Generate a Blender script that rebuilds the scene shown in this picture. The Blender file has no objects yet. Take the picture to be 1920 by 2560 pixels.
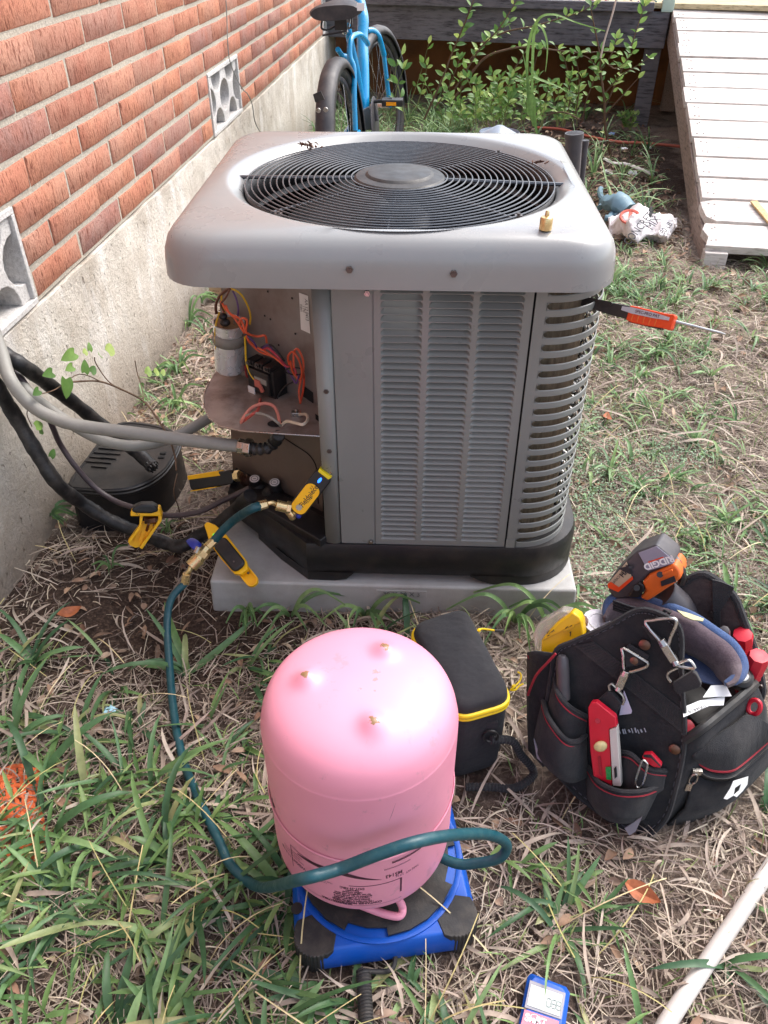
import bpy, bmesh, math, random
import numpy as np
from mathutils import Vector, Matrix, Quaternion, noise
random.seed(7); RNG = np.random.default_rng(7)
S = bpy.context.scene; C = S.collection
PI = math.pi; rad = math.radians
# ------------------------------------------------------------------ camera
CAM = Vector((0.031708, -1.205204, 1.210222))
PITCH, YAW, ROLL, FPX = 0.662323, 0.039872, -0.001238, 1989.58
FW = Vector((-math.sin(YAW)*math.cos(PITCH), math.cos(YAW)*math.cos(PITCH), -math.sin(PITCH)))
RT = Vector((math.cos(YAW), math.sin(YAW), 0)); UP = RT.cross(FW)
RT, UP = RT*math.cos(ROLL)+UP*math.sin(ROLL), -RT*math.sin(ROLL)+UP*math.cos(ROLL)
cd = bpy.data.cameras.new('camera'); cam = bpy.data.objects.new('camera', cd); C.objects.link(cam)
cam.matrix_world = Matrix(((RT.x, UP.x, -FW.x, CAM.x), (RT.y, UP.y, -FW.y, CAM.y), (RT.z, UP.z, -FW.z, CAM.z), (0, 0, 0, 1)))
cd.sensor_fit = 'VERTICAL'; cd.sensor_height = 36; cd.lens = 36*FPX/2560; cd.clip_start = .05; cd.clip_end = 500
S.camera = cam
# ------------------------------------------------------------------ light
SUN_EL, SUN_AZ = rad(54), rad(52)      # azimuth measured from +Y towards +X
w = bpy.data.worlds.new('World'); S.world = w; w.use_nodes = True
nt = w.node_tree; sky = nt.nodes.new('ShaderNodeTexSky'); sky.sky_type = 'NISHITA'
sky.sun_disc = False; sky.sun_elevation = SUN_EL; sky.sun_rotation = SUN_AZ
sky.air_density = 1.0; sky.dust_density = 4.0; sky.ozone_density = 1.0
bg = nt.nodes['Background']; bg.inputs['Strength'].default_value = .15
hs = nt.nodes.new('ShaderNodeHueSaturation'); hs.inputs['Saturation'].default_value = .62   # thin bright overcast
nt.links.new(sky.outputs[0], hs.inputs['Color']); nt.links.new(hs.outputs[0], bg.inputs['Color'])
sd = bpy.data.lights.new('sun', 'SUN'); so = bpy.data.objects.new('sun', sd); C.objects.link(so)
sd.energy = .75; sd.angle = rad(42); sd.color = (1, .985, .96)
sv = Vector((math.sin(SUN_AZ)*math.cos(SUN_EL), math.cos(SUN_AZ)*math.cos(SUN_EL), math.sin(SUN_EL)))
so.rotation_euler = sv.to_track_quat('Z', 'Y').to_euler()
S.view_settings.view_transform = 'Standard'; S.view_settings.look = 'None'
S.view_settings.exposure = 1.4; S.view_settings.gamma = 1; S.view_settings.use_curve_mapping = False

# ------------------------------------------------------------------ helpers
ZT = dict(d=(0, 0, 1.1573), c=(480, 660, .28933), l=(0, 640, .42194), v=(300, 1120, .36166), b=(1260, 1320, .39783),
          t=(620, 1520, .40989), k=(740, 0, .19289), s=(950, 0, .45208), r=(1480, 0, .31655), m=(1240, 2360, .13261),
          g=(1400, 300, .31344), h=(1400, 700, .3165), f=(0, 1700, .42194))
def ray(k, x, y):
    o = ZT[k]; px = o[0]+x*o[2]; py = o[1]+y*o[2]
    return FW + RT*((px-960)/FPX) - UP*((py-1280)/FPX)
def A(k, x, y, ax, val):                # the point of the place seen there, on the plane axis = val
    d = ray(k, x, y); t = (val-CAM[ax])/d[ax]; return CAM + d*t
def AP(k, x, y, P, N):
    d = ray(k, x, y); t = (Vector(P)-CAM).dot(Vector(N))/d.dot(Vector(N)); return CAM + d*t
def cr(pts, k=6, closed=False):         # Catmull-Rom through the points
    P = [Vector(p) for p in pts]; n = len(P); out = []
    rng_ = range(n) if closed else range(n-1)
    for i in rng_:
        if closed: a, b, c, d = P[(i-1) % n], P[i], P[(i+1) % n], P[(i+2) % n]
        else: a, b, c, d = P[max(i-1, 0)], P[i], P[i+1], P[min(i+2, n-1)]
        for j in range(k):
            t = j/k
            out.append(.5*((2*b)+(c-a)*t+(2*a-5*b+4*c-d)*t*t+(3*b-a-3*c+d)*t**3))
    if not closed: out.append(P[-1])
    return out
def frame(z, x=None):
    z = Vector(z).normalized(); x = Vector(x) if x is not None else (Vector((0, 0, 1)) if abs(z.z) < .9 else Vector((1, 0, 0)))
    x = (x-z*x.dot(z)).normalized(); y = z.cross(x); return x, y, z
def mtx(O, X, Y, Z):
    return Matrix(((X[0], Y[0], Z[0], O[0]), (X[1], Y[1], Z[1], O[1]), (X[2], Y[2], Z[2], O[2]), (0, 0, 0, 1)))
class MB:
    def __init__(s): s.v = []; s.f = []
    def add(s, vs, fs, M=None):
        b = len(s.v); s.v += [tuple(M @ Vector(v)) if M else tuple(v) for v in vs]
        s.f += [tuple(i+b for i in f) for f in fs]; return s
    def box(s, c, d, M=None):
        x, y, z = d[0]/2, d[1]/2, d[2]/2; c = Vector(c)
        vs = [c+Vector((a*x, b_*y, e*z)) for a in (-1, 1) for b_ in (-1, 1) for e in (-1, 1)]
        return s.add(vs, [(0, 1, 3, 2), (4, 6, 7, 5), (0, 4, 5, 1), (2, 3, 7, 6), (0, 2, 6, 4), (1, 5, 7, 3)], M)
    def cyl(s, p0, p1, r0, r1=None, n=16, M=None):
        return s.tube([p0, p1], [r0, r0 if r1 is None else r1], n, M)
    def tube(s, pts, r, n=8, M=None, flat=None, xref=None, cap=True):
        P = [Vector(p) for p in pts]; m = len(P); R = r if isinstance(r, (list, tuple)) else [r]*m
        vs = []; X = None
        for i in range(m):
            t = (P[min(i+1, m-1)]-P[max(i-1, 0)])
            if t.length < 1e-9: t = Vector((0, 0, 1))
            t.normalize()
            if X is None: X, _, _ = frame(t, xref)
            else:
                X = X - t*X.dot(t)
                X.normalize()
            Y = t.cross(X)
            for j in range(n):
                a = 2*PI*(j+.5)/n; fx = 1 if flat is None else flat
                vs.append(P[i]+X*math.cos(a)*R[i]*fx+Y*math.sin(a)*R[i])
        fs = [(i*n+j, i*n+(j+1) % n, (i+1)*n+(j+1) % n, (i+1)*n+j) for i in range(m-1) for j in range(n)]
        if cap: fs += [tuple(range(n))[::-1], tuple(range((m-1)*n, m*n))]
        return s.add(vs, fs, M)
    def ring(s, pts, r, n=6, M=None, flat=None):     # closed tube
        P = [Vector(p) for p in pts]; m = len(P); nrm = Vector((0, 0, 0))
        for i in range(m): nrm += (P[i]-P[0]).cross(P[(i+1) % m]-P[0])
        nrm.normalize(); vs = []
        for i in range(m):
            t = (P[(i+1) % m]-P[i-1]).normalized(); X = t.cross(nrm).normalized(); Y = X.cross(t)
            for j in range(n):
                a = 2*PI*j/n; vs.append(P[i]+X*math.cos(a)*r*(flat or 1)+Y*math.sin(a)*r)
        fs = [(i*n+j, i*n+(j+1) % n, ((i+1) % m)*n+(j+1) % n, ((i+1) % m)*n+j) for i in range(m) for j in range(n)]
        return s.add(vs, fs, M)
    def lathe(s, prof, n=32, M=None, cap=True):
        m = len(prof); vs = [(r*math.cos(2*PI*j/n), r*math.sin(2*PI*j/n), z) for r, z in prof for j in range(n)]
        fs = [(i*n+j, i*n+(j+1) % n, (i+1)*n+(j+1) % n, (i+1)*n+j) for i in range(m-1) for j in range(n)]
        if cap: fs += [tuple(range(n))[::-1], tuple(range((m-1)*n, m*n))]
        return s.add(vs, fs, M)
    def loft(s, rings, capa=True, capb=True, closed=True):
        n = len(rings[0]); m = len(rings); vs = [p for r in rings for p in r]; q = n if closed else n-1
        fs = [(i*n+j, i*n+(j+1) % n, (i+1)*n+(j+1) % n, (i+1)*n+j) for i in range(m-1) for j in range(q)]
        if capa: fs.append(tuple(range(n))[::-1])
        if capb: fs.append(tuple(range((m-1)*n, m*n)))
        return s.add(vs, fs)
    def prism(s, poly, d, M=None):          # poly in the xy plane, extruded from z=0 to z=d
        n = len(poly); vs = [(x, y, 0) for x, y in poly]+[(x, y, d) for x, y in poly]
        fs = [tuple(range(n))[::-1], tuple(range(n, 2*n))]+[(i, (i+1) % n, n+(i+1) % n, n+i) for i in range(n)]
        return s.add(vs, fs, M)
    def slab(s, P, th, N):                  # polygon of 3D points given thickness along N
        N = Vector(N).normalized(); P = [Vector(p) for p in P]; n = len(P)
        vs = P+[p+N*th for p in P]
        fs = [tuple(range(n))[::-1], tuple(range(n, 2*n))]+[(i, (i+1) % n, n+(i+1) % n, n+i) for i in range(n)]
        return s.add(vs, fs)
    def ball(s, c, r, n=12, M=None):
        r = (r, r, r) if not isinstance(r, (tuple, list)) else r; m = n//2; vs = []; c = Vector(c)
        for i in range(m+1):
            a = PI*i/m
            for j in range(n):
                b = 2*PI*j/n; vs.append(c+Vector((r[0]*math.sin(a)*math.cos(b), r[1]*math.sin(a)*math.sin(b), r[2]*math.cos(a))))
        fs = [(i*n+j, (i+1)*n+j, (i+1)*n+(j+1) % n, i*n+(j+1) % n) for i in range(m) for j in range(n)]
        return s.add(vs, fs, M)
def link(o, parent=None, world=True):
    C.objects.link(o)
    if parent is not None:
        o.parent = parent
        if world: o.matrix_parent_inverse = Matrix.LocRotScale(parent.location, parent.rotation_euler, None).inverted()
    return o
def obj(name, mb, m, parent=None, smooth=True, ang=38, bevel=0, seg=2, label=None, kind=None, world=True, thick=0):
    me = bpy.data.meshes.new(name)
    me.from_pydata([tuple(v) for v in mb.v], [], mb.f); me.validate(); me.update()
    bm = bmesh.new(); bm.from_mesh(me); bmesh.ops.recalc_face_normals(bm, faces=bm.faces); bm.to_mesh(me); bm.free()
    if smooth:
        me.shade_smooth(); me.set_sharp_from_angle(angle=rad(ang))
    me.materials.append(m); o = bpy.data.objects.new(name, me); link(o, parent, world)
    if thick:
        q = o.modifiers.new('solid', 'SOLIDIFY'); q.thickness = thick; q.offset = 0
    if bevel:
        q = o.modifiers.new('bevel', 'BEVEL'); q.width = bevel; q.segments = seg; q.limit_method = 'ANGLE'; q.angle_limit = rad(35); q.harden_normals = True
    if label: o['label'] = label
    if kind: o['kind'] = kind
    return o
def thing(name, label, cat, loc=(0, 0, 0), rz=0, group=None):
    o = bpy.data.objects.new(name, None); C.objects.link(o); o.location = loc; o.rotation_euler = (0, 0, rz); o.empty_display_size = .05
    return tag(o, label, cat, group)
def tag(o, label, cat, group=None):
    o['label'] = label; o['category'] = cat
    if group: o['group'] = group
    return o
def dup(o, loc=None, rz=None, label=None):
    r = o.copy(); C.objects.link(r)
    if loc is not None: r.location = loc
    if rz is not None: r.rotation_euler.z = rz
    if label: r['label'] = label
    for ch in list(o.children):
        c = ch.copy(); C.objects.link(c); c.parent = r
        for g in ch.children:
            e = g.copy(); C.objects.link(e); e.parent = c
    return r
def share(o, M, parent):                 # another object on the same mesh
    c = o.copy(); C.objects.link(c); c.parent = parent; c.matrix_parent_inverse = o.matrix_parent_inverse; c.matrix_basis = M; return c
def text(body, size, O, X, Y, m, parent, name='lettering', bend=None, ext=0, align='CENTER', sx=1.0, bold=0.0, world=True):
    cu = bpy.data.curves.new(name, 'FONT'); cu.body = body; cu.size = size; cu.align_x = align; cu.align_y = 'CENTER'; cu.extrude = ext; cu.offset = bold; cu.resolution_u = 3
    t = bpy.data.objects.new(name, cu); C.objects.link(t); bpy.context.view_layer.update()
    me = bpy.data.meshes.new_from_object(t.evaluated_get(bpy.context.evaluated_depsgraph_get())); bpy.data.objects.remove(t)
    X = Vector(X).normalized(); Y = Vector(Y); Y = (Y-X*Y.dot(X)).normalized(); Z = X.cross(Y); M = mtx(O, X, Y, Z)
    for v in me.vertices:
        p = v.co.copy(); p.x *= sx; v.co = bend(p) if bend else M @ p
    me.materials.clear(); me.materials.append(m); o = bpy.data.objects.new(name, me); link(o, parent, world); return o
# ------------------------------------------------------------------ materials
def hexc(h, k=1.0):
    c = [int(h[i:i+2], 16)/255 for i in (0, 2, 4)]
    return tuple(k*(x/12.92 if x <= .04045 else ((x+.055)/1.055)**2.4) for x in c)+(1,)
class NT:
    def __init__(s, name):
        s.m = bpy.data.materials.new(name); s.m.use_nodes = True; s.t = s.m.node_tree; s.b = s.t.nodes['Principled BSDF']
    def n(s, typ, **kw):
        q = s.t.nodes.new(typ)
        for k, v in kw.items():
            if k in q.inputs.keys() if isinstance(k, str) else False: s.set(q.inputs[k], v)
            else: setattr(q, k, v)
        return q
    def set(s, sock, v):
        if hasattr(v, 'is_output') or isinstance(v, bpy.types.NodeSocket): s.t.links.new(v, sock)
        else: sock.default_value = v
    def pos(s, obj_=False): return s.n('ShaderNodeTexCoord').outputs['Object'] if obj_ else s.n('ShaderNodeNewGeometry').outputs['Position']
    def vec(s, v, sc): q = s.n('ShaderNodeMapping'); s.set(q.inputs['Vector'], v); q.inputs['Scale'].default_value = sc; return q.outputs[0]
    def noise(s, v, scale, detail=4, rough=.55, out=0):
        q = s.n('ShaderNodeTexNoise'); s.set(q.inputs['Vector'], v); q.inputs['Scale'].default_value = scale; q.inputs['Detail'].default_value = detail; q.inputs['Roughness'].default_value = rough; return q.outputs[out]
    def ramp(s, f, stops):
        q = s.n('ShaderNodeValToRGB'); s.set(q.inputs[0], f); e = q.color_ramp.elements
        while len(e) < len(stops): e.new(.5)
        for i, (p, c) in enumerate(stops):
            e[i].position = p; e[i].color = c if isinstance(c, tuple) else (c, c, c, 1)
        return q.outputs[0]
    def mix(s, f, a, b, mode='MIX'):
        q = s.n('ShaderNodeMix'); q.data_type = 'RGBA'; q.blend_type = mode; s.set(q.inputs[0], f); s.set(q.inputs[6], a); s.set(q.inputs[7], b); return q.outputs[2]
    def math(s, op, a, b=0.0, c=None):
        q = s.n('ShaderNodeMath'); q.operation = op; s.set(q.inputs[0], a); s.set(q.inputs[1], b)
        if c is not None: s.set(q.inputs[2], c)
        return q.outputs[0]
    def bump(s, h, dist=.001, st=1.0, prev=None):
        q = s.n('ShaderNodeBump'); s.set(q.inputs['Height'], h); q.inputs['Distance'].default_value = dist; q.inputs['Strength'].default_value = st
        if prev: s.set(q.inputs['Normal'], prev)
        s.t.links.new(q.outputs[0], s.b.inputs['Normal']); return q.outputs[0]
    def out(s, **kw):
        for k, v in kw.items(): s.set(s.b.inputs[k.replace('_', ' ')], v)
        return s.m
def mat(name, col, rough=.5, metal=0, var=.12, vs=9, dirt=None, da=.35, ds=6, bump=0, bs=300, coat=0, wear=None, spec=.5):
    k = NT(name); p = k.pos(); n1 = k.noise(p, vs, 5)
    c = k.mix(1.0, col, k.ramp(n1, [(.3, 1-var), (.7, 1+var*.5)]), 'MULTIPLY')
    if dirt: c = k.mix(k.math('MULTIPLY', k.ramp(k.noise(p, ds, 8, .65), [(.45, 0.), (.75, 1.)]), da), c, dirt)
    if wear: c = k.mix(k.ramp(k.noise(p, 90, 3, .7), [(.68, 0.), (.74, 1.)]), c, wear)
    rr = k.ramp(k.noise(p, vs*3, 4), [(.3, max(rough-.08, .02)), (.7, min(rough+.1, 1))])
    if bump: k.bump(k.noise(p, bs, 3), bump)
    return k.out(Base_Color=c, Roughness=rr, Metallic=metal, Coat_Weight=coat, Coat_Roughness=.15, Specular_IOR_Level=spec)
def flat(name, col, rough=.6, metal=0): k = NT(name); return k.out(Base_Color=col, Roughness=rough, Metallic=metal)
def fabric(name, col, sc=900, rough=.85, bump=.0006, dust=(.2, .17, .15, 1), da=.12):
    k = NT(name); p = k.pos(); wv = k.n('ShaderNodeTexVoronoi'); k.set(wv.inputs['Vector'], p); wv.inputs['Scale'].default_value = sc
    c = k.mix(.6, col, k.ramp(wv.outputs['Distance'], [(0., 1.35), (.9, .6)]), 'MULTIPLY')
    c = k.mix(k.math('MULTIPLY', k.ramp(k.noise(p, 14, 7, .7), [(.45, 0.), (.72, 1.)]), da), c, dust)
    b1 = k.bump(k.noise(p, 16, 3, .5), .014, .6); k.bump(wv.outputs['Distance'], bump, 1.0, b1); return k.out(Base_Color=c, Roughness=rough, Sheen_Weight=.08)
def island(name, cols, rough=.6, trans=0., spots=None, bump=0):      # every loose piece its own tint
    k = NT(name); r = k.n('ShaderNodeNewGeometry').outputs['Random Per Island']
    c = k.ramp(r, [(i/(len(cols)-1) if len(cols) > 1 else 0, q) for i, q in enumerate(cols)])
    p = k.pos(); c = k.mix(1.0, c, k.ramp(k.noise(p, 60, 4), [(.3, .75), (.7, 1.15)]), 'MULTIPLY')
    if trans:
        t = k.n('ShaderNodeBsdfTranslucent'); k.set(t.inputs[0], c); mx = k.n('ShaderNodeMixShader'); mx.inputs[0].default_value = trans
        o = k.t.nodes['Material Output']; k.t.links.new(k.b.outputs[0], mx.inputs[1]); k.t.links.new(t.outputs[0], mx.inputs[2]); k.t.links.new(mx.outputs[0], o.inputs[0])
    return k.out(Base_Color=c, Roughness=rough, Specular_IOR_Level=.4)
M = {}
M['unit'] = mat('unit_paint', hexc('8c8e8b', .82), .34, 0, .06, 5, dirt=hexc('6d6058'), da=.22, ds=3.5, bump=.00012, bs=700, coat=.08)
M['unit_top'] = mat('unit_top_paint', hexc('999b9b', .82), .3, 0, .05, 4, dirt=hexc('8a7c78'), da=.3, ds=2.6, bump=.00008, bs=600, coat=.5)
M['unit_in'] = mat('control_panel_metal', hexc('958c88', .85), .42, .25, .15, 7, dirt=hexc('5c4236'), da=.75, ds=7, bump=.0001, bs=500)
M['shelf'] = mat('tray_metal', hexc('a2958d', .9), .38, .2, .18, 9, dirt=hexc('4b2c1c'), da=.9, ds=13, bump=.0003, bs=260)
M['service'] = mat('service_panel_paint', hexc('857467', .8), .42, .1, .2, 8, dirt=hexc('3c2c24'), da=.7, ds=8)
M['blackpl'] = mat('black_plastic', hexc('242427', .7), .42, 0, .2, 12, dirt=hexc('6b5d50'), da=.2, ds=16, bump=.0003, bs=400)
M['rubber'] = mat('black_rubber', hexc('2a2a2c', .8), .6, 0, .2, 20, dirt=hexc('70665a'), da=.35, ds=22, bump=.0004, bs=350)
M['foam'] = mat('pipe_insulation', hexc('1e1e22', .5), .5, 0, .25, 14, dirt=hexc('6a625c'), da=.4, ds=30, bump=.0006, bs=160)
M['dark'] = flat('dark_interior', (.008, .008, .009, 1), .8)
M['grille'] = mat('grille_wire_paint', hexc('6a6c70', .8), .28, .4, .15, 30)
M['hub'] = mat('motor_cap_plastic', hexc('3a3c3f', .45), .45, 0, .15, 16, dirt=hexc('77706a'), da=.25, ds=14)
M['steel'] = mat('steel', hexc('b9b6b2'), .28, 1, .15, 30)
M['can'] = mat('capacitor_aluminium', hexc('e4e4e4'), .26, .55, .08, 15, dirt=hexc('a89c8c'), da=.2, ds=14)
M['screw'] = mat('screw_metal', hexc('6b6462'), .4, .9, .2, 60)
M['brass'] = mat('brass', hexc('e8cc96'), .3, .9, .1, 50, dirt=hexc('8b6d40'), da=.25, ds=40)
M['copper'] = mat('copper_fitting', hexc('7a5e52'), .4, 1, .3, 50)
M['pad'] = mat('pad_plastic', hexc('b2b2b0', .95), .55, 0, .08, 6, dirt=hexc('6a625a'), da=.5, ds=9, bump=.0004, bs=260)
M['coil'] = None
M['yellow'] = mat('yellow_plastic', hexc('ffc010', 1.0), .4, 0, .05, 15, dirt=hexc('a87414'), da=.12, ds=25)
M['orange'] = mat('orange_plastic', hexc('f04a10', .85), .42, 0, .06, 15)
M['dorange'] = mat('drill_orange', hexc('ee7028', .85), .45, 0, .08, 15, dirt=hexc('5a3a20'), da=.25, ds=25)
M['darkgrey'] = mat('dark_grey_plastic', hexc('4c494f', .75), .42, 0, .1, 15, dirt=hexc('80776d'), da=.2, ds=20)
M['tealhose'] = mat('teal_hose', hexc('16606e', .5), .42, 0, .1, 30, dirt=hexc('5c7a74'), da=.22, ds=70)
M['pink'] = None
M['blue'] = mat('scale_blue_plastic', hexc('0058c4', .8), .42, 0, .06, 9, dirt=hexc('27406f'), da=.2, ds=18, bump=.0001, bs=900)
M['bluevalve'] = mat('blue_handle_vinyl', hexc('1b2f9a', .8), .3)
M['bikeblue'] = mat('bike_blue_paint', hexc('13a0dd', .85), .25, 0, .05, 6, coat=.5, dirt=hexc('4a6a70'), da=.15)
M['tyre'] = mat('fender_black', hexc('38373c', .7), .5, 0, .15, 9, dirt=hexc('7a7068'), da=.35, ds=9)
M['red'] = mat('red_plastic', hexc('d81f38', .85), .4, 0, .08, 20)
M['white'] = flat('white_label', (.72, .71, .7, 1), .5)
M['paper'] = flat('white_paper', (.8, .8, .8, 1), .8)
M['ink'] = flat('black_ink', (.02, .02, .025, 1), .5)
M['inkpink'] = flat('dark_maroon_ink', (.06, .012, .03, 1), .5)
M['bagfab'] = fabric('bag_nylon', hexc('1c1e28', .5))
M['webbing'] = fabric('black_webbing', hexc('2a2b31', .6), 700, .8, .0008)
M['casefab'] = fabric('case_fabric', hexc('1e202b', .5), 1100, .8, .0005, da=.06)
M['bagbrown'] = fabric('bag_lining', hexc('4b3b3b', .8), 500, .9, .0003, dust=(.25, .2, .18, 1), da=.35)
M['bluefab'] = fabric('blue_fabric', hexc('46608f', .8), 800, .9)
M['navyfab'] = fabric('navy_fabric', hexc('24375f', .8), 900, .9)
M['maroonfab'] = fabric('faded_brown_suede', hexc('594a52', .9), 400, .95, .0003, dust=(.35, .3, .3, 1), da=.3)
M['ziplow'] = mat('yellow_zip', hexc('f2cf1a', .9), .5, 0, .08, 40)
M['redpipe'] = fabric('red_piping', hexc('a5142c', .85), 900, .8)
M['clear'] = NT('clear_plastic').out(Base_Color=(.85, .82, .76, 1), Roughness=.15, Transmission_Weight=.75, Alpha=1.0, IOR=1.35)
M['pvc'] = mat('white_pvc', hexc('d2ccc6', .88), .45, 0, .08, 12, dirt=hexc('968c82'), da=.4, ds=18)
M['conduit'] = mat('grey_conduit', hexc('9a9891', .82), .55, 0, .1, 12, dirt=hexc('6c6459'), da=.5, ds=14, bump=.0003, bs=200)
def wood(name, c1, c2, sc, rough=.85, ax=0, bumpd=.0012):
    k = NT(name); p = k.pos(True); n = k.noise(k.vec(p, sc), 9, 8, .65)
    c = k.ramp(n, [(.28, c2), (.5, c1), (.72, tuple(min(1, x*1.12) for x in c1[:3])+(1,))])
    c = k.mix(k.ramp(k.noise(p, 5, 6, .7), [(.5, 0.), (.8, .55)]), c, c2); k.bump(n, bumpd)
    return k.out(Base_Color=c, Roughness=rough)
M['rampwood'] = wood('ramp_board_wood', hexc('ded6cf', .85), hexc('9a8d84'), (1, 14, 14))
M['rampside'] = wood('ramp_stringer_wood', hexc('a08e82', .9), hexc('55473e'), (14, .8, 14))
M['deckwood'] = wood('weathered_black_wood', hexc('77757a', .8), hexc('1f1f21'), (.35, 5, 9), bumpd=.003)
M['deckfloor'] = wood('deck_floor_wood', hexc('c9b994', .9), hexc('7a6c50'), (1.5, 12, 12))
# ================================================================== GROUND
WX, WY = -0.836114, -0.053263            # house wall: distance and turn
NW = Vector((math.cos(WY), math.sin(WY), 0)); TW = Vector((-math.sin(WY), math.cos(WY), 0))
def wallx(x, y): return x*NW.x+y*NW.y-WX  # > 0 in the yard
def gh(x, y):
    return .006*np.sin(7*x+1.3)*np.cos(6*y)+.004*np.sin(15*x+11*y)+.003*np.sin(31*x-23*y+2)-.004
def sheet(name, xs, ys, hf, m, **kw):
    X, Y = np.meshgrid(xs, ys, indexing='ij'); Z = hf(X, Y); n, k = X.shape
    b = MB(); b.v = list(zip(X.ravel().tolist(), Y.ravel().tolist(), Z.ravel().tolist()))
    b.f = [(i*k+j, (i+1)*k+j, (i+1)*k+j+1, i*k+j+1) for i in range(n-1) for j in range(k-1)]
    return obj(name, b, m, **kw)
k = NT('yard_soil'); p = k.pos(); n1 = k.noise(p, 7, 8, .65); n2 = k.noise(p, 130, 5, .7)
soil = k.ramp(n2, [(.25, hexc('1d1614')), (.5, hexc('41342d')), (.75, hexc('6d5a4c'))])
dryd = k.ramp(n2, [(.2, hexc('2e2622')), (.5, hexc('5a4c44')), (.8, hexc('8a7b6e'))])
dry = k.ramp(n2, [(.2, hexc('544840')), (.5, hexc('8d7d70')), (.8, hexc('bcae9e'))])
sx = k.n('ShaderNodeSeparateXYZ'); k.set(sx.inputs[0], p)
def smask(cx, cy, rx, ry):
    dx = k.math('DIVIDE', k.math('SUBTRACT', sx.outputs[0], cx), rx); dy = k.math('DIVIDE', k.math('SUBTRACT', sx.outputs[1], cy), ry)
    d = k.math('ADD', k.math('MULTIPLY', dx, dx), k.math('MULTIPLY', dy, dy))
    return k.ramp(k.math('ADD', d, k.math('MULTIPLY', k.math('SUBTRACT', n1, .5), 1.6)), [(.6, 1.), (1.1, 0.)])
dry = k.mix(smask(-.3, -.7, .85, .9), dry, dryd)   # foreground thatch darkened: dark soil and shadow put into the colour; drier, paler outside
f = k.math('MAXIMUM', smask(-.6, .02, .38, .3), smask(-.3, -.1, .45, .12)); f = k.math('MAXIMUM', f, smask(.95, 3.6, .7, 1.1))
f = k.math('MAXIMUM', f, k.ramp(n1, [(.5, 0.), (.68, .8)]))
hsum = k.math('ADD', n2, k.math('MULTIPLY', n1, 3))
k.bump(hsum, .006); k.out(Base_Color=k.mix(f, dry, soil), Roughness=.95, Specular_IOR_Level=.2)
xs = np.concatenate([[-40, -15, -6, -3], np.arange(-1.2, 2.6, .045), [3, 4, 6, 10, 20, 40]])
ys = np.concatenate([[-40, -15, -6, -3], np.arange(-1.5, 6.5, .05), [7, 8, 10, 15, 25, 60]])
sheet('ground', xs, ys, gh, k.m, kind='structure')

# ================================================================== HOUSE WALL
k = NT('red_brick'); p = k.pos(); oi = k.n('ShaderNodeObjectInfo').outputs['Random']; isl = k.n('ShaderNodeNewGeometry').outputs['Random Per Island']
rnd = k.math('FRACT', k.math('ADD', k.math('MULTIPLY', oi, 7.31), isl))
base = k.ramp(rnd, [(0, hexc('c67d60')), (.22, hexc('d08a68')), (.42, hexc('c0806a')), (.6, hexc('b87a62')), (.76, hexc('cc8f74')), (.88, hexc('a4766c')), (1, hexc('9a716b'))])
big = k.noise(p, 11, 3); base = k.mix(k.ramp(big, [(.4, 0.), (.75, .7)]), base, hexc('b05a42'))
base = k.mix(k.ramp(k.noise(p, 6, 2), [(.45, .1), (.8, .65)]), base, hexc('c09a88')); base = k.mix(.22, base, hexc('9c8478'))
st = k.noise(k.vec(p, (1, 1, .22)), 150, 4, .6); st2 = k.noise(k.vec(p, (1, 1, .3)), 420, 3, .6)
base = k.mix(k.ramp(st, [(.32, .9), (.46, 0.)]), base, hexc('6b382c'))
base = k.mix(k.ramp(st2, [(.34, .75), (.46, 0.)]), base, hexc('7a4436'))
base = k.mix(k.ramp(k.noise(p, 260, 3, .6), [(.66, 0.), (.74, .7)]), base, hexc('d8a488'))
k.bump(k.math('ADD', st, k.math('MULTIPLY', st2, .6)), .0045); M['brick'] = k.out(Base_Color=base, Roughness=.88, Specular_IOR_Level=.2)
k = NT('mortar'); p = k.pos(); n1 = k.noise(p, 160, 6, .7)
c = k.ramp(n1, [(.3, hexc('9a9184')), (.6, hexc('c4bbab')), (.8, hexc('dcd4c5'))])
c = k.mix(k.ramp(k.noise(p, 4, 5), [(.48, 0.), (.75, .5)]), c, hexc('b0aaa0')); k.bump(n1, .004); M['mortar'] = k.out(Base_Color=c, Roughness=.95)
k = NT('foundation_stucco'); p = k.pos(); n1 = k.noise(p, 5, 8, .62); n2 = k.noise(p, 120, 6, .7); n3 = k.noise(k.vec(p, (1, 1, .35)), 9, 6, .6)
c = k.ramp(n2, [(.3, hexc('c6bdb0')), (.7, hexc('e2dbd0'))])
c = k.mix(k.ramp(n1, [(.42, 0.), (.68, .85)]), c, hexc('a89b8b')); c = k.mix(k.ramp(n3, [(.52, 0.), (.75, .7)]), c, hexc('f0eeeb'))
sz = k.n('ShaderNodeSeparateXYZ'); k.set(sz.inputs[0], p)
low = k.ramp(k.math('ADD', sz.outputs[2], k.math('MULTIPLY', k.math('SUBTRACT', n1, .5), .35)), [(.03, .85), (.28, 0.)])
c = k.mix(low, c, hexc('77695c')); pit = k.ramp(k.noise(k.vec(p, (1, 1, .6)), 75, 4, .6), [(.27, 1.), (.36, 0.)])
c = k.mix(k.math('MULTIPLY', pit, .7), c, hexc('6e5c4c'))
k.bump(k.math('ADD', n2, k.math('ADD', k.math('MULTIPLY', n1, 4), k.math('MULTIPLY', pit, -1.2))), .005); M['stucco'] = k.out(Base_Color=c, Roughness=.93)
k = NT('vent_block_cement'); p = k.pos(); n2 = k.noise(p, 150, 6, .7); c = k.ramp(n2, [(.3, hexc('b4b0ac')), (.7, hexc('dedbd8'))])
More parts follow.
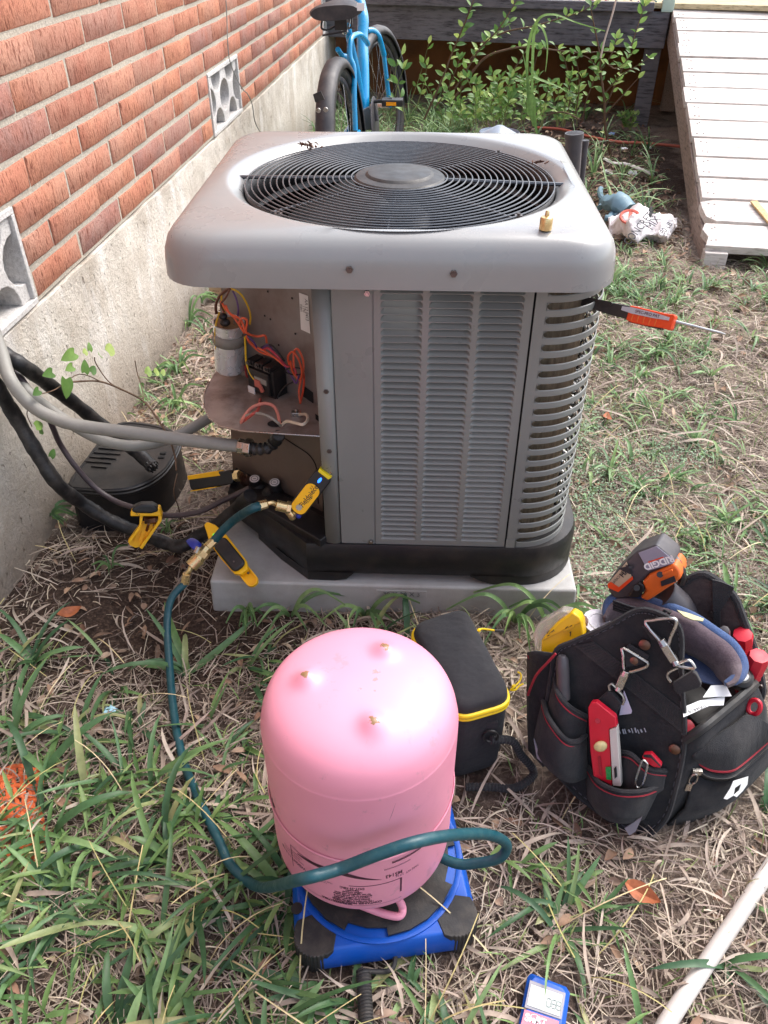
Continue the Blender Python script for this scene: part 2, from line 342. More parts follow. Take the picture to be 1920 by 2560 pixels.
c = k.mix(k.ramp(k.noise(p, 9, 6), [(.5, 0.), (.8, .5)]), c, hexc('9a9086')); k.bump(n2, .003); M['vent'] = k.out(Base_Color=c, Roughness=.93)

wall = thing('brick_wall', 'red brick house wall on a pale rough stucco foundation', 'wall', tuple(NW*WX), WY)
Z0, CH = .482, .0712; Y0, Y1 = -2.2, 5.15
vents = [(.0, .42), (1.95, 2.40), (4.62, 5.02)]; VZ = (.482, .693)
# mortar backing, cut round the vent openings
b = MB(); edges = [Y0]+[e for v in vents for e in v]+[Y1]
for i in range(0, len(edges), 2): b.box((-.11, (edges[i]+edges[i+1])/2, (VZ[0]+VZ[1])/2), (.213, edges[i+1]-edges[i], VZ[1]-VZ[0]))
b.box((-.11, (Y0+Y1)/2, (VZ[1]+2.75)/2), (.213, Y1-Y0, 2.75-VZ[1]))
obj('mortar', b, M['mortar'], wall, world=False)
fb = MB(); fs_y = np.arange(Y0, Y1+.02, .03); rows = 14
for i, y in enumerate(fs_y):
    for j in range(rows+1):
        t = j/rows; z = -.1+(.476+.1)*t+(.006*noise.noise((y*9, 3, 1)) if j == rows else 0)
        fb.v.append((.004+.004*noise.noise((y*5, z*6, 0))+.002*noise.noise((y*22, z*22, 5)), y, z))
    fb.v.append((-.2, y, .478+.004*noise.noise((y*9, 3, 1))))
K = rows+2
for i in range(len(fs_y)-1):
    for j in range(K-1): fb.f.append((i*K+j, (i+1)*K+j, (i+1)*K+j+1, i*K+j+1))
obj('foundation', fb, M['stucco'], wall, world=False, ang=60)
def brick_bm(L, H, seed):
    r = random.Random(seed); b = MB(); c = .004
    j = lambda a=.0012: r.uniform(-a, a)
    y0, y1, z0, z1 = -L/2, L/2, -H/2, H/2
    mids = [y0+(y1-y0)*q for q in (.33, .66)]
    o = [(y0, z0)]+[(m, z0) for m in mids]+[(y1, z0), (y1, 0), (y1, z1)]+[(m, z1) for m in mids[::-1]]+[(y0, z1), (y0, 0)]
    n = len(o); o = [(y+j(.0018), z+j(.0014)) for y, z in o]
    front = [(0+j(.0006), y*(1-c/(L/2)), z*(1-c/(H/2))) for y, z in o]; mid = [(-c*.8, y, z) for y, z in o]; back = [(-.03, y, z) for y, z in o]
    b.loft([back, mid, front], capa=False); return b
protos = {}
def put_brick(y0, y1, z, joined=None):
    L = y1-y0
    if L < .03: return
    key = (round(L, 2), random.randrange(4)); H = CH-.013
    loc = (random.uniform(-.0015, .0015), (y0+y1)/2, z+CH/2+.001)
    if joined is not None:
        joined.add(brick_bm(round(L, 2), H, hash(key) % 97).v, brick_bm(round(L, 2), H, hash(key) % 97).f, Matrix.Translation(loc)); return
    if key not in protos:
        o = obj('brick', brick_bm(round(L, 2), H, key[1]+int(L*100)), M['brick'], wall, world=False, ang=50); protos[key] = o; o.location = loc; return
    o = protos[key].copy(); C.objects.link(o); o.parent = wall; o.location = loc
far = MB(); nrow = 31
for r_ in range(nrow):
    z = Z0+CH*r_; off = .97-.28*12+(.14 if r_ % 2 else 0)+random.uniform(-.012, .012); y = off
    while y < Y1-.02:
        L = .28+random.uniform(-.006, .006); a, e = y+.0045, min(y+L-.0045, Y1); y += L
        if e < Y0: continue
        segs = [(max(a, Y0), e)]
        if z < VZ[1]-.01:
            for v0, v1 in vents:
                ns = []
                for s0, s1 in segs:
                    if s1 <= v0-.008 or s0 >= v1+.008: ns.append((s0, s1))
                    else:
                        if s0 < v0-.008: ns.append((s0, v0-.009))
                        if s1 > v1+.008: ns.append((v1+.009, s1))
                segs = ns
        near = r_ < 10 and e > -.2
        for s0, s1 in segs: put_brick(s0, s1, z, None if near else far)
o = obj('brick_courses_above', far, M['brick'], wall, world=False, ang=50, kind='stuff')
def vent_block(v0, v1):
    W_ = v1-v0; H = VZ[1]-VZ[0]; b = MB(); fr = .014; D = .075; Mv = mtx((-.072, v0, VZ[0]), (0, 1, 0), (0, 0, 1), (1, 0, 0))
    for (x0, x1, y0, y1) in ((0, W_, 0, fr), (0, W_, H-fr, H), (0, fr, fr, H-fr), (W_-fr, W_, fr, H-fr)):
        b.prism([(x0, y0), (x1, y0), (x1, y1), (x0, y1)], D, Mv)
    cw = (W_-2*fr)/2; ch = H-2*fr
    for i in range(2):
        cx, cy = fr+cw*(i+.5), H/2; P = []; R = .6
        for q in range(4):       # square cell with a round bite out of each side: leaves a concave star
            ca, sa = math.cos(q*PI/2), math.sin(q*PI/2)
            for x, y in [(-1, -1)]+[(-R*math.cos(u*PI/8), -1+R*1.15*math.sin(u*PI/8)) for u in range(9)]:
                P.append((cx+(x*ca-y*sa)*cw*.5, cy+(x*sa+y*ca)*ch*.5))
        b.prism(P, D-.006-.003*i, Mv)
    o = obj('vent_block', b, M['vent'], wall, world=False, bevel=.0025, ang=40)
    m = MB(); m.box((-.115, (v0+v1)/2, (VZ[0]+VZ[1])/2), (.004, W_, H)); obj('vent_back', m, M['dark'], o, world=False)
    m = MB()
    for q in range(int(W_/.012)): m.box((-.078, v0+.006+q*.012, (VZ[0]+VZ[1])/2), (.001, .0015, H))
    for q in range(int(H/.012)): m.box((-.0775, (v0+v1)/2, VZ[0]+.006+q*.012), (.001, W_, .0015))
    obj('insect_screen', m, M['screw'], o, world=False)
for v in vents: vent_block(*v)
# thin wire stapled down the wall over the middle vent
def WL(x, y, z): return wall_m @ Vector((x, y, z))
wall_m = Matrix.LocRotScale(wall.location, wall.rotation_euler, None)
b = MB(); pts = [(.012, 2.33, 1.9), (.008, 2.31, 1.2), (.008, 2.29, .89), (.01, 2.245, .76), (.012, 2.24, .69), (.02, 2.29, .62), (.02, 2.37, .57), (.02, 2.44, .54), (.02, 2.5, .49), (.02, 2.52, .42), (.02, 2.6, .36), (.03, 2.66, .33), (.05, 2.9, .2)]
b.tube(cr([WL(*q) for q in pts], 5), .0022, 6); tag(obj('telephone_wire', b, M['conduit']), 'thin grey wire hanging down the brick wall over the far vent block', 'wire')

# ================================================================== DECK and RAMP
rimd = Vector((1.9, -.28, 0)).normalized(); R0 = Vector((-.85, 4.93, 0)); R1 = Vector((1.52, 4.43, 0)); rimd = (R1-R0).normalized(); rimn = Vector((rimd.y, -rimd.x, 0))
deck = thing('wooden_deck', 'low weathered deck with blackened timber edge behind the bushes', 'deck', (R0.x, R0.y, 0))
RL = (R1-R0).length
def dk(u, v, z): return R0+rimd*u-rimn*v+Vector((0, 0, z))   # v runs back
Dm = mtx(R0, rimd, -rimn, Vector((0, 0, 1)))
b = MB(); b.box((RL/2, .02, .545), (RL, .04, .19), Dm); obj('rim_joist', b, M['deckwood'], deck, bevel=.004)
b = MB(); b.box((RL/2-.1, -.022, .665), (RL, .04, .05), Dm); obj('edge_board', b, M['deckwood'], deck, bevel=.006)
for i in range(28):
    b = MB(); b.box((RL/2+1.0, .075+.145*i, .672+random.uniform(-.002, .002)), (RL+2.6, .138, .028), Dm); obj('deck_board', b, M['deckfloor'], deck, bevel=.003)
for u in (.1, RL-.06, RL+1.6):
    b = MB(); b.box((u, .09, .3), (.1, .1, .66), Dm); obj('deck_post', b, M['deckwood'], deck, bevel=.004)
b = MB(); b.box((RL+.12, .5, .32), (.09, .09, .6), Dm); obj('deck_post', b, M['rampside'], deck, bevel=.004)
b = MB(); b.box((RL+.9, .03, .54), (1.7, .04, .19), Dm); obj('rim_joist', b, M['deckwood'], deck, bevel=.004)
b = MB(); b.box((RL-.02, .02, .95), (.07, .05, .62), Dm); obj('railing_post', b, mat('pale_green_paint', hexc('b9cfc0'), .5), deck, bevel=.004)
k = mat('brown_skirting', hexc('8a5a34', .9), .9, 0, .3, 3, dirt=hexc('2a1a12'), da=.7, ds=4)
b = MB(); b.box((RL/2+.6, .75, .3), (RL+3, .03, .7), Dm); obj('skirting_board', b, k, deck)
b = MB(); r2 = random.Random(3)          # litter lying along the deck edge
cols = island('bright_litter', [hexc('e8e8f0'), hexc('c03a50'), hexc('3a8aa0'), hexc('2a2a2a'), hexc('60b070'), hexc('d8c8b0'), hexc('8060a0')], .5)
for i in range(230):
    q = dk(r2.uniform(1.0, RL), r2.uniform(.0, .5), .69); d = r2.uniform(.006, .022); b.box(q, (d, d*r2.uniform(.4, 1), .006), Matrix.Translation(q) @ Matrix.Rotation(r2.uniform(0, 6), 4, 'Z') @ Matrix.Translation(-q))
o = obj('deck_litter', b, cols); o['kind'] = 'stuff'; o['label'] = 'small scraps of litter strewn along the deck edge'; o['category'] = 'litter'

ramp = thing('wooden_ramp', 'sunlit pale wooden ramp of worn cross boards rising to the deck', 'ramp', (1.2, 2.05, 0))
LE = [Vector((1.215, 2.05, .05)), Vector((1.542, 4.5, .64))]; ru = (LE[1]-LE[0]); RLn = ru.length; ru.normalize()
rw = Vector((ru.y, -ru.x, 0)).normalized(); rn = rw.cross(ru); nb = 14
for i in range(nb):
    s0 = RLn*i/nb+.0075; s1 = RLn*(i+1)/nb-.0075; b = MB(); O = LE[0]+rn*(.012+random.uniform(-.003, .003)); dx = random.uniform(-.008, .008)
    c_ = O+ru*((s0+s1)/2)+rw*(.75+dx)
    Mr = mtx(c_, rw, ru, rn); Wd = s1-s0
    if i < 2:      # broken, rotten left corners
        e0 = [(-.75, -Wd/2), (.75, -Wd/2), (.75, Wd/2), (-.74, Wd/2), (-.755, Wd*.2), (-.735, -Wd*.1)] if i == 0 else [(-.70, -Wd/2), (-.68, -Wd*.48), (.75, -Wd/2), (.75, Wd/2), (-.70, Wd/2), (-.755, Wd*.38), (-.752, Wd*.1), (-.74, -Wd*.3)]
        b.prism(e0, .034, Mr @ Matrix.Translation((0, 0, -.017)))
    else: b.box((0, 0, 0), (1.5, Wd, .034), Mr)
    bo_ = obj('ramp_board', b, M['rampwood'], ramp, bevel=.003)
    b = MB()
    for nx_ in (-.72, -.70, -.02, .69):
        for ny_ in (-.3, .3): q = Mr @ Vector((nx_+random.uniform(-.006, .006), Wd*ny_+random.uniform(-.01, .01), .017)); b.cyl(q, q+rn*.0012, .0045, n=7)
    obj('nail_heads', b, M['screw'], bo_, kind='stuff')
for off in (.02, 1.47):
    b = MB(); b.box((off, RLn/2, -.075), (.04, RLn, .13), mtx(LE[0], rw, ru, rn)); obj('stringer', b, M['rampside'], ramp, bevel=.005)
b = MB(); b.box((0, 0, 0), (.09, .06, .07), mtx(A('g', 1225, 1110, 2, .02), rw, Vector((ru.x, ru.y, 0)).normalized(), (0, 0, 1))); obj('wood_block', b, M['rampwood'], ramp, bevel=.004)
P0, P1 = AP('g', 1540, 660, LE[0]+rn*.032, rn), AP('g', 1700, 850, LE[0]+rn*.032, rn)
b = MB(); fx, fy, fz = frame(P1-P0, rn); b.box((.006, 0, (P1-P0).length), (.008, .028, (P1-P0).length*2), mtx(P0, fx, fy, fz)); tag(obj('wood_strip', b, wood('fresh_lath_wood', hexc('d8b98a'), hexc('a98a5c'), (10, 10, 1))), 'thin yellowish wood strip lying across the lower ramp boards', 'strip')
# ================================================================== EQUIPMENT PAD
pad = thing('equipment_pad', 'light grey moulded equipment pad under the condenser', 'pad', (0, 0, 0))
b = MB(); b.loft([[(x, y, z) for x, y in ((-.384, -.003), (.384, -.003), (.384, .765), (-.384, .765))] for z in (-.03, 0)] +
                 [[(-.381, 0, .076), (.381, 0, .076), (.381, .762, .076), (-.381, .762, .076)]])
b.v = [(x, y, z) for x, y, z in b.v]
obj('pad_body', b, M['pad'], pad, bevel=.006, seg=3)
b = MB(); b.box((0, 0, 0), (.105, .002, .018), Matrix.Translation((.02, -.0015, .056))); obj('size_plate', b, M['pad'], pad, bevel=.0008)
text('30 X 30 X 3', .0155, (.02, -.0031, .0555), (1, 0, 0), (0, 0, 1), mat('pad_embossed', hexc('7b7c7e', .8), .5), pad, ext=.0006)

# ================================================================== CONDENSER
ac = thing('condenser_unit', 'grey outdoor air conditioning condenser with its control cover removed', 'air conditioner', (0, .33, .076))
ZB, ZT_ = .165, .722                    # sheet-metal body between base pan and cover
def arc(cx, cy, r, a0, a1, n=10): return [(cx+r*math.cos(a0+(a1-a0)*i/n), cy+r*math.sin(a0+(a1-a0)*i/n)) for i in range(n+1)]
def extr(poly, z0, z1, thick=None):
    b = MB(); b.prism(poly, z1-z0, Matrix.Translation((0, 0, z0))); return b
# base pan: black, feet at the corners, chamfered at the valve corner
out_ = [(-.175, .012)]+arc(.262, .132, .12, -PI/2, 0)+arc(.262, .57, .12, 0, PI/2)+arc(-.25, .57, .12, PI/2, PI)+[(-.37, .2)]
def offs(P, d):                          # move the outline outwards
    n = len(P); R = []
    for i in range(n):
        a, c_, e = Vector(P[i-1]), Vector(P[i]), Vector(P[(i+1) % n]); t = ((e-a)).normalized(); R.append((c_.x+t.y*d, c_.y-t.x*d))
    return R
b = MB(); b.loft([[(x, y, .093) for x, y in offs(out_, -.006)], [(x, y, .1) for x, y in out_], [(x, y, .16) for x, y in offs(out_, .001)], [(x, y, .172) for x, y in offs(out_, -.004)], [(x, y, .172) for x, y in offs(out_, -.03)]])
# skirt down to the pad with an arched relief between the feet
for (x0, x1, y0, y1) in ():
    pass
obj('base_pan', b, M['blackpl'], ac, ang=40)
def foot(p0, p1, n_):                    # foot under a stretch of the outline with sloping ends
    b = MB(); P = [Vector((x, y, 0)) for x, y in out_]; return b
def skirt(P, lo):
    n = len(P); vs = [(x, y, .1) for x, y in P]+[(x, y, z) for (x, y), z in zip(P, lo)]+[(x, y, z) for (x, y), z in zip(offs2(P, .02), lo)]+[(x, y, .1) for x, y in offs2(P, .02)]
    fs = []
    for r_ in range(3):
        for i in range(n-1): fs.append((r_*n+i, r_*n+i+1, (r_+1)*n+i+1, (r_+1)*n+i))
    b.add(vs, fs)
def offs2(P, d):
    R = []
    for i in range(len(P)):
        a, e = Vector(P[max(i-1, 0)]), Vector(P[min(i+1, len(P)-1)]); t = (e-a).normalized(); R.append((P[i][0]-t.y*d, P[i][1]+t.x*d))
    return R
b = MB(); skirt([(-.30, .14), (-.24, .072), (-.175, .012), (-.12, .011), (-.095, .011), (-.08, .011)], [.077, .077, .077, .077, .082, .098]); obj('pan_foot', b, M['blackpl'], ac, ang=40)
b = MB(); skirt([(.16, .011), (.185, .011), (.21, .011), (.24, .0115)]+arc(.262, .132, .12, -PI/2, 0)+[(.382, .2), (.382, .24), (.382, .26)], [.098, .085, .077, .077]+[.077]*11+[.077, .08, .098]); obj('pan_foot', b, M['blackpl'], ac, ang=40)
b = MB(); skirt([(.382, .5), (.382, .55)]+arc(.262, .57, .12, 0, PI/2)+[(.2, .69)], [.09]+[.077]*12+[.09]); obj('pan_foot', b, M['blackpl'], ac, ang=40)
b = MB(); skirt([(-.2, .69)]+arc(-.25, .57, .12, PI/2, PI)+[(-.37, .5)], [.077]*13); obj('pan_foot', b, M['blackpl'], ac, ang=40)
b = MB()                                 # raised moulded ribs by the valves
dgn = Vector((-.82, .65, 0)).normalized(); dgo = Vector((-dgn.y, dgn.x, 0))*-1
if dgo.y > 0: dgo = -dgo
for i, (u, h) in enumerate(((.02, .04), (.06, .055), (.1, .065))):
    c_ = Vector((-.155, .035, .172))+dgn*(u+.02)-dgo*.02
    b.box((0, 0, 0), (.03, .012, h*.4), mtx(c_, dgn, dgo, (0, 0, 1)))
b.box((0, 0, 0), (.19, .06, .02), mtx(Vector((-.20, .09, .178)), dgn, dgo, (0, 0, 1)))
obj('pan_rib', b, M['blackpl'], ac, bevel=.003)
# inner dark liner so that nothing shows through
b = extr([(-.09, .07), (.2, .07), (.30, .15), (.30, .56), (.2, .62), (-.2, .62), (-.3, .55), (-.30, .36), (-.09, .24)], .17, .62); obj('inner_liner', b, M['dark'], ac)
lp_ = [(-.09, .07), (.2, .07), (.30, .15), (.30, .56), (.2, .62), (-.2, .62), (-.3, .55), (-.30, .36), (-.09, .24)]
b = MB(); b.loft([[(x, y, z) for x, y in lp_] for z in (.62, .722)], False, False); obj('chamber_blackout', b, M['dark'], ac, thick=.002)  # added dark walls that keep the fan chamber black
# coil
k = NT('coil_fins'); p = k.pos(); sx = k.n('ShaderNodeSeparateXYZ'); k.set(sx.inputs[0], p)
wv = k.math('SINE', k.math('MULTIPLY', k.math('ADD', sx.outputs[0], sx.outputs[1]), 2600)); n1 = k.noise(k.vec(p, (1, 1, .2)), 120, 4)
c = k.ramp(n1, [(.3, hexc('85745f')), (.7, hexc('bca88c'))]); c = k.mix(k.ramp(wv, [(.2, .6), (.7, 0.)]), c, (.01, .009, .008, 1))
k.bump(wv, .001); M['coil'] = k.out(Base_Color=c, Roughness=.7, Metallic=.3)
cp = [(.236, .034)]+arc(.235, .135, .101, -PI/2, -.5, 8); b = MB()
b.loft([[(x, y, .175) for x, y in cp], [(x, y, .72) for x, y in cp]], False, False, False); obj('coil', b, M['coil'], ac)
cp2 = [(.335, .24), (.335, .56)]; b = MB(); b.loft([[(x, y, .175) for x, y in cp2], [(x, y, .72) for x, y in cp2]], False, False, False); obj('coil', b, M['coil'], ac)
b = MB(); r2 = random.Random(4)
for i in range(22):
    z = .19+.024*i
    for s_ in (0, 1):
        q = Vector((.322+.012*s_, .118+.03*s_, z+r2.uniform(-.002, .002))); t = Vector((.25, .95, 0))
        b.tube(cr([q, q+Vector((.009, -.006, .0)), q+Vector((.012, -.008, .006)), q+Vector((.009, -.006, .012)), q+Vector((0, 0, .012))], 3), .0032, 6)
obj('coil_return_bends', b, M['steel'], ac)
# corner guard with slots: a solid front strip, curved bars between slots
gp = [(.236, .0195), (.25, .0195)]+arc(.25, .125, .1055, -PI/2, 0, 14)+[(.3555, .18), (.3555, .3), (.3555, .36)]
def sweep(path, z0, z1, th=.0025, lip=.0):
    b = MB(); ins = offs2(path, th); rings = []
    for (x, y), (u, v) in zip(path, ins): rings.append([(x, y, z0), (x, y, z1), (u, v, z1), (u, v, z0)])
    b.loft(rings); return b
NS = 22; ztop = .7065; pit = .0246
zs = [ztop-pit*i for i in range(NS)]     # slot centres
sl = .0116                               # slot height
def bar(z0, z1):                         # rounded bar, proud in the middle
    b = MB(); rings = []; n = len(gp); m_ = [.0, .0022, .003, .0022, .0]
    for i, (x, y) in enumerate(gp):
        a, e = Vector(gp[max(i-1, 0)]), Vector(gp[min(i+1, n-1)]); t = (e-a).normalized(); nx, ny = t.y, -t.x
        zz = [z0, z0+.0012, (z0+z1)/2, z1-.0012, z1]; dd = [-.0014, 0, .0003, 0, -.0014]
        rings.append([(x+nx*d, y+ny*d, z) for z, d in zip(zz, dd)]+[(x-nx*.0022, y-ny*.0022, z1-.0006), (x-nx*.0022, y-ny*.0022, z0+.0006)])
    b.loft(rings); return b
bar0 = None
for i in range(NS-1):
    z0, z1 = zs[i+1]+sl/2, zs[i]-sl/2
    if bar0 is None: bar0 = (obj('guard_bar', bar(z0, z1), M['unit'], ac, ang=30), z0)
    else:
        c_ = bar0[0].copy(); C.objects.link(c_); c_.location = (0, 0, z0-bar0[1])
b = MB(); strip = [(.2275, .0235), (.2275, .0195), (.254, .0195)]
st_in = sweep([(.2275, .0195), (.2465, .0195)], ZB, ZT_, .003); b.add(st_in.v, st_in.f)
for z0, z1 in ((zs[0]+sl/2, ZT_), (ZB, zs[-1]-sl/2)):
    q = sweep(gp, z0, z1); b.add(q.v, q.f)
q = sweep([(.3555, .34), (.3555, .37)], ZB, ZT_, .003); b.add(q.v, q.f)
for z in zs:                             # rounded slot ends
    for t in range(5):
        a0 = PI/2+PI*t/5; a1 = PI/2+PI*(t+1)/5; r_ = sl/2
        cxs = .2465+r_; P = [(cxs+r_*math.cos(a0), .0195, z+r_*math.sin(a0)), (cxs+r_*math.cos(a1), .0195, z+r_*math.sin(a1)), (.2455, .0195, z+r_*math.sin(a1)), (.2455, .0195, z+r_*math.sin(a0))]
        b.slab(P, .002, (0, 1, 0))
b.box((.2355, .0185, .178), (.018, .0012, .03)); obj('corner_guard_frame', b, M['unit'], ac, ang=30)
gp_s = [(.3555, .372), (.3555, .57)]+arc(.25, .575, .1055, 0, PI/2, 8)+[(.1, .6805)]
b = MB()
for i in range(NS-1):
    q = sweep(gp_s, zs[i+1]+sl/2, zs[i]-sl/2); b.add(q.v, q.f)
q = sweep([(.3555, .36), (.3555, .40)], ZB, ZT_); b.add(q.v, q.f); obj('side_guard', b, M['unit'], ac)
b = MB(); q = sweep([(.12, .6805), (-.24, .6805)]+arc(-.25, .575, .1055, PI/2, PI, 8)+[(-.3555, .345)], ZB, ZT_); b.add(q.v, q.f); obj('rear_panel', b, M['unit'], ac)
# louvred front panel: frame strips and three columns of pressed louvres
cols_ = [(-.0225, .0462), (.0565, .1275), (.1375, .2095)]; x0p, x1p = -.034, .224; yf = .0205; lp = pit/2
top_l = ztop+.0065; nl = 43; bot_l = top_l-lp*nl
b = MB(); xs_ = [x0p]+[e for c_ in cols_ for e in c_]+[x1p]
for i in range(0, 8, 2): b.box(((xs_[i]+xs_[i+1])/2, yf+.0015, (ZB+ZT_)/2), (xs_[i+1]-xs_[i], .003, ZT_-ZB))
for c0, c1 in cols_:
    b.box(((c0+c1)/2, yf+.0015, (ZT_+top_l)/2), (c1-c0, .003, ZT_-top_l)); b.box(((c0+c1)/2, yf+.0015, (ZB+bot_l)/2), (c1-c0, .003, bot_l-ZB))
for x_, s_ in ((x0p, -1), (x1p, 1)): b.box((x_-s_*.001, yf+.007, (ZB+ZT_)/2), (.002, .012, ZT_-ZB))
obj('louvre_panel', b, M['unit'], ac, ang=30)
def louvre(W_):
    b = MB(); nx, nz = 20, 7; rc = .0075
    for i in range(nx+1):
        x = W_*i/nx; e = min(x, W_-x); s_ = min(1, e/rc)
        cut = rc*.62*(1-math.sqrt(max(0, 1-(1-s_)**2)))        # rounded upper corners
        for j in range(nz+1):
            t = j/nz; z = -lp+t*(lp-.0044-cut); full = math.sqrt(max(0, 1-(1-s_)**2))
            d = .0115*full*t
            b.v.append((x, d, z))
        b.v.append((x, 0, -.0010-cut*.9)); b.v.append((x, 0, 0))
    K = nz+3
    for i in range(nx):
        for j in range(K-1):
            if j == nz and 2 <= i < nx-2: continue             # open gap along the top edge
            b.f.append((i*K+j, (i+1)*K+j, (i+1)*K+j+1, i*K+j+1))
    return b
for c0, c1 in cols_:
    first = None
    for i in range(nl):
        z = top_l-lp*i
        if first is None: first = obj('louvre', louvre(c1-c0), M['unit'], ac, ang=55); first.location = (c0, yf+.0004, z)
        else: c_ = first.copy(); C.objects.link(c_); c_.location = (c0, yf+.0004, z)
# plain panel beside the louvres, then the rounded corner post
b = MB(); b.box((-.0695, yf+.002, (ZB+ZT_)/2), (.067, .003, ZT_-ZB)); b.box((-.0355, yf+.012, (ZB+ZT_)/2), (.003, .02, ZT_-ZB)); obj('front_panel', b, M['unit'], ac, bevel=.0008)
b = MB(); b.box((-.035, yf+.018, (ZB+ZT_)/2), (.01, .004, ZT_-ZB)); b.box((.2258, yf+.018, (ZB+ZT_)/2), (.01, .004, ZT_-ZB)); obj('panel_gap', b, M['dark'], ac)
pp = [(-.103, .034), (-.104, .026), (-.107, .021), (-.112, .0185), (-.12, .0185), (-.1335, .0215), (-.1345, .026), (-.1345, .06), (-.142, .17)]
b = MB(); rings = [[(x, y, z) for x, y in pp] for z in (.135, ZT_)]; b.loft(rings, False, False, False); obj('corner_post', b, M['unit'], ac, ang=50, thick=.0016)
for x, z in ((-.044, .7), (-.044, .178), (-.118, .395), (-.118, .52)):
    b = MB(); b.cyl((x, yf, z), (x, yf-.0035, z), .0055, .005, 6); b.cyl((x, yf-.0035, z), (x, yf-.0045, z), .003, .0025, 8); obj('screw', b, M['steel'] if x > -.1 else M['screw'], ac)

# control compartment: diagonal back panel, flange, tray
PA, PB = Vector((-.142, .17, 0)), Vector((-.392, .352, 0)); pd = (PB-PA).normalized(); pn = Vector((pd.y, -pd.x, 0))
if pn.y > 0: pn = -pn
PBs = PA+pd*.28
def cp_(k_, x, y, off=.0): return AP(k_, x, y, PA+pn*off, pn)
b = MB(); b.slab([PA+Vector((0, 0, .392)), PBs+Vector((0, 0, .392)), PBs+Vector((0, 0, ZT_)), PA+Vector((0, 0, ZT_))], .0015, -pn); obj('control_panel', b, M['unit_in'], ac)
def sp_(x, y): return AP('d', x, y, PA+pn*.045, pn)
b = MB(); b.slab([sp_(499, 925), sp_(694, 925), sp_(698, 1180), sp_(640, 1150), sp_(508, 1080)], .0015, -pn)
b.slab([sp_(499, 925), sp_(499, 925)-pn*.12, sp_(508, 1085)-pn*.12, sp_(508, 1085)], .0015, pd)
obj('service_panel', b, M['service'], ac)
b = MB(); b.tube(cr([cp_('c', *q, .0465) for q in ((790, 1500), (880, 1560), (1000, 1640), (1060, 1720), (1078, 1800), (1085, 1950), (1090, 2070))], 4), .0011, 5); obj('panel_seam', b, M['dark'], ac)
b = MB(); b.box((0, 0, 0), (.004, .105, .33), Matrix.Translation((-.1385, .118, .557))); obj('flange', b, M['unit_in'], ac)
# tray (the shelf the wires sit on)
TZ = .398
tp = [(695, 943), (600, 937), (520, 931), (475, 922), (452, 905), (440, 880), (441, 850), (452, 825), (468, 800)]
P = [A('d', x, y, 2, TZ) for x, y in tp]+[A('d', 575, 822, 2, TZ), A('d', 657, 853, 2, TZ), A('d', 690, 880, 2, TZ)]
b = MB(); b.slab(P, .0018, (0, 0, -1)); tray = obj('tray', b, M['shelf'], ac)
b = MB(); rim = [q+Vector((0, 0, .0005)) for q in P[:8]]
b.tube(rim, .0014, 6); obj('tray_edge', b, M['steel'], tray)
b = MB(); c_ = A('c', 720, 1380, 2, TZ+.001); b.lathe([(.0155, 0), (.0155, .0006)], 20, Matrix.Translation(c_) @ Matrix.Scale(.75, 4, (0, 1, 0))); obj('knockout_hole', b, M['dark'], tray)
b = MB(); b.slab([A('c', *q, 2, TZ+.001) for q in ((1065, 1295), (1100, 1320), (1103, 1370), (1068, 1340))], .0006, (0, 0, 1)); obj('slot', b, M['dark'], tray)
b = MB(); b.slab([cp_('c', *q, .001) for q in ((975, 1060), (1045, 1110), (1050, 1205), (958, 1140))], .0008, pn); obj('slot', b, M['dark'], ac)
for q in ((655, 238), (865, 296), (629, 447), (678, 477), (893, 603), (750, 700)):
    b = MB(); c_ = cp_('c', *q, .0012); b.cyl(c_, c_+pn*.0006, .0022, .0022, 8); obj('screw_hole', b, M['dark'], ac)
b = MB(); c_ = cp_('c', 998, 172, .001); b.cyl(c_, c_+pn*.004, .0055, .005, 6); obj('bolt', b, M['screw'], ac)
# stickers
lab = [cp_('c', *q, .0012) for q in ((925, 248), (1003, 275), (1022, 602), (942, 565))]
b = MB(); b.slab(lab, .0003, pn); st_ = obj('sticker', b, M['white'], ac, label='white serial sticker with printed lines')
lx = (lab[1]-lab[0]).normalized(); ly = (lab[0]-lab[3]).normalized()
for i, (s_, sz_) in enumerate((('AA 12 0413', .011), ('1 M0', .008), ('F0841', .008))):
    text(s_, sz_, (lab[0]+lab[1]+lab[2]+lab[3])/4+pn*.0006+lx*(.006-.007*i)+ly*.008, -ly, lx, M['ink'], st_, sx=.8)
lab = [cp_('c', *q, .0012) for q in ((120, 75), (240, 85), (258, 275), (150, 230))]
b = MB(); b.slab(lab, .0003, pn); st2_ = obj('sticker', b, mat('old_label', hexc('c9b894', .9), .7, 0, .1, 20, dirt=hexc('8a6a40'), da=.5), ac, label='yellowed wiring label at the top corner')
lx = (lab[1]-lab[0]).normalized(); ly = (lab[0]-lab[3]).normalized()
for i in range(7): text('mmm nmwm nnm', .005, (lab[0]+lab[1])/2+pn*.0006-ly*(.012+.008*i), lx, ly, M['inkpink'], st2_, sx=.55)
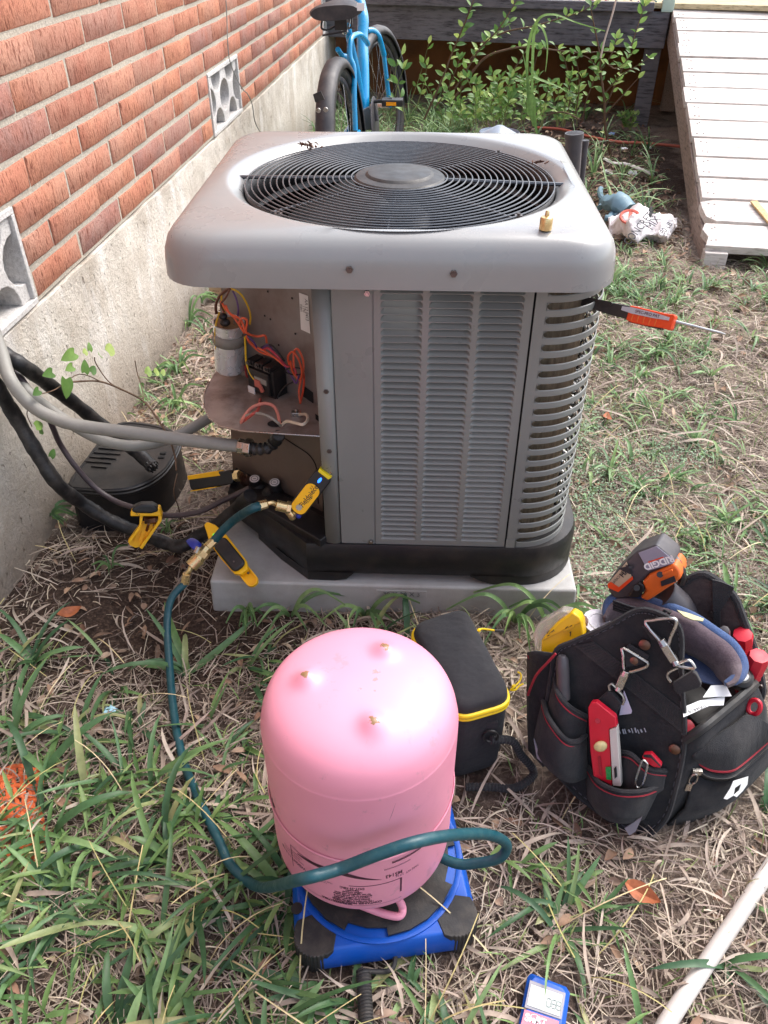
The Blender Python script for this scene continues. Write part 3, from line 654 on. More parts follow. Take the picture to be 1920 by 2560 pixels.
# capacitor
cb = A('c', 310, 900, 2, TZ+.02); ct = cp_('c', 330, 500, .03)
cb = AP('c', 330, 905, PA+pn*.032, pn); ct = AP('c', 315, 500, PA+pn*.032, pn); cb.z = max(cb.z, TZ+.004)
hz = (ct-cb).length; cap_ = MB(); R_ = .031
X, Y, Z = frame(ct-cb); Mc = mtx(cb, X, Y, Z)
cap_.lathe([(R_-.002, 0), (R_, .003), (R_, hz-.004), (R_+.0015, hz-.003), (R_+.0015, hz), (R_-.002, hz), (R_-.003, hz-.005)], 32, Mc)
capo = obj('capacitor', cap_, M['can'], ac, ang=30)
b = MB(); b.lathe([(R_+.0012, hz-.045), (R_+.0012, hz-.022)], 32, Mc, cap=False); obj('strap', b, M['conduit'], capo, thick=.0012)
b = MB(); b.lathe([(R_-.003, hz-.0046), (.001, hz-.0044)], 24, Mc, cap=False); obj('capacitor_top', b, mat('phenolic', hexc('9a7a58'), .6), capo)
b = MB()
for a in (0, 2.1, 4.2):
    b.box((0, 0, 0), (.008, .0012, .011), Mc @ Matrix.Translation((.014*math.cos(a), .014*math.sin(a), hz+.003)) @ Matrix.Rotation(a, 4, 'Z'))
obj('terminal', b, M['steel'], capo)
b = MB(); b.ball(Mc @ Vector((-.004, -.014, hz+.006)), (.011, .009, .008), 12); b.ball(Mc @ Vector((-.008, -.012, hz+.018)), (.009, .008, .007), 12); obj('terminal_boot', b, M['blackpl'], capo)
# contactor
O = cp_('c', 650, 980, .02); Mk = mtx(O, -pd, (0, 0, 1), pn); b = MB()
b.box((0, 0, 0), (.075, .062, .036), Mk); b.box((.0, .0, .02), (.06, .05, .012), Mk)
for i in range(3): b.box((-.024+.024*i, .033, .006), (.018, .014, .03), Mk); b.box((-.024+.024*i, -.034, .002), (.018, .012, .026), Mk)
ctr = obj('contactor', b, M['blackpl'], ac, bevel=.002)
b = MB()
for i in range(3):
    for s_ in (-1, 1): b.box((-.024+.024*i, s_*.036, .023), (.012, .01, .003), Mk); b.cyl(Mk @ Vector((-.024+.024*i, s_*.036, .023)), Mk @ Vector((-.024+.024*i, s_*.036, .028)), .0038, n=8)
obj('terminal', b, M['screw'], ctr)
b = MB(); b.box((.008, .006, .0265), (.034, .012, .001), Mk); obj('rating_strip', b, M['conduit'], ctr)
b = MB(); b.box((-.02, -.026, .028), (.019, .02, .003), Mk); lb = obj('sticker', b, M['white'], ctr, bevel=.001)
b = MB(); b.box((0, -.002, .0262), (.016, .016, .006), Mk); b.box((.006, -.012, .03), (.008, .018, .004), Mk @ Matrix.Rotation(.5, 4, 'Z')); obj('spade_connector', b, mat('pink_connector', hexc('c06a5c'), .5), ctr)
# wiring: every run is its own part
wires = [('orange', hexc('e2603a'), .0023, 0, [(300, 500, .035), (250, 330, .04), (300, 400, .05), (370, 470, .05), (455, 600, .045), (500, 680, .03), (590, 760, .02), (700, 800, .02), (800, 880, .02)]),
 ('orange', hexc('e2603a'), .0023, 0, [(290, 360, .05), (330, 430, .055), (420, 480, .05), (470, 590, .05), (560, 625, .03), (630, 620, .02), (645, 680, .012)]),
 ('orange', hexc('e2603a'), .0022, 0, [(455, 600, .047), (410, 520, .052), (430, 470, .055), (475, 490, .055), (465, 590, .05), (490, 660, .045), (560, 720, .03), (640, 760, .024), (760, 840, .02)]),
 ('orange', hexc('d9552f'), .0022, 0, [(840, 870, .02), (830, 800, .025), (870, 760, .03), (920, 820, .03), (950, 930, .025), (930, 1000, .02), (870, 930, .025), (850, 840, .03)]),
 ('orange', hexc('e8684a'), .0022, 0, [(880, 900, .02), (880, 770, .02), (910, 735, .02), (950, 800, .02), (965, 900, .02), (940, 1010, .018), (925, 1100, .018), (935, 1200, .02)]),
 ('orange', hexc('c9452a'), .0022, 0, [(960, 900, .014), (968, 1020, .014), (955, 1120, .016), (935, 1205, .018)]),
 ('yellow', hexc('e0b820'), .0019, 0, [(300, 480, .04), (255, 300, .04), (280, 240, .04), (340, 215, .04), (420, 260, .03), (480, 360, .02), (505, 450, .015), (500, 520, .012)]),
 ('yellow', hexc('e0b820'), .002, 0, [(455, 610, .05), (462, 720, .045), (470, 850, .045), (510, 960, .045), (580, 1030, .045), (650, 1048, .04)]),
 ('yellow', hexc('d0a820'), .0018, 0, [(235, 420, .06), (200, 560, .062), (205, 700, .062), (215, 800, .055)]),
 ('brown', hexc('5a3220'), .003, 0, [(330, 210, .04), (280, 240, .04), (230, 290, .04), (205, 360, .04), (210, 430, .04)]),
 ('brown', hexc('6a3a26'), .002, 0, [(330, 215, .045), (290, 290, .045), (250, 350, .045), (280, 420, .045)]),
 ('purple', hexc('5a3a78'), .0018, 0, [(350, 230, .04), (385, 310, .04), (400, 390, .04), (395, 450, .04)]),
 ('purple', hexc('5a3a78'), .0018, 0, [(475, 620, .047), (530, 670, .04), (580, 740, .025), (660, 700, .02), (720, 780, .02), (800, 880, .02), (860, 970, .022), (900, 1030, .022), (925, 960, .022)]),
 ('red', hexc('b8344a'), .0024, 0, [(620, 740, .02), (660, 730, .03), (740, 800, .03), (810, 880, .02), (880, 900, .02), (900, 950, .02)]),
 ('red', hexc('a8383a'), .0024, 0, [(460, 880, .02), (470, 960, .018), (490, 980, .012)]),
 ('black', hexc('202022'), .002, 0, [(600, 720, .015), (680, 700, .02), (740, 760, .02), (800, 840, .015)]),
 ('black', hexc('202022'), .002, 0, [(540, 1140, .02), (520, 1200, .02), (480, 1290, .03)]),
 ('black', hexc('202022'), .0016, 0, [(870, 1020, .01), (800, 1060, .02), (745, 1140, .03), (730, 1220, .04)])]
wm = {}
for nm, col, r_, _, pts in wires:
    m_ = wm.setdefault(col, mat('wire_'+nm, col, .4, 0, .1, 40, dirt=hexc('6a5a50'), da=.3, ds=60)); b = MB(); b.tube(cr([cp_('c', x, y, o_) for x, y, o_ in pts], 6), r_, 7); obj('wire', b, m_, ac, label=nm+' wire in the control compartment')
b = MB(); c_ = cp_('c', 458, 603, .048); b.lathe([(.0075, -.0015), (.0075, .0015)], 12, mtx(c_, *frame(Vector((.6, 0, -.8))))); c_ = cp_('c', 885, 935, .022); b.ring([c_+Vector((.019*math.cos(a), .004, .008*math.sin(a))) for a in np.linspace(0, 2*PI, 12)[:-1]], .0016); obj('cable_tie', b, M['blackpl'], ac)
for col, r_, pts in ((hexc('d08070'), .0032, [(425, 1370), (450, 1320), (520, 1240), (620, 1205), (700, 1225), (740, 1290), (760, 1390)]), (hexc('b04a40'), .003, [(440, 1360), (520, 1300), (570, 1260), (590, 1170)]),
                     (hexc('8d857c'), .0026, [(425, 1350), (470, 1310), (560, 1290), (650, 1310), (740, 1370), (765, 1400)]), (hexc('cfc0ac'), .003, [(770, 1395), (820, 1360), (900, 1375), (960, 1385), (1000, 1340), (985, 1300), (930, 1300)])):
    b = MB(); n_ = len(pts); b.tube(cr([A('c', x, y, 2, TZ+.006+.03*math.sin(PI*i/(n_-1))) for i, (x, y) in enumerate(pts)], 6), r_, 8); obj('wire', b, mat('supply_wire', col, .5, 0, .1, 50, dirt=hexc('6a5a50'), da=.3), ac)
b = MB(); c_ = A('c', 905, 1290, 2, TZ+.004); b.box((0, 0, 0), (.02, .014, .008), Matrix.Translation(c_)); b.cyl(c_+Vector((0, 0, .004)), c_+Vector((0, 0, .009)), .004, n=6); obj('ground_lug', b, M['steel'], ac, bevel=.0012)

# ---- top cover
HX, HY, RC = .3595, .354, .075; CX, CY = -.0105, .328; OX, OY, OR_ = .0, .322, .297
def rr_ray(th, hx, hy, r):               # distance from the centre to a rounded rectangle
    dx, dy = math.cos(th), math.sin(th); lo, hi = 0, 1.2
    for _ in range(26):
        t = (lo+hi)/2; x, y = abs(dx*t)-hx+r, abs(dy*t)-hy+r
        d = math.hypot(max(x, 0), max(y, 0))+min(max(x, y), 0)-r
        if d < 0: lo = t
        else: hi = t
    return lo
NTH = 160; rings = []
prof = [(.012, .724, 1), (.0, .7245, 1), (.0, .73, 1), (.001, .752, 1), (.003, .768, 1), (.008, .782, 1), (.016, .793, 1), (.028, .8, 1), (.044, .8035, 1)]
ths = [2*PI*i/NTH for i in range(NTH)]
for ins, z, _ in prof:
    rings.append([(CX+math.cos(t)*rr_ray(t, HX-ins, HY-ins, max(RC-ins*.5, .02)), CY+math.sin(t)*rr_ray(t, HX-ins, HY-ins, max(RC-ins*.5, .02)), z) for t in ths])
last = rings[-1]
circ = [(OX+math.cos(math.atan2(y-OY, x-OX))*(OR_+.02), OY+math.sin(math.atan2(y-OY, x-OX))*(OR_+.02), .8045) for x, y, z in last]
rings.append([tuple((Vector(a)*.5+Vector(c_)*.5)+Vector((0, 0, .0008))) for a, c_ in zip(last, circ)]); rings.append(circ)
for rr_, z in ((OR_+.014, .8035), (OR_+.008, .8), (OR_-.004, .79), (OR_-.010, .785), (OR_-.013, .779), (OR_-.014, .75), (OR_-.014, .72)):
    rings.append([(OX+(x-OX)/math.hypot(x-OX, y-OY)*rr_, OY+(y-OY)/math.hypot(x-OX, y-OY)*rr_, z) for x, y, _ in circ])
b = MB(); b.loft(rings, False, False); cover = obj('top_cover', b, M['unit_top'], ac, ang=60)
for q in ((755, 582), (980, 591), (1285, 580)):
    c_ = A('d', *q, 1, CY-HY); c_.y = CY-HY-.0005
    if q[0] > 1200: c_ = A('d', *q, 1, .03)
    nrm = Vector((0, -1, 0)) if q[0] < 1200 else Vector((.75, -.66, 0)).normalized()
    b = MB(); b.cyl(c_, c_+nrm*.003, .006, .0055, 6); b.cyl(c_+nrm*.003, c_+nrm*.0036, .0028, n=8); obj('screw', b, M['screw'], cover)
# ---- fan grille
gz = .793; b = MB()
NR = 18
def dome(r_): return gz+.006*(1-(r_/.28)**2)
for i in range(NR):
    r_ = .088+i*(.281-.088)/(NR-1); b.ring([(OX+r_*math.cos(2*PI*j/96), OY+r_*math.sin(2*PI*j/96), dome(r_)) for j in range(96)], .0014, 6)
grille = obj('fan_grille', b, M['grille'], ac)
spk = MB(); spk.tube([(.07, 0, dome(.07)-.003), (.282, 0, dome(.282)-.002)], .0021, 6)
heavy = MB(); heavy.tube([(.07, 0, dome(.07)-.004), (.303, 0, gz-.002)], .0034, 6)
for i in range(8):
    a = PI*i/4-.045; base_ = heavy if i in (0, 4) else spk
    m_ = MB(); m_.add(base_.v, base_.f, Matrix.Translation((OX, OY, 0)) @ Matrix.Rotation(a, 4, 'Z')); obj('grille_spoke', m_, M['grille'], grille)
b = MB()
for a in (.8, 2.3, 3.95, 5.5): 
    q = Vector((OX+(.281)*math.cos(a), OY+(.281)*math.sin(a), gz-.002)); b.box(q, (.012, .01, .006)); b.cyl(q, q+Vector((0, 0, .006)), .003, n=6)
obj('grille_clip', b, M['screw'], grille)
b = MB(); b.lathe([(.084, gz-.002), (.084, gz+.004), (.08, gz+.0075), (.068, gz+.009), (.063, gz+.0095), (.061, gz+.0115), (.058, gz+.0135), (.05, gz+.0145), (.001, gz+.0145)], 48, Matrix.Translation((OX, OY, 0))); obj('motor_cap', b, M['hub'], ac, ang=25)
# fan, motor and orifice inside
b = MB(); b.lathe([(OR_-.015, .79), (OR_-.02, .735)], 64, Matrix.Translation((OX, OY, 0)), cap=False); obj('fan_orifice', b, M['blackpl'], ac, thick=.002)
b = MB(); b.lathe([(.001, .60), (.06, .60), (.065, .61), (.065, .72), (.05, .735), (.001, .735)], 24, Matrix.Translation((OX, OY, 0))); obj('fan_motor', b, M['blackpl'], ac)
for i in range(3):
    b = MB(); nr, na = 5, 8
    for r_ in range(nr):
        rr_ = .06+.2*r_/(nr-1)
        for a_ in range(na):
            u = a_/(na-1)-.5; th = 2*PI*i/3+.5+u*1.5*(1-.25*r_/(nr-1))
            b.v.append((OX+rr_*math.cos(th), OY+rr_*math.sin(th), .69-u*.07+.02*u*u))
    b.f = [(r_*na+a_, (r_+1)*na+a_, (r_+1)*na+a_+1, r_*na+a_+1) for r_ in range(nr-1) for a_ in range(na-1)]
    obj('fan_blade', b, mat('fan_aluminium', hexc('5a5e62', .5), .5, .3), ac, thick=.002)
Pl = [A('c', *q, 2, .76) for q in ((1, 1),)]
zl = .735; a_, c2 = A('d', 806, 478, 2, zl), A('d', 903, 481, 2, zl); yy = .075
b = MB(); b.box(((a_.x+c2.x)/2, yy+.0, zl-.0), (.11, .002, .06), None); obj('sticker', b, M['paper'], ac, label='white label seen through the front of the grille')
# debris on the cover
b = MB(); r3 = random.Random(9)
for c0 in (A('d', 670, 312, 2, .806), A('d', 672, 316, 2, .806), A('d', 1155, 350, 2, .80)):
    for i in range(14):
        q = c0+Vector((r3.uniform(-.02, .02), r3.uniform(-.012, .012), 0)); d = Vector((r3.uniform(-1, 1), r3.uniform(-1, 1), r3.uniform(-.2, .8)))*.009; b.tube([q, q+d*.6, q+d], [.0012, .0018, .0006], 4)
o = obj('leaf_debris', b, mat('dry_debris', hexc('5a3d30'), .9)); tag(o, 'small crumbs of dry leaf on the rim of the fan opening', 'debris'); o['kind'] = 'stuff'
# brass cap standing on the cover
c_ = A('d', 1178, 496, 2, .8045); b = MB(); b.lathe([(.0092, 0), (.0098, .001), (.0098, .0165), (.0085, .019), (.0035, .0205), (.0032, .026), (.002, .0285)], 20, Matrix.Translation(c_)); tag(obj('brass_cap', b, M['brass'], None, ang=30), 'small brass valve cap standing on the cover near its front right corner', 'cap')
# ================================================================== PIPES, CONDUIT, VALVES
def run(pts, k=8): return cr([A(z, x, y, ax, v) for z, x, y, ax, v in pts], k)
# service valves and refrigerant fittings belong to the condenser
def dv(k_, x, y, off): return AP(k_, x, y, PA+pn*(off+.012), pn)
def valve(cx, cy, capz):
    top = dv('v', cx, cy, .055); b = MB(); o_ = mtx(top, *frame((0, -.25, 1)))
    b.lathe([(.0125, -.034), (.0135, -.03), (.0135, -.002), (.0125, 0)], 18, o_); b.cyl(top+Vector((0, 0, -.034)), top+Vector((0, .004, -.07)), .009, .012, 12)
    v_ = obj('service_valve', b, M['blackpl'], ac, ang=30)
    b = MB(); b.lathe([(.0108, .0002), (.0108, .001)], 18, o_); obj('cap_disc', b, M['white'], v_)
    b = MB(); b.ring([o_ @ Vector((.0075*math.cos(a), .0075*math.sin(a), .0012)) for a in np.linspace(0, 2*PI, 17)[:-1]], .0006, 4); b.box((0, 0, .0012), (.006, .001, .0006), o_); obj('cap_marking', b, M['ink'], v_)
    return top
vA = valve(930, 213, 0); vB = valve(1068, 238, 0)
b = MB(); c_ = dv('v', 960, 310, .05); b.ball(c_, (.03, .022, .03), 12); c2 = dv('v', 1060, 330, .05); b.ball(c2, (.028, .02, .024), 12); b.tube([c_, c2], .014, 10); b.tube([c2, dv('v', 1150, 360, .05)], .011, 10)
b.tube([c_, vA+Vector((0, 0, -.05))], .012, 10); b.tube([c2, vB+Vector((0, 0, -.05))], .012, 10); obj('valve_body', b, M['foam'], ac)
k = 'l'
# big grey flexible conduit from the wall to the whip fitting
c1 = run([('l', -60, 380, 0, -.80), ('l', 5, 560, 0, -.775), ('l', 60, 730, 2, .47), ('l', 180, 880, 2, .425), ('l', 330, 965, 2, .40), ('l', 500, 1010, 2, .385), ('l', 800, 1050, 2, .37), ('l', 1100, 1090, 2, .355), ('l', 1420, 1128, 2, .345)])
b = MB(); b.tube(c1, .0128, 14); cv = thing('electrical_conduit', 'upper grey flexible conduit curving from the wall to the open wiring compartment', 'conduit', tuple(c1[0])); obj('conduit_tube', b, M['conduit'], cv)
e0 = c1[-1]; e1 = A('l', 1490, 1138, 2, .345); dr = (e1-e0).normalized(); b = MB(); b.cyl(e0-dr*.001, e0+dr*.012, .0165, .0165, 8); b.cyl(e0+dr*.012, e0+dr*.026, .0185, .0185, 6); obj('conduit_nut', b, M['steel'], cv, bevel=.001, ang=30)
p4 = cr([e0+dr*.026, A('c', 560, 1600, 2, .345), A('c', 650, 1590, 2, .35), A('c', 720, 1530, 2, .365), A('c', 750, 1480, 2, .392)], 8); b = MB(); b.tube(p4, [.0115+.0018*math.sin(i*1.3) for i in range(len(p4))], 12); obj('taped_elbow', b, M['foam'], cv, ang=25)
# second grey conduit behind it, sagging under the first
c2_ = run([('l', 60, 640, 0, -.79), ('l', 160, 800, 2, .42), ('l', 290, 905, 2, .38), ('l', 430, 1000, 2, .35), ('l', 600, 1090, 2, .32), ('l', 780, 1125, 2, .30), ('l', 930, 1105, 2, .29), ('l', 1080, 1050, 2, .29), ('l', 1240, 960, 2, .30)])
b = MB(); b.tube(c2_, .0115, 12); tag(obj('electrical_conduit', b, M['conduit']), 'lower grey conduit sagging behind the first one towards the condenser side', 'conduit')
# black insulated suction line
s1 = run([('l', -160, 560, 0, -.81), ('l', -30, 760, 0, -.78), ('l', 90, 950, 2, .37), ('l', 220, 1170, 2, .29), ('l', 340, 1350, 2, .22), ('l', 480, 1460, 2, .15), ('l', 640, 1560, 2, .10), ('l', 800, 1630, 2, .07), ('l', 950, 1690, 2, .05), ('l', 1070, 1720, 2, .05), ('l', 1180, 1660, 2, .075), ('l', 1280, 1600, 2, .11), ('l', 1400, 1500, 2, .165), ('v', 900, 330, 2, .22)])
b = MB(); b.tube(s1, [.0152+.0008*math.sin(i*.9)+.0006*math.sin(i*2.3) for i in range(len(s1))], 14); tag(obj('insulated_pipe', b, M['foam']), 'black foam insulated refrigerant line sweeping from the wall to the valves', 'pipe')
# cut piece of insulation lying over the box
s2 = run([('l', -60, 520, 0, -.80), ('l', 40, 590, 0, -.77), ('l', 150, 660, 0, -.74), ('l', 300, 770, 2, .38), ('l', 450, 880, 2, .31), ('l', 600, 1000, 2, .24), ('l', 740, 1110, 2, .18), ('l', 820, 1170, 2, .155), ('l', 905, 1250, 2, .14)])
ins = thing('pipe_insulation', 'black foam insulation tube with a torn end resting over the valve box', 'insulation', tuple(s2[0])); b = MB(); b.tube(s2, [.0155+.0007*math.sin(i*1.1) for i in range(len(s2))], 14); obj('foam_tube', b, M['foam'], ins)
b = MB(); q = s2[-1]; dr = (s2[-1]-s2[-3]).normalized(); X, Y, Z = frame(dr)
for i in range(9):
    a = i*.7; o_ = q+X*.0115*math.cos(a)+Y*.0115*math.sin(a); b.tube([o_-dr*.01, o_+dr*random.uniform(.004, .014)], [.006, .002], 5)
obj('torn_end', b, M['foam'], ins)
# thin bare line with a brownish jacket
s3 = run([('l', 40, 640, 0, -.79), ('l', 150, 760, 2, .43), ('l', 260, 900, 2, .36), ('l', 310, 1010, 2, .31), ('l', 360, 1120, 2, .25), ('l', 450, 1250, 2, .20), ('l', 560, 1370, 2, .15), ('l', 680, 1450, 2, .125), ('l', 790, 1490, 2, .125), ('l', 900, 1520, 2, .12), ('l', 1020, 1538, 2, .115), ('l', 1180, 1515, 2, .13), ('l', 1320, 1450, 2, .16), ('l', 1480, 1375, 2, .195)])
b = MB(); b.tube(s3, .0062, 10); tag(obj('liquid_line', b, mat('brown_line', hexc('4b3f44', .8), .45, 0, .15, 20, dirt=hexc('8a7a70'), da=.3)), 'thin brownish bare refrigerant line running below the conduit to the valves', 'pipe')
# black valve box
vb = thing('valve_box', 'black plastic in-ground valve box with ribbed lid beside the house wall', 'box', tuple(A('l', 700, 1200, 2, 0)))
LZ = .115
lid2 = [(400, 1350), (520, 1180), (610, 1060), (700, 985), (830, 980), (980, 1010), (1050, 1050), (1060, 1110), (1000, 1230), (930, 1300), (850, 1345), (760, 1375), (650, 1385), (520, 1378)]
P = [A('l', x, y, 2, LZ) for x, y in lid2]; cxy = sum(P, Vector())/len(P); P = cr([q.copy() for q in P], 3, True)
def sc_(q, f, z): v = cxy+(q-cxy)*f; v.z = z; return v
b = MB(); b.loft([[sc_(q, 1.02, -.02) for q in P], [sc_(q, .985, .095) for q in P]], capa=False); obj('box_body', b, M['blackpl'], vb)
b = MB(); b.loft([[sc_(q, 1.0, .094) for q in P], [sc_(q, 1.035, .098) for q in P], [sc_(q, 1.035, .104) for q in P], [sc_(q, 1.01, .106) for q in P], [sc_(q, 1.01, .111) for q in P], [sc_(q, .985, .113) for q in P], [sc_(q, .975, LZ) for q in P], [sc_(q, .93, LZ) for q in P], [sc_(q, .925, LZ-.002) for q in P]]); lid = obj('lid', b, M['blackpl'], vb, ang=25)
b = MB()
for i in range(6):
    for j in range(2):
        p0 = A('l', 500+28*i+40*j, 1215-26*i+30*j, 2, LZ); p1 = A('l', 530+28*i+40*j+60, 1215-26*i+8+30*j, 2, LZ); b.tube([p0, p1], .0022, 4, flat=1)
obj('lid_ribs', b, M['blackpl'], lid, kind='stuff')
b = MB()
for q in ((955, 1192), (965, 1168)): b.box(A('l', *q, 2, LZ-.001), (.014, .008, .003))
obj('lid_slot', b, M['dark'], lid, kind='stuff')

# ================================================================== PROBES AND CLAMPS
def cap_box(L, W, T, r, n=5):            # outline of a rounded bar along +y
    return arc(W/2-r, L-r, r, 0, PI/2, n)+arc(-W/2+r, L-r, r, PI/2, PI, n)+arc(-W/2+r, r, r, PI, 1.5*PI, n)+arc(W/2-r, r, r, 1.5*PI, 2*PI, n)
def plate(b, poly, z0, z1, M_): b.prism(poly, z1-z0, M_ @ Matrix.Translation((0, 0, z0)))
# wireless pressure probe standing up from the valve
pb0 = A('v', 1215, 440, 1, .0); pb1 = A('v', 1425, 165, 1, .02); yv = (pb1-pb0); L_ = yv.length; yv.normalize()
view = (CAM-pb0).normalized(); zv = (view-yv*view.dot(yv)).normalized(); xv = yv.cross(zv); Mp = mtx(pb0, xv, yv, zv)
W_ = .036
pr = thing('pressure_probe', 'yellow and black pressure probe standing up from the right service valve', 'probe', tuple(pb0))
b = MB(); plate(b, cap_box(L_, W_, 0, .014), -.012, .010, Mp); obj('probe_body', b, M['darkgrey'] if 0 else M['blackpl'], pr, bevel=.004, seg=3)
b = MB(); plate(b, [(x, y+.004) for x, y in cap_box(L_*.66, W_*.86, 0, .013)], .0095, .0125, Mp); lab_ = obj('face_plate', b, M['yellow'], pr, bevel=.001)
b = MB(); plate(b, [(-W_*.34, L_-.006), (W_*.34, L_-.006), (W_*.4, L_+.0005), (-W_*.4, L_+.0005)], -.0125, .0105, Mp); obj('end_band', b, mat('bright_yellow', hexc('f5dc10', .9), .4), pr, bevel=.001)
text('Fieldpiece', .0145, Mp @ Vector((.002, L_*.46, .0128)), yv, -xv, M['ink'], lab_, sx=.92, bold=.0002)
text('JL3', .006, Mp @ Vector((-.004, L_*.63, .0128)), yv, -xv, M['ink'], lab_)
b = MB(); b.box((.008, L_*.42, .0127), (.0008, .018, .0002), Mp); obj('underline', b, M['ink'], lab_)
b = MB(); b.lathe([(.0062, .0126), (.0058, .0132)], 16, Mp @ Matrix.Translation((0, .0165, 0))); obj('power_button', b, M['steel'], pr)
k = NT('blue_led'); k.m.node_tree.nodes['Principled BSDF'].inputs['Emission Color'].default_value = (.02, .15, 1, 1); k.m.node_tree.nodes['Principled BSDF'].inputs['Emission Strength'].default_value = 1.5; M['led'] = k.out(Base_Color=(.02, .1, .9, 1))
b = MB(); b.ball((0, L_*.83, .0103), (.003, .0065, .0016), 10, Mp); obj('status_light', b, M['led'], pr)
b = MB(); b.cyl(Mp @ Vector((.008, L_, 0)), Mp @ Vector((.008, L_+.007, 0)), .003, n=8); obj('antenna_tip', b, M['steel'], pr)
b = MB(); q0 = Mp @ Vector((0, .002, 0)); b.tube(cr([q0, Mp @ Vector((0, -.012, 0)), A('v', 1190, 470, 1, -.005), A('v', 1150, 420, 1, -.003)], 5), .0075, 12); obj('swivel_elbow', b, M['brass'], pr)
b = MB(); c_ = A('v', 1235, 468, 1, -.008); b.ball(c_, (.006, .006, .006), 10); obj('valve_core_cap', b, M['bluevalve'], pr)
# second probe lying out to the left
q0 = dv('v', 800, 195, .075); q1 = dv('v', 500, 245, .115); yv = (q1-q0); L2 = yv.length; yv.normalize(); view = (CAM-q0).normalized(); zv = (view-yv*view.dot(yv)).normalized(); xv = yv.cross(zv); Mq = mtx(q0, xv, yv, zv)
pr2 = thing('pressure_probe', 'orange and black pressure probe lying sideways from the left service valve', 'probe', tuple(q0))
b = MB(); plate(b, cap_box(L2, .032, 0, .01), -.012, .012, Mq); obj('probe_body', b, M['blackpl'], pr2, bevel=.004, seg=3)
b = MB(); plate(b, [(.006, .03), (.019, .038), (.019, L2+.001), (.009, L2+.001)], -.011, .0125, Mq); obj('face_plate', b, M['yellow'], pr2, bevel=.002)
b = MB(); plate(b, [(-.0175, .05), (-.0155, .05), (-.0155, L2), (-.0175, L2)], -.008, .011, Mq); obj('trim', b, M['yellow'], pr2)
b = MB(); b.cyl(Mq @ Vector((0, .004, 0)), Mq @ Vector((0, -.012, 0)), .0125, .0125, 6); obj('coupling_nut', b, M['brass'], pr2, ang=30)
b = MB(); c0, c9 = Mq @ Vector((0, -.012, 0)), dv('v', 905, 260, .055); b.cyl(c0, c9, .009, .009, 8); m2 = (c0+c9)/2; b.cyl(c0+(c9-c0)*.3, c0+(c9-c0)*.7, .012, .012, 6); obj('core_fitting', b, M['copper'], pr2, ang=30)
# pipe clamp, right: on the insulated suction line
k0 = A('v', 598, 530, 2, .155); k1 = A('v', 930, 940, 2, .095); yv = (k1-k0); L3 = yv.length; yv.normalize(); view = (CAM-k0).normalized(); zv = (view-yv*view.dot(yv)).normalized(); xv = yv.cross(zv); Mr_ = mtx(k0, xv, yv, zv)
pc = thing('pipe_clamp', 'yellow temperature clamp with a lit green light, just below the teal hose', 'clamp', tuple(k0))
b = MB(); plate(b, [(-.006, 0), (.004, 0), (.012, L3*.14), (.019, L3*.24), (.021, L3*.5), (.019, L3*.76), (.009, L3*.82), (-.009, L3*.82), (-.017, L3*.72), (-.019, L3*.3), (-.014, L3*.1)], -.004, .010, Mr_); obj('clamp_body', b, M['yellow'], pc, bevel=.003)
b = MB(); plate(b, [(x+.002, y+L3*.30) for x, y in cap_box(L3*.47, .032, 0, .012)], .008, .02, Mr_); obj('sensor_housing', b, M['blackpl'], pc, bevel=.005, seg=3)
b = MB(); fl = [(x, y+L3*.62) for x, y in cap_box(L3*.38, .026, 0, .0125)]; il = [(x, y+L3*.635) for x, y in cap_box(L3*.35, .02, 0, .0095)]
b.loft([[Mr_ @ Vector((x, y, z)) for x, y in fl_] for fl_, z in ((fl, -.014), (fl, -.004), (il, -.004), (il, -.011))]); lo = obj('lower_jaw', b, M['yellow'], pc, bevel=.0006)
b = MB(); b.ball((-.004, L3*.83, -.004), (.003, .003, .003), 8, Mr_); b.cyl(Mr_ @ Vector((.004, L3*.66, .0205)), Mr_ @ Vector((.004, L3*.66, .0212)), .002, n=8); obj('rivet', b, M['screw'], lo)
k = NT('green_led'); k.b.inputs['Emission Color'].default_value = (.05, 1, .1, 1); k.b.inputs['Emission Strength'].default_value = .8; gl = k.out(Base_Color=(.05, .8, .1, 1))
b = MB(); b.lathe([(.0068, .010), (.0062, .0118)], 18, Mr_ @ Matrix.Translation((.0, L3*.225, 0))); obj('green_light', b, gl, pc)
b = MB(); b.ring([Mr_ @ Vector((.004*math.cos(a), L3*.225+.004*math.sin(a), .0122)) for a in np.linspace(0, 2*PI, 13)[:-1]], .0005, 4); obj('light_ring', b, M['ink'], pc)
# pipe clamp, left: jaws open on the thin line
k0 = A('l', 868, 1470, 2, .165); k1 = A('l', 800, 1725, 2, .075); yv = (k1-k0); L4 = yv.length; yv.normalize(); view = (CAM-k0).normalized(); zv = (view-yv*view.dot(yv)).normalized(); xv = yv.cross(zv)
xs2 = A('l', 960, 1500, 2, .16)-A('l', 775, 1490, 2, .16)
Ml = mtx(k0, xv, yv, zv)
def Lp(x, y, o_=0.): # local coords of a photo point on the clamp plane
    q = Ml.inverted() @ AP('l', x, y, k0+zv*o_, zv); return (q.x, q.y)
pl_ = thing('pipe_clamp', 'yellow temperature clamp with open jaws and spring, hanging on the thin line', 'clamp', tuple(k0))
b = MB(); plate(b, [Lp(*q) for q in ((778, 1500), (950, 1480), (962, 1530), (775, 1530))], -.012, .016, Ml); obj('upper_jaw', b, M['yellow'], pl_, bevel=.003)
b = MB(); plate(b, [Lp(*q) for q in ((780, 1498), (795, 1470), (840, 1455), (900, 1455), (935, 1470), (945, 1500), (900, 1512), (810, 1510))], -.008, .02, Ml); obj('sensor_housing', b, M['blackpl'], pl_, bevel=.006, seg=3)
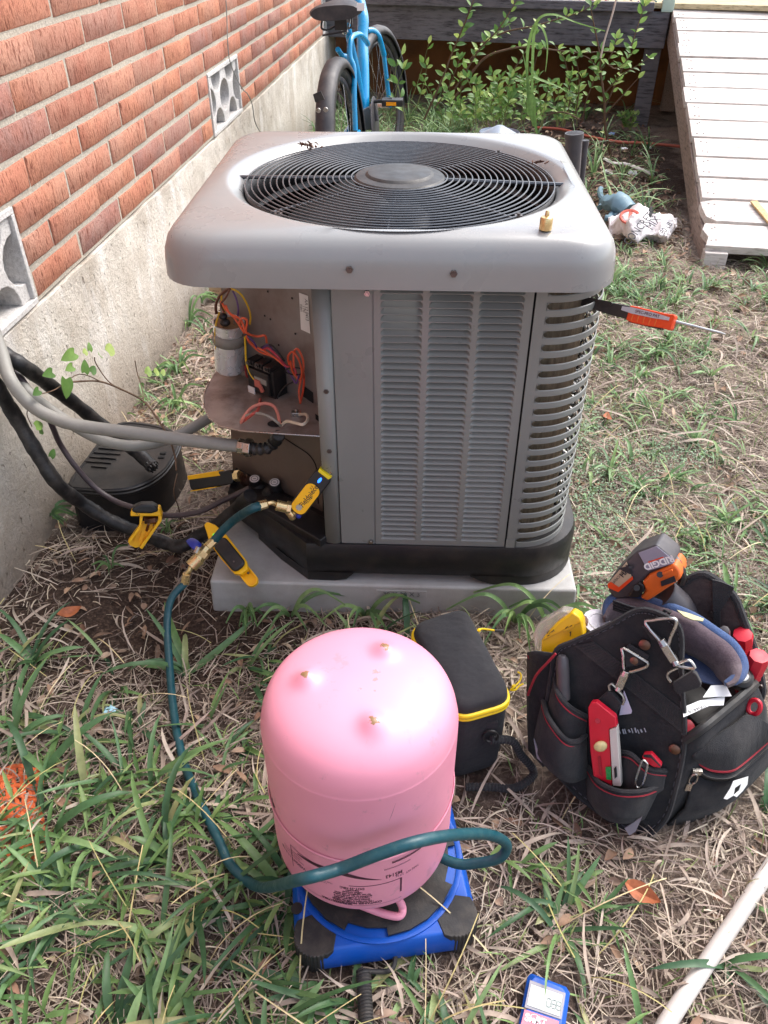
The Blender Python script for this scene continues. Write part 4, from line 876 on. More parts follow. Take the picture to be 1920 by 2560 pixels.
text('▪ ■ ▪' if 0 else '. 3K2 .', .006, Ml @ Vector((*Lp(820, 1517), .0163)), -xv if xv.x < 0 else xv, -yv, M['ink'], pl_)
b = MB()
for P_ in ([(830, 1530), (850, 1530), (838, 1600), (775, 1690), (760, 1685), (828, 1590)], [(935, 1500), (962, 1520), (960, 1560), (905, 1640), (845, 1728), (828, 1718), (915, 1600), (940, 1555)]): plate(b, [Lp(*q) for q in P_], -.012, .010, Ml)
plate(b, [Lp(*q) for q in ((762, 1683), (775, 1675), (850, 1650), (905, 1640), (850, 1728), (800, 1738), (768, 1725), (757, 1705))], -.012, -.009, Ml)
plate(b, [Lp(*q) for q in ((830, 1580), (905, 1580), (900, 1645), (775, 1680), (800, 1640))], -.012, -.008, Ml)
for i in range(3): plate(b, [Lp(808+26*i, 1640), Lp(812+26*i, 1640), Lp(790+26*i, 1700), Lp(786+26*i, 1700)], -.009, -.004, Ml)
obj('handle', b, M['yellow'], pl_, bevel=.0012)
b = MB(); s0, s9 = Ml @ Vector((*Lp(860, 1562), .002)), Ml @ Vector((*Lp(925, 1562), .002)); dd = s9-s0; X, Y, Z = frame(dd)
b.tube([s0+dd*(i/60)+X*.008*math.cos(i*.55*PI/2*1.2)+Y*.008*math.sin(i*.55*PI/2*1.2) for i in range(61)], .0017, 6); b.tube([Ml @ Vector((*Lp(880, 1590), 0)), Ml @ Vector((*Lp(868, 1632), -.004))], .003, 6); obj('spring', b, M['copper'], pl_)

# ================================================================== TEAL CHARGING HOSE
hs_ = thing('charging_hose', 'teal refrigerant hose with brass fittings and a blue-handled ball valve', 'hose', tuple(A('l', 1190, 1790, 2, .1)))
f1 = A('v', 1080, 390, 1, -.004); f2 = A('v', 1020, 385, 1, -.012); f3 = A('v', 965, 400, 1, -.016)
b = MB(); b.cyl(A('v', 1165, 415, 1, -.002), A('v', 1080, 395, 1, -.003), .0105, .0105, 16)
for i in range(16):
    a = 2*PI*i/16; 
b.cyl(A('v', 1180, 415, 1, -.001), A('v', 1150, 410, 1, -.002), .013, .013, 6); b.tube(cr([f1, A('v', 1050, 378, 1, -.008), f2], 5), .0048, 10); b.cyl(f2, f3, .0085, .0095, 6); obj('brass_fitting', b, M['brass'], hs_, bevel=.0006, ang=35)
h1 = cr([f3, A('v', 900, 425, 1, -.025), A('v', 800, 490, 2, .235), A('v', 720, 560, 2, .205), A('v', 655, 635, 2, .18)], 8)
b = MB(); b.tube(h1, .0088, 14); obj('short_hose', b, M['tealhose'], hs_)
g0 = h1[-1]; g1 = A('v', 610, 680, 2, .17); g2 = A('v', 545, 765, 2, .15); g3 = A('v', 490, 820, 2, .14); g4 = A('v', 460, 870, 2, .125); g5 = A('v', 450, 935, 2, .105)
b = MB(); b.cyl(g0, g1, .0095, .0095, 6); b.cyl(g1, g2, .011, .0125, 8); b.cyl(g1+(g2-g1)*.35, g1+(g2-g1)*.75, .0145, .0145, 6); b.cyl(g2, g3, .0135, .0135, 20); b.tube(cr([g3, (g3+g4)/2+Vector((.002, -.001, 0)), g4], 4), .0052, 10); b.cyl(g4, g5, .0085, .0095, 6); bv = obj('ball_valve', b, M['brass'], hs_, bevel=.0006, ang=35)
hd = [A('v', 520, 725, 2, .175), A('v', 540, 690, 2, .18), A('v', 510, 660, 2, .182), A('v', 480, 635, 2, .18)]
b = MB(); b.tube(cr(hd[1:], 4), [.008, .0105, .011, .011, .011, .0105, .01, .009, .008][:9], 8, flat=.4); obj('valve_handle', b, M['bluevalve'], bv)
b = MB(); b.cyl(hd[0], hd[1]+Vector((0, 0, .002)), .0045, n=6); obj('handle_nut', b, M['steel'], bv)
h2 = [g5] + [A(*q) for q in (('f', 1015, -480, 2, .09), ('f', 990, -330, 2, .06), ('f', 1005, -80, 2, .03), ('f', 1025, 150, 2, .022), ('f', 1060, 370, 2, .02), ('f', 1130, 600, 2, .02), ('f', 1300, 960, 2, .025), ('f', 1370, 1100, 2, .03))]
h2 += [A(*q) for q in (('t', 60, 1700, 2, .07), ('t', 300, 1660, 1, -.735), ('t', 560, 1590, 1, -.722), ('t', 800, 1500, 1, -.715), ('t', 1050, 1420, 1, -.70), ('t', 1300, 1380, 1, -.66), ('t', 1480, 1385, 1, -.62), ('t', 1575, 1440, 2, .16), ('t', 1540, 1520, 2, .135), ('t', 1400, 1555, 2, .115), ('t', 1230, 1545, 2, .10))]
h2.append(Vector((.02, -.55, .085)))
b = MB(); b.tube(cr(h2, 8), .0075, 14); obj('long_hose', b, M['tealhose'], hs_)
b = MB()
for i in range(18):
    a = 2*PI*i/18

# ================================================================== REFRIGERANT CYLINDER on the SCALE
TX, TY, TR = -.0255, -.562, .1265
k = NT('pink_cylinder_paint'); p = k.pos(); c = k.mix(k.ramp(k.noise(p, 4, 3), [(.3, 0.), (.7, 1.)]), hexc('e598ad'), hexc('dc8ea5'))
c = k.mix(k.ramp(k.noise(p, 5, 7, .7), [(.6, 0.), (.8, .3)]), c, hexc('b06c80'))
mus = k.noise(k.vec(p, (1, 1, .8)), 24, 8, .72); c = k.mix(k.ramp(mus, [(.6, 0.), (.65, .5)]), c, hexc('b88490'))
c = k.mix(k.ramp(k.noise(p, 13, 2), [(.7, 0.), (.76, .5)]), c, hexc('c24a68'))
# rubbed-through paint on the tips of the three feet and a few chips beside them
def spot(P_, r_, n_=26):
    g = k.n('ShaderNodeVectorMath'); g.operation = 'DISTANCE'; k.set(g.inputs[0], p); g.inputs[1].default_value = P_
    return k.ramp(k.math('ADD', k.math('DIVIDE', g.outputs['Value'], r_), k.math('MULTIPLY', k.math('SUBTRACT', k.noise(p, 190, 4, .7), .5), 2.6)), [(.75, 1.), (.85, 0.)])
ZTOP = .446
feet_px = [(350, 420), (835, 250), (765, 700)]
FT = [A('t', x, y, 2, ZTOP+.0) for x, y in feet_px]
for q in FT: c = k.mix(spot((q.x, q.y, q.z+.008), .0075), c, hexc('8a6a48'))
for x, y, r_ in ((680, 510, .005), (770, 450, .006), (785, 400, .006), (770, 520, .004), (740, 470, .004)): q = A('t', x, y, 2, ZTOP-.004); c = k.mix(spot(tuple(q), r_), c, hexc('a08486'))
k.bump(k.noise(p, 40, 2), .0002); M['pink'] = k.out(Base_Color=c, Roughness=.43, Coat_Weight=.08, Coat_Roughness=.2)
cyl = thing('refrigerant_cylinder', 'pink refrigerant cylinder standing upside down on the blue scale', 'gas cylinder', (TX, TY, .07))
prof = [(.001, .078), (.06, .08), (.09, .086), (.110, .098), (.1215, .115), (TR, .138), (TR, .2425), (TR+.0012, .2435), (TR+.0022, .2455), (TR+.0022, .2485), (TR+.0012, .2505), (TR, .2515), (TR, .366), (.1252, .386), (.1215, .403), (.114, .418), (.102, .429), (.086, .4365), (.066, .4415), (.043, .4445), (.02, .446), (.001, .4463)]
pts = cr([(r_, 0, z) for r_, z in prof], 9)
b = MB(); N_ = 224; b.lathe([(max(q.x, .0005), q.z) for q in pts], N_, Matrix.Translation((TX, TY, 0)))
nv = []
for v in b.v:
    v = Vector(v)
    if v.z > .40:
        for q in FT:
            d = math.hypot(v.x-q.x, v.y-q.y)
            if d < .04: v.z += .0105*math.exp(-(d/.0145)**2)
    nv.append(tuple(v))
b.v = nv; obj('cylinder_shell', b, M['pink'], cyl, ang=80)
# handle ring: bent wire under the inverted shoulder
hpts = [A('t', 560, 1760, 2, .078), A('t', 760, 1840, 2, .070), A('t', 850, 1870, 2, .068), A('t', 915, 1880, 2, .068), A('t', 940, 1860, 2, .070), A('t', 940, 1820, 2, .076), A('t', 915, 1770, 2, .095)]
b = MB(); b.tube(cr(hpts, 6), .0058, 10); obj('handle', b, M['pink'], cyl)
b = MB(); b.cyl((TX, TY, .09), (TX, TY, .06), .02, .018, 12); obj('cylinder_valve', b, M['brass'], cyl)
# printed label, upside down like the cylinder
def wrap(ang0, z0, rr_=TR+.0004):        # x runs to the reader's right of an inverted label
    def f(p_):
        a = ang0-p_.x/TR*1.0; z = (z0-p_.y); z = .134+(z-.145)*1.25 if z < .24 else z
        r_ = rr_
        if z < .138: r_ = .1220+(z-.115)/.023*(TR-.1215)+.0002
        return Vector((TX+r_*math.cos(a), TY+r_*math.sin(a), z))
    return f
lblg = []
def ltext(s_, size, u, z, sx=1., bold=0.): text(s_, size, (0, 0, 0), (1, 0, 0), (0, 1, 0), M['inkpink'], cyl, bend=wrap(-PI/2-u/TR, z), sx=sx, bold=bold)
def lline(u0, z0, u1, z1, t=.0006):
    b = MB(); n = max(2, int(abs(u1-u0)/.004)+1); vs = []
    for i in range(n+1):
        u = u0+(u1-u0)*i/n; z = z0+(z1-z0)*i/n
        du, dz = (0, t) if abs(u1-u0) > abs(z1-z0) else (t, 0)
        for s_ in (-1, 1): vs.append(wrap(-PI/2, 0)(Vector((-(-(u+du*s_)), -(z+dz*s_), 0))*1) if 0 else wrap(-PI/2, 0, TR+.0005)(Vector((-(u+du*s_), -(z+dz*s_), 0))))
    b.v = [tuple(v) for v in vs]; b.f = [(2*i, 2*i+1, 2*i+3, 2*i+2) for i in range(n)]; obj('label_border', b, M['inkpink'], cyl, smooth=False)
# u > 0 is to the right in the picture
lline(-.098, .213, -.010, .213, .0004); lline(-.098, .1450, .060, .1450, .0008); lline(-.098, .213, -.098, .145, .0006); lline(.060, .1875, .060, .1450, .0013); lline(-.010, .1875, .060, .1875, .0006)
lines = ['NON-REFILLABLE', 'CONTAINER PRESSURIZED', '- Do not reuse or refill this cylinder', '- Protect from heat and sunlight', '- Transport of refilled cylinder is', 'prohibited by law, penalty applies', 'for non compliance with terms', 'refilled container', 'Importador', 'DOT-39 NRC']
for i, s_ in enumerate(lines): ltext(s_, .0062 if i in (0, 1, 9) else .0043, .006+(.022 if i == 0 else 0)-.006*(i == 1), .1478+.0037*i+(.001 if i == 9 else 0), .9, .00025)
ltext('Made in U.S.A.', .004, .043, .1845, .9); ltext('Lot 00243', .004, .048, .181, .9)
ltext('M5143', .009, -.050, .200, .95, .0002); ltext('TARE WT  2.0 kg', .006, -.070, .1935, .8)
ltext('mmnmwmwmnmmwm', .0075, -.075, .2245, .8, .0003)
for i in range(7): ltext('FREEZE 4 ' if 0 else 'wnmwmnwmm', .005, -.055, .2145-.0025*i, 1.2) if i == 0 else None
ltext('WEIGHT 11.3 kgs', .008, .098, .186, .85, .0002); ltext('mwnm mnwm nmwmnm', .005, .095, .1935, .8); ltext('nmwmn wmnmw mnw', .0045, .098, .1985, .8); ltext('mnmwnmnwm', .0045, .088, .2035, .8)
ltext('410A', .030, .162, .262, .95, .0008); ltext('R-', .02, .16, .21, .95, .0005)
# dark mountain-shaped print on the label
b = MB(); P = [(-.088, .213), (-.075, .2095), (-.062, .2165), (-.045, .2195), (-.03, .222), (-.012, .2185), (.004, .211), (.02, .2035), (.033, .1995), (.01, .2015), (-.01, .206), (-.03, .209), (-.06, .207)]
for i in range(18):
    u0, u1 = -.085+.118*i/18, -.085+.118*(i+1)/18
    def up(u): return np.interp(u, [-.088, -.062, -.04, -.02, 0, .033], [.2085, .213, .2155, .2155, .209, .197])
    def lw(u): return np.interp(u, [-.088, -.062, -.04, -.02, 0, .033], [.208, .208, .2085, .2075, .2035, .1965])
    W2 = wrap(-PI/2, 0, TR+.0006); n = len(b.v); b.v += [tuple(W2(Vector((-u, -z, 0)))) for u, z in ((u0, lw(u0)), (u1, lw(u1)), (u1, up(u1)), (u0, up(u0)))]; b.f.append((n, n+1, n+2, n+3))
obj('label_emblem', b, M['inkpink'], cyl, smooth=False)
# fine scratches
b = MB()
for P in ([(220, 930), (330, 800), (400, 720), (480, 640), (540, 630), (620, 640), (690, 655)], [(540, 270), (525, 370), (550, 480), (590, 600)], [(900, 1190), (880, 1250), (860, 1300)], [(610, 640), (612, 690), (595, 735)]):
    q_ = []
    for x, y in P:
        best = None
        d = ray('t', x, y)
        for s_ in np.linspace(.6, 1.6, 900):
            w_ = CAM+d*s_; r0 = math.hypot(w_.x-TX, w_.y-TY)
            if r0 < TR and w_.z < np.interp(r0, [u.x for u in pts][::-1], [u.z for u in pts][::-1]) and w_.z > .2 or (r0 <= TR+.0001 and w_.z < .385): best = w_; break
        if best: q_.append(best)
    if len(q_) > 2: b.tube(cr(q_, 3), .0003, 4)
obj('scratch', b, mat('scratch_grey', hexc('8a6a74'), .7), cyl, kind='stuff')

# scale
sa = math.atan2(-.637+.654, .137+.128)*.0+rad(4); SC = Vector((-.004, -.574, 0)); sX = Vector((math.cos(rad(10)), math.sin(rad(10)), 0)); sY = Vector((-sX.y, sX.x, 0))
scl = thing('refrigerant_scale', 'blue electronic scale with black rubber corners under the pink cylinder', 'scale', tuple(SC))
sH = .052; hw, hd_ = .131, .132; Ms = mtx(SC, sX, sY, (0, 0, 1))
def oct_(w_, d_, c_): return [(-w_+c_, -d_), (w_-c_, -d_), (w_, -d_+c_), (w_, d_-c_), (w_-c_, d_), (-w_+c_, d_), (-w_, d_-c_), (-w_, -d_+c_)]
b = MB(); b.loft([[Ms @ Vector((x, y, z)) for x, y in oct_(hw-i_, hd_-i_, .03)] for z, i_ in ((.006, .004), (.012, 0), (.04, 0), (sH, .008))]); obj('scale_body', b, M['blue'], scl, bevel=.003, seg=3)
b = MB(); n = 64; rg = [[Ms @ Vector((r_*math.cos(2*PI*i/n), r_*math.sin(2*PI*i/n), z)) for i in range(n)] for r_, z in ((.1285, sH), (.128, sH+.003), (.124, sH+.0035), (.120, sH+.002))]; 
rg = [[Vector((max(-hw+.004, min(hw-.004, 0)) if 0 else q.x, q.y, q.z)) for q in r_] for r_ in rg]; b.loft(rg, False, False); obj('platform_ring', b, M['blue'], scl, ang=40)
P = []
for i in range(24):                      # mat with stepped notches
    a = 2*PI*i/24; r_ = .119 if i % 6 in (0, 1, 2, 3) else .108; P.append((r_*math.cos(a), r_*math.sin(a))); a2 = 2*PI*(i+.97)/24; P.append((r_*math.cos(a2), r_*math.sin(a2)))
b = MB(); b.prism(P, .0035, Ms @ Matrix.Translation((0, 0, sH+.0025))); obj('rubber_mat', b, M['rubber'], scl, ang=30)
for sx_, sy_ in ((-1, -1), (1, -1), (1, 1), (-1, 1)):
    b = MB(); c0 = (sx_*(hw-.031), sy_*(hd_-.031)); n = 26; out1 = []
    for i in range(n+1):
        a = math.atan2(sy_, sx_)-1.15+2.3*i/n; r_ = .0305+(.0022 if (i % 2) < 1 else 0); out1.append((c0[0]+r_*math.cos(a), c0[1]+r_*math.sin(a)))
    inn = [(c0[0]-sx_*.022, c0[1]+sy_*.026), (c0[0]-sx_*.030, c0[1]-sy_*.004), (c0[0]-sx_*.004, c0[1]-sy_*.030), (c0[0]+sx_*.026, c0[1]-sy_*.022)]
    if sx_*sy_ < 0: inn = inn[::-1]
    full = out1+(inn if (Vector(out1[-1])-Vector(inn[0])).length < (Vector(out1[-1])-Vector(inn[-1])).length else inn[::-1])
    b.prism(full, sH-.0025, Ms @ Matrix.Translation((0, 0, .004))); obj('rubber_corner', b, M['rubber'], scl, bevel=.0015, ang=30)
b = MB(); q = A('t', 298, 1832, 2, sH); b.lathe([(.0085, sH-.001), (.0085, sH+.0012)], 20, Matrix.Translation((q.x, q.y, 0))); obj('level_port', b, M['blackpl'], scl)
c0 = Ms @ Vector((.01, -hd_+.01, .02)); cpath = [c0, Vector((c0.x-.005, c0.y-.025, .012)), A('d', 785, 2098, 2, .015)]
b = MB(); b.tube(cr(cpath, 6), .0035, 8); e = cpath[-1]; en = A('d', 792, 2230, 2, .015); L_ = (en-e).length; X, Y, Z = frame(en-e); turns = 22; hp = []
for i in range(turns*10+1):
    t = i/(turns*10); a = 2*PI*turns*t; hp.append(e+(en-e)*t*1.25+X*.0085*math.cos(a)+Y*.0085*math.sin(a))
obj('cord_lead', b, M['rubber'], scl); b = MB(); b.tube(hp, .0026, 6); obj('coiled_cord', b, M['rubber'], scl)

# handheld display of the scale
m0, m1, m2, m3 = [A('m', *q, 2, .034) for q in ((620, 480), (1430, 760), (1330, 1560), (400, 1560))]
mX = (m1-m0).normalized(); mY = Vector((mX.y, -mX.x, 0))*-1; mW = (m1-m0).length*1.0; mL = .155
hm = thing('scale_display', 'blue handheld scale display with a pale screen lying in the grass', 'meter', (m0.x, m0.y, 0))
dY = -((m0-m3).normalized()); dY = (dY-mX*dY.dot(mX)).normalized()
Mm = mtx(m0+Vector((0, 0, -.034)), mX, -dY, (0, 0, 1))       # +y points away from the camera, origin at far left corner
def mm(x, y, z): return Mm @ Vector((x, -y, z))
o1 = [(0.004, 0), (mW-.006, .002), (mW, .008), (mW, mL-.01), (mW-.008, mL), (.008, mL), (0, mL-.01), (0, .006)]
b = MB(); b.loft([[mm(x*1+i_*(1 if x < mW/2 else -1), y+i_*(1 if y < mL/2 else -1), z) for x, y in o1] for z, i_ in ((.004, .003), (.008, 0), (.026, 0), (.034, .006))]); obj('display_body', b, M['blue'], hm, bevel=.0015)
def inm(k_, x, y, z=.0345):
    q = Mm.inverted() @ AP(k_, x, y, Vector((0, 0, z)), Vector((0, 0, 1))); return q
scr = [AP('m', *q, Vector((0, 0, .0345)), Vector((0, 0, 1))) for q in ((640, 680), (1315, 930), (1230, 1430), (535, 1195))]
b = MB(); b.slab(scr, .0008, (0, 0, 1)); obj('screen_frame', b, mat('screen_bezel', hexc('8a8896', .8), .3, 0, .03, 5, coat=.2), hm, bevel=.0004)
scr2 = [AP('m', *q, Vector((0, 0, .0358)), Vector((0, 0, 1))) for q in ((665, 760), (1255, 965), (1190, 1365), (590, 1150))]
b = MB(); b.slab(scr2, .0003, (0, 0, 1)); sc2 = obj('screen', b, mat('lcd_glass', hexc('c6d0cc', .9), .3, 0, .02, 5), hm)
sX2 = (scr2[1]-scr2[0]).normalized(); sY2 = (scr2[0]-scr2[3]).normalized(); dg = flat('lcd_digit', hexc('8a9492'), .4)
def seg(P_, Q_, o_=.00035):
    b.tube([P_, Q_], .00045, 4)
b = MB(); h_ = .0105; w2 = .0055
for i in range(3):
    c_ = AP('m', (985, 1080, 1170)[i], (1100, 1130, 1160)[i], Vector((0, 0, .0365)), Vector((0, 0, 1)))
    dn, rt = -sY2*h_, sX2*w2; tl = c_-rt/2-dn/2+sX2*.001; sg = [(tl, tl+rt), (tl, tl+dn), (tl+rt, tl+rt+dn), (tl+dn, tl+rt+dn)]+([] if i == 0 else [(tl+dn*.5, tl+dn*.5+rt)])
    for a_, e_ in sg: b.tube([a_+(e_-a_)*.1, e_-(e_-a_)*.1], .0008, 4, flat=1)
obj('digits', b, dg, sc2)
lg = [AP('m', *q, Vector((0, 0, .0344)), Vector((0, 0, 1))) for q in ((540, 1235), (1185, 1460), (1160, 1900), (430, 1660))]
b = MB(); b.slab(lg, .0006, (0, 0, 1)); lgo = obj('brand_panel', b, mat('pink_red_print', hexc('e08090', .9), .5), hm)
text('S', .013, AP('m', 590, 1385, Vector((0, 0, .0353)), Vector((0, 0, 1))), sX2, sY2, M['paper'], lgo, bold=.0005); text('MA', .008, AP('m', 710, 1450, Vector((0, 0, .0353)), Vector((0, 0, 1))), sX2, sY2, M['paper'], lgo, bold=.0005); text('RT', .011, AP('m', 850, 1460, Vector((0, 0, .0353)), Vector((0, 0, 1))), sX2, sY2, M['paper'], lgo, bold=.0005)
b = MB(); c_ = AP('m', 740, 1385, Vector((0, 0, .0352)), Vector((0, 0, 1))); b.ring([c_+sX2*.006*math.cos(a)+sY2*.0035*math.sin(a) for a in np.linspace(0, 2*PI, 17)[:-1]], .0004, 4); obj('brand_mark', b, M['paper'], lgo)
# ================================================================== BLACK CASE WITH THE YELLOW ZIP
cs = thing('tool_case', 'black zip-up case with bright yellow zip standing between cylinder and pad', 'case', (.12, -.32, 0))
zc = .17
Q = [A('t', *q, 2, zc) for q in ((985, 150), (1320, 40), (1610, 590), (1270, 690))]
def rrect(P, r, n=6):                    # rounded quadrilateral from four 3D corners
    out = []
    for i in range(4):
        a, c_, e = P[i-1], P[i], P[(i+1) % 4]; u = (a-c_).normalized()*r; v = (e-c_).normalized()*r
        for j in range(n+1):
            t = j/n; out.append(c_+u*(1-t)**2+v*t**2)
    return out
R0_ = rrect(Q, .028); cc = sum(R0_, Vector())/len(R0_)
def cr_(f, z): return [Vector((cc.x+(q.x-cc.x)*f, cc.y+(q.y-cc.y)*f, z)) for q in R0_]
b = MB(); b.loft([cr_(.93, .0), cr_(.97, .01), cr_(1.0, .05), cr_(1.005, .12), cr_(.995, zc-.0045)], True, False); b.loft([cr_(.995, zc-.0045), cr_(.96, zc-.006)], False, True); obj('case_body', b, M['casefab'], cs, ang=50)
b = MB(); b.loft([cr_(.995, zc+.0045), cr_(1.0, zc+.008), cr_(.985, zc+.018), cr_(.95, zc+.024), cr_(.85, zc+.028), cr_(.5, zc+.031), cr_(.02, zc+.032)], True, True); obj('case_lid', b, M['casefab'], cs, ang=60)
b = MB(); b.ring(cr_(1.005, zc-.0035), .0042, 8); b.ring(cr_(1.005, zc+.0045), .0042, 8); obj('zip_tape', b, M['ziplow'], cs)
b = MB(); b.ring(cr_(1.022, zc+.0005), .0022, 6); obj('zip_teeth', b, mat('zip_teeth', hexc('c8a40c'), .4, 0, .2, 300), cs)
b = MB(); q = A('t', 1600, 500, 2, zc); b.tube(cr([q, A('t', 1625, 480, 2, zc+.008), A('t', 1660, 440, 2, zc+.012), A('t', 1665, 405, 2, zc+.016), A('t', 1645, 390, 2, zc+.016)], 5), .0016, 6); b.tube(cr([q, A('t', 1630, 500, 2, zc+.004), A('t', 1655, 475, 2, zc+.008), A('t', 1680, 462, 2, zc+.01)], 5), .0016, 6); b.ball(q+Vector((.006, .006, .002)), .004, 8); obj('pull_cord', b, M['ziplow'], cs)
b = MB(); b.tube(cr([A('t', *q_, 2, zc) for q_ in ((1395, 140), (1425, 128), (1470, 132), (1510, 138))], 4), .0018, 6); b.ball(A('t', 1410, 135, 2, zc), .0035, 8); obj('pull_cord', b, M['ziplow'], cs)
b = MB(); b.tube([A('t', 1505, 138, 2, zc), A('t', 1560, 140, 2, zc)], .003, 6); obj('pull_tip', b, M['rubber'], cs)
b = MB(); q = A('t', 1480, 770, 2, .115); b.ring([q+Vector((.012*math.cos(a), -.004+.002*math.sin(a), .012*math.sin(a))) for a in np.linspace(0, 2*PI, 17)[:-1]], .0022, 6); obj('d_ring', b, M['blackpl'], cs)
b = MB(); b.box(q+Vector((0, .004, .018)), (.02, .004, .022)); obj('ring_tab', b, M['webbing'], cs)
sp = [q+Vector((0, -.004, -.01)), A('t', 1560, 830, 2, .09), A('t', 1659, 910, 2, .05), A('d', 1325, 1920-280, 2, .02), A('d', 1150, 1668, 2, .012), A('d', 1152, 1680, 2, .01), A('d', 1120, 1705, 2, .01), A('d', 1050, 1705, 2, .01), A('d', 1010, 1700, 2, .01)]
sp = [q+Vector((0, -.004, -.01)), A('d', 1105, 1600, 2, .09), A('d', 1125, 1630, 2, .05), A('d', 1150, 1660, 2, .02), A('d', 1148, 1680, 2, .012), A('d', 1110, 1702, 2, .01), A('d', 1060, 1700, 2, .01), A('d', 1005, 1700, 2, .01)]
cp9 = cr(sp, 14); b = MB(); b.tube(cp9, [.0062+.0016*(i % 2) for i in range(len(cp9))], 8); obj('carry_strap', b, M['webbing'], cs)

# ================================================================== OPEN TOOL BAG
bag = thing('tool_bag', 'open black tool bag with red trim, metal clips and zipped side pocket', 'tool bag', (.45, -.38, 0))
B0, B1, T0 = A('b', 870, 1930, 2, .008), A('b', 190, 1560, 2, .02), A('b', 850, 520, 2, .365)
fN = (B1-B0).cross(T0-B0).normalized()
if fN.dot(CAM-B0) < 0: fN = -fN
def F(x, y, o_=0.): return AP('b', x, y, B0+fN*o_, fN)
def panel(name, pts, off, th, m, parent, k_=4, **kw):
    P = cr([F(x, y, off) for x, y in pts], k_, True) if k_ else [F(x, y, off) for x, y in pts]
    b = MB(); b.slab(P, th, -fN); return obj(name, b, m, parent, **kw)
front = [(860, 1945), (1010, 1840), (1080, 1640), (1130, 1400), (1135, 1200), (1115, 900), (1118, 690), (1080, 590), (980, 535), (880, 510), (800, 530), (640, 620), (440, 710), (330, 765), (300, 900), (270, 1100), (240, 1400), (420, 1640), (560, 1760), (700, 1860)]
fp = panel('front_panel', front, .0, .006, M['bagfab'], bag, 3, bevel=.0015)
b = MB(); b.ring(cr([F(x, y, .001) for x, y in front], 4, True), .0038, 6); obj('edge_binding', b, M['webbing'], bag)
b = MB()
for off_ in (24,):
    cx_, cy_ = 720, 1200; ins_ = cr([F(cx_+(x-cx_)*.955, cy_+(y-cy_)*.965, .0012) for x, y in front], 4, True)
    for i in range(0, len(ins_), 1): b.tube([ins_[i], ins_[(i+1) % len(ins_)]*.55+ins_[i]*.45], .0008, 4)
obj('stitching', b, mat('stitch_grey', hexc('55555c'), .8), bag, kind='stuff')
# webbing band running diagonally across the panel
for P_, o_ in (([(440, 740), (560, 715), (1128, 1150), (1132, 1300)], .0015), ):
    b = MB(); b.slab([F(x, y, o_+.001) for x, y in P_], .0018, -fN); obj('webbing_band', b, M['webbing'], bag)
b = MB()
for i in range(40):
    t = i/39; p0 = Vector((470, 738, 0)).lerp(Vector((1130, 1275, 0)), t); p1 = Vector((560, 715, 0)).lerp(Vector((1128, 1165, 0)), t); b.tube([F(p0.x, p0.y, .0028), F(p1.x, p1.y, .0028)], .0005, 4)
obj('webbing_ribs', b, M['casefab'], bag, kind='stuff')
# pouches on the left and front: cupped strips with red-piped rims
def pouch(name, rim, bot, out, parent=bag):
    n = len(rim); R_ = [F(x, y, out*math.sin(PI*i/(n-1))+.004) for i, (x, y) in enumerate(rim)]; Bt = [F(x, y, out*1.2*math.sin(PI*i/(len(bot)-1))+.004) for i, (x, y) in enumerate(bot)]
    R_ = cr(R_, 5); Bt = cr(Bt, 5); m_ = min(len(R_), len(Bt)); R_, Bt = R_[:m_], Bt[:m_]; rings = []
    for t in (0, .25, .5, .75, 1): rings.append([a.lerp(c_, t)+fN*.004*math.sin(PI*t) for a, c_ in zip(R_, Bt)])
    b = MB(); b.loft(rings, False, False, False); po = obj(name, b, M['bagfab'], parent, thick=.003, ang=70)
    b = MB(); b.tube(R_, .0042, 6, flat=.7); obj('pouch_rim', b, M['webbing'], po)
    dn = (Bt[len(Bt)//2]-R_[len(R_)//2]).normalized(); b = MB(); b.tube([q+dn*.0072+fN*.0022 for q in R_], .0013, 6); obj('red_piping', b, M['redpipe'], po)
    return po
pouch('pouch', [(320, 940), (340, 1040), (420, 1130), (520, 1185)], [(240, 1330), (330, 1400), (420, 1420), (510, 1350)], .028)
pouch('pouch', [(245, 1085), (280, 1190), (380, 1320), (460, 1340), (515, 1300)], [(190, 1330), (230, 1450), (330, 1560), (430, 1600), (530, 1560)], .05)
pouch('pouch', [(725, 1405), (800, 1420), (900, 1505), (1020, 1525)], [(700, 1640), (800, 1720), (900, 1700), (1000, 1640)], .022)
pouch('pouch', [(525, 1495), (590, 1590), (720, 1650), (880, 1650), (985, 1610)], [(530, 1700), (600, 1800), (700, 1850), (800, 1850), (880, 1830)], .05)
b = MB(); P = [F(x, y, .034) for x, y in ((190, 1320), (230, 1420), (340, 1500), (455, 1545), (470, 1560), (330, 1545), (210, 1440))]; b.slab(P, .003, fN); b.slab([F(x, y, .042) for x, y in ((760, 1880), (870, 1810), (830, 1900), (790, 1925))], .003, fN); obj('reflective_trim', b, mat('grey_trim', hexc('8a8690'), .6), bag)
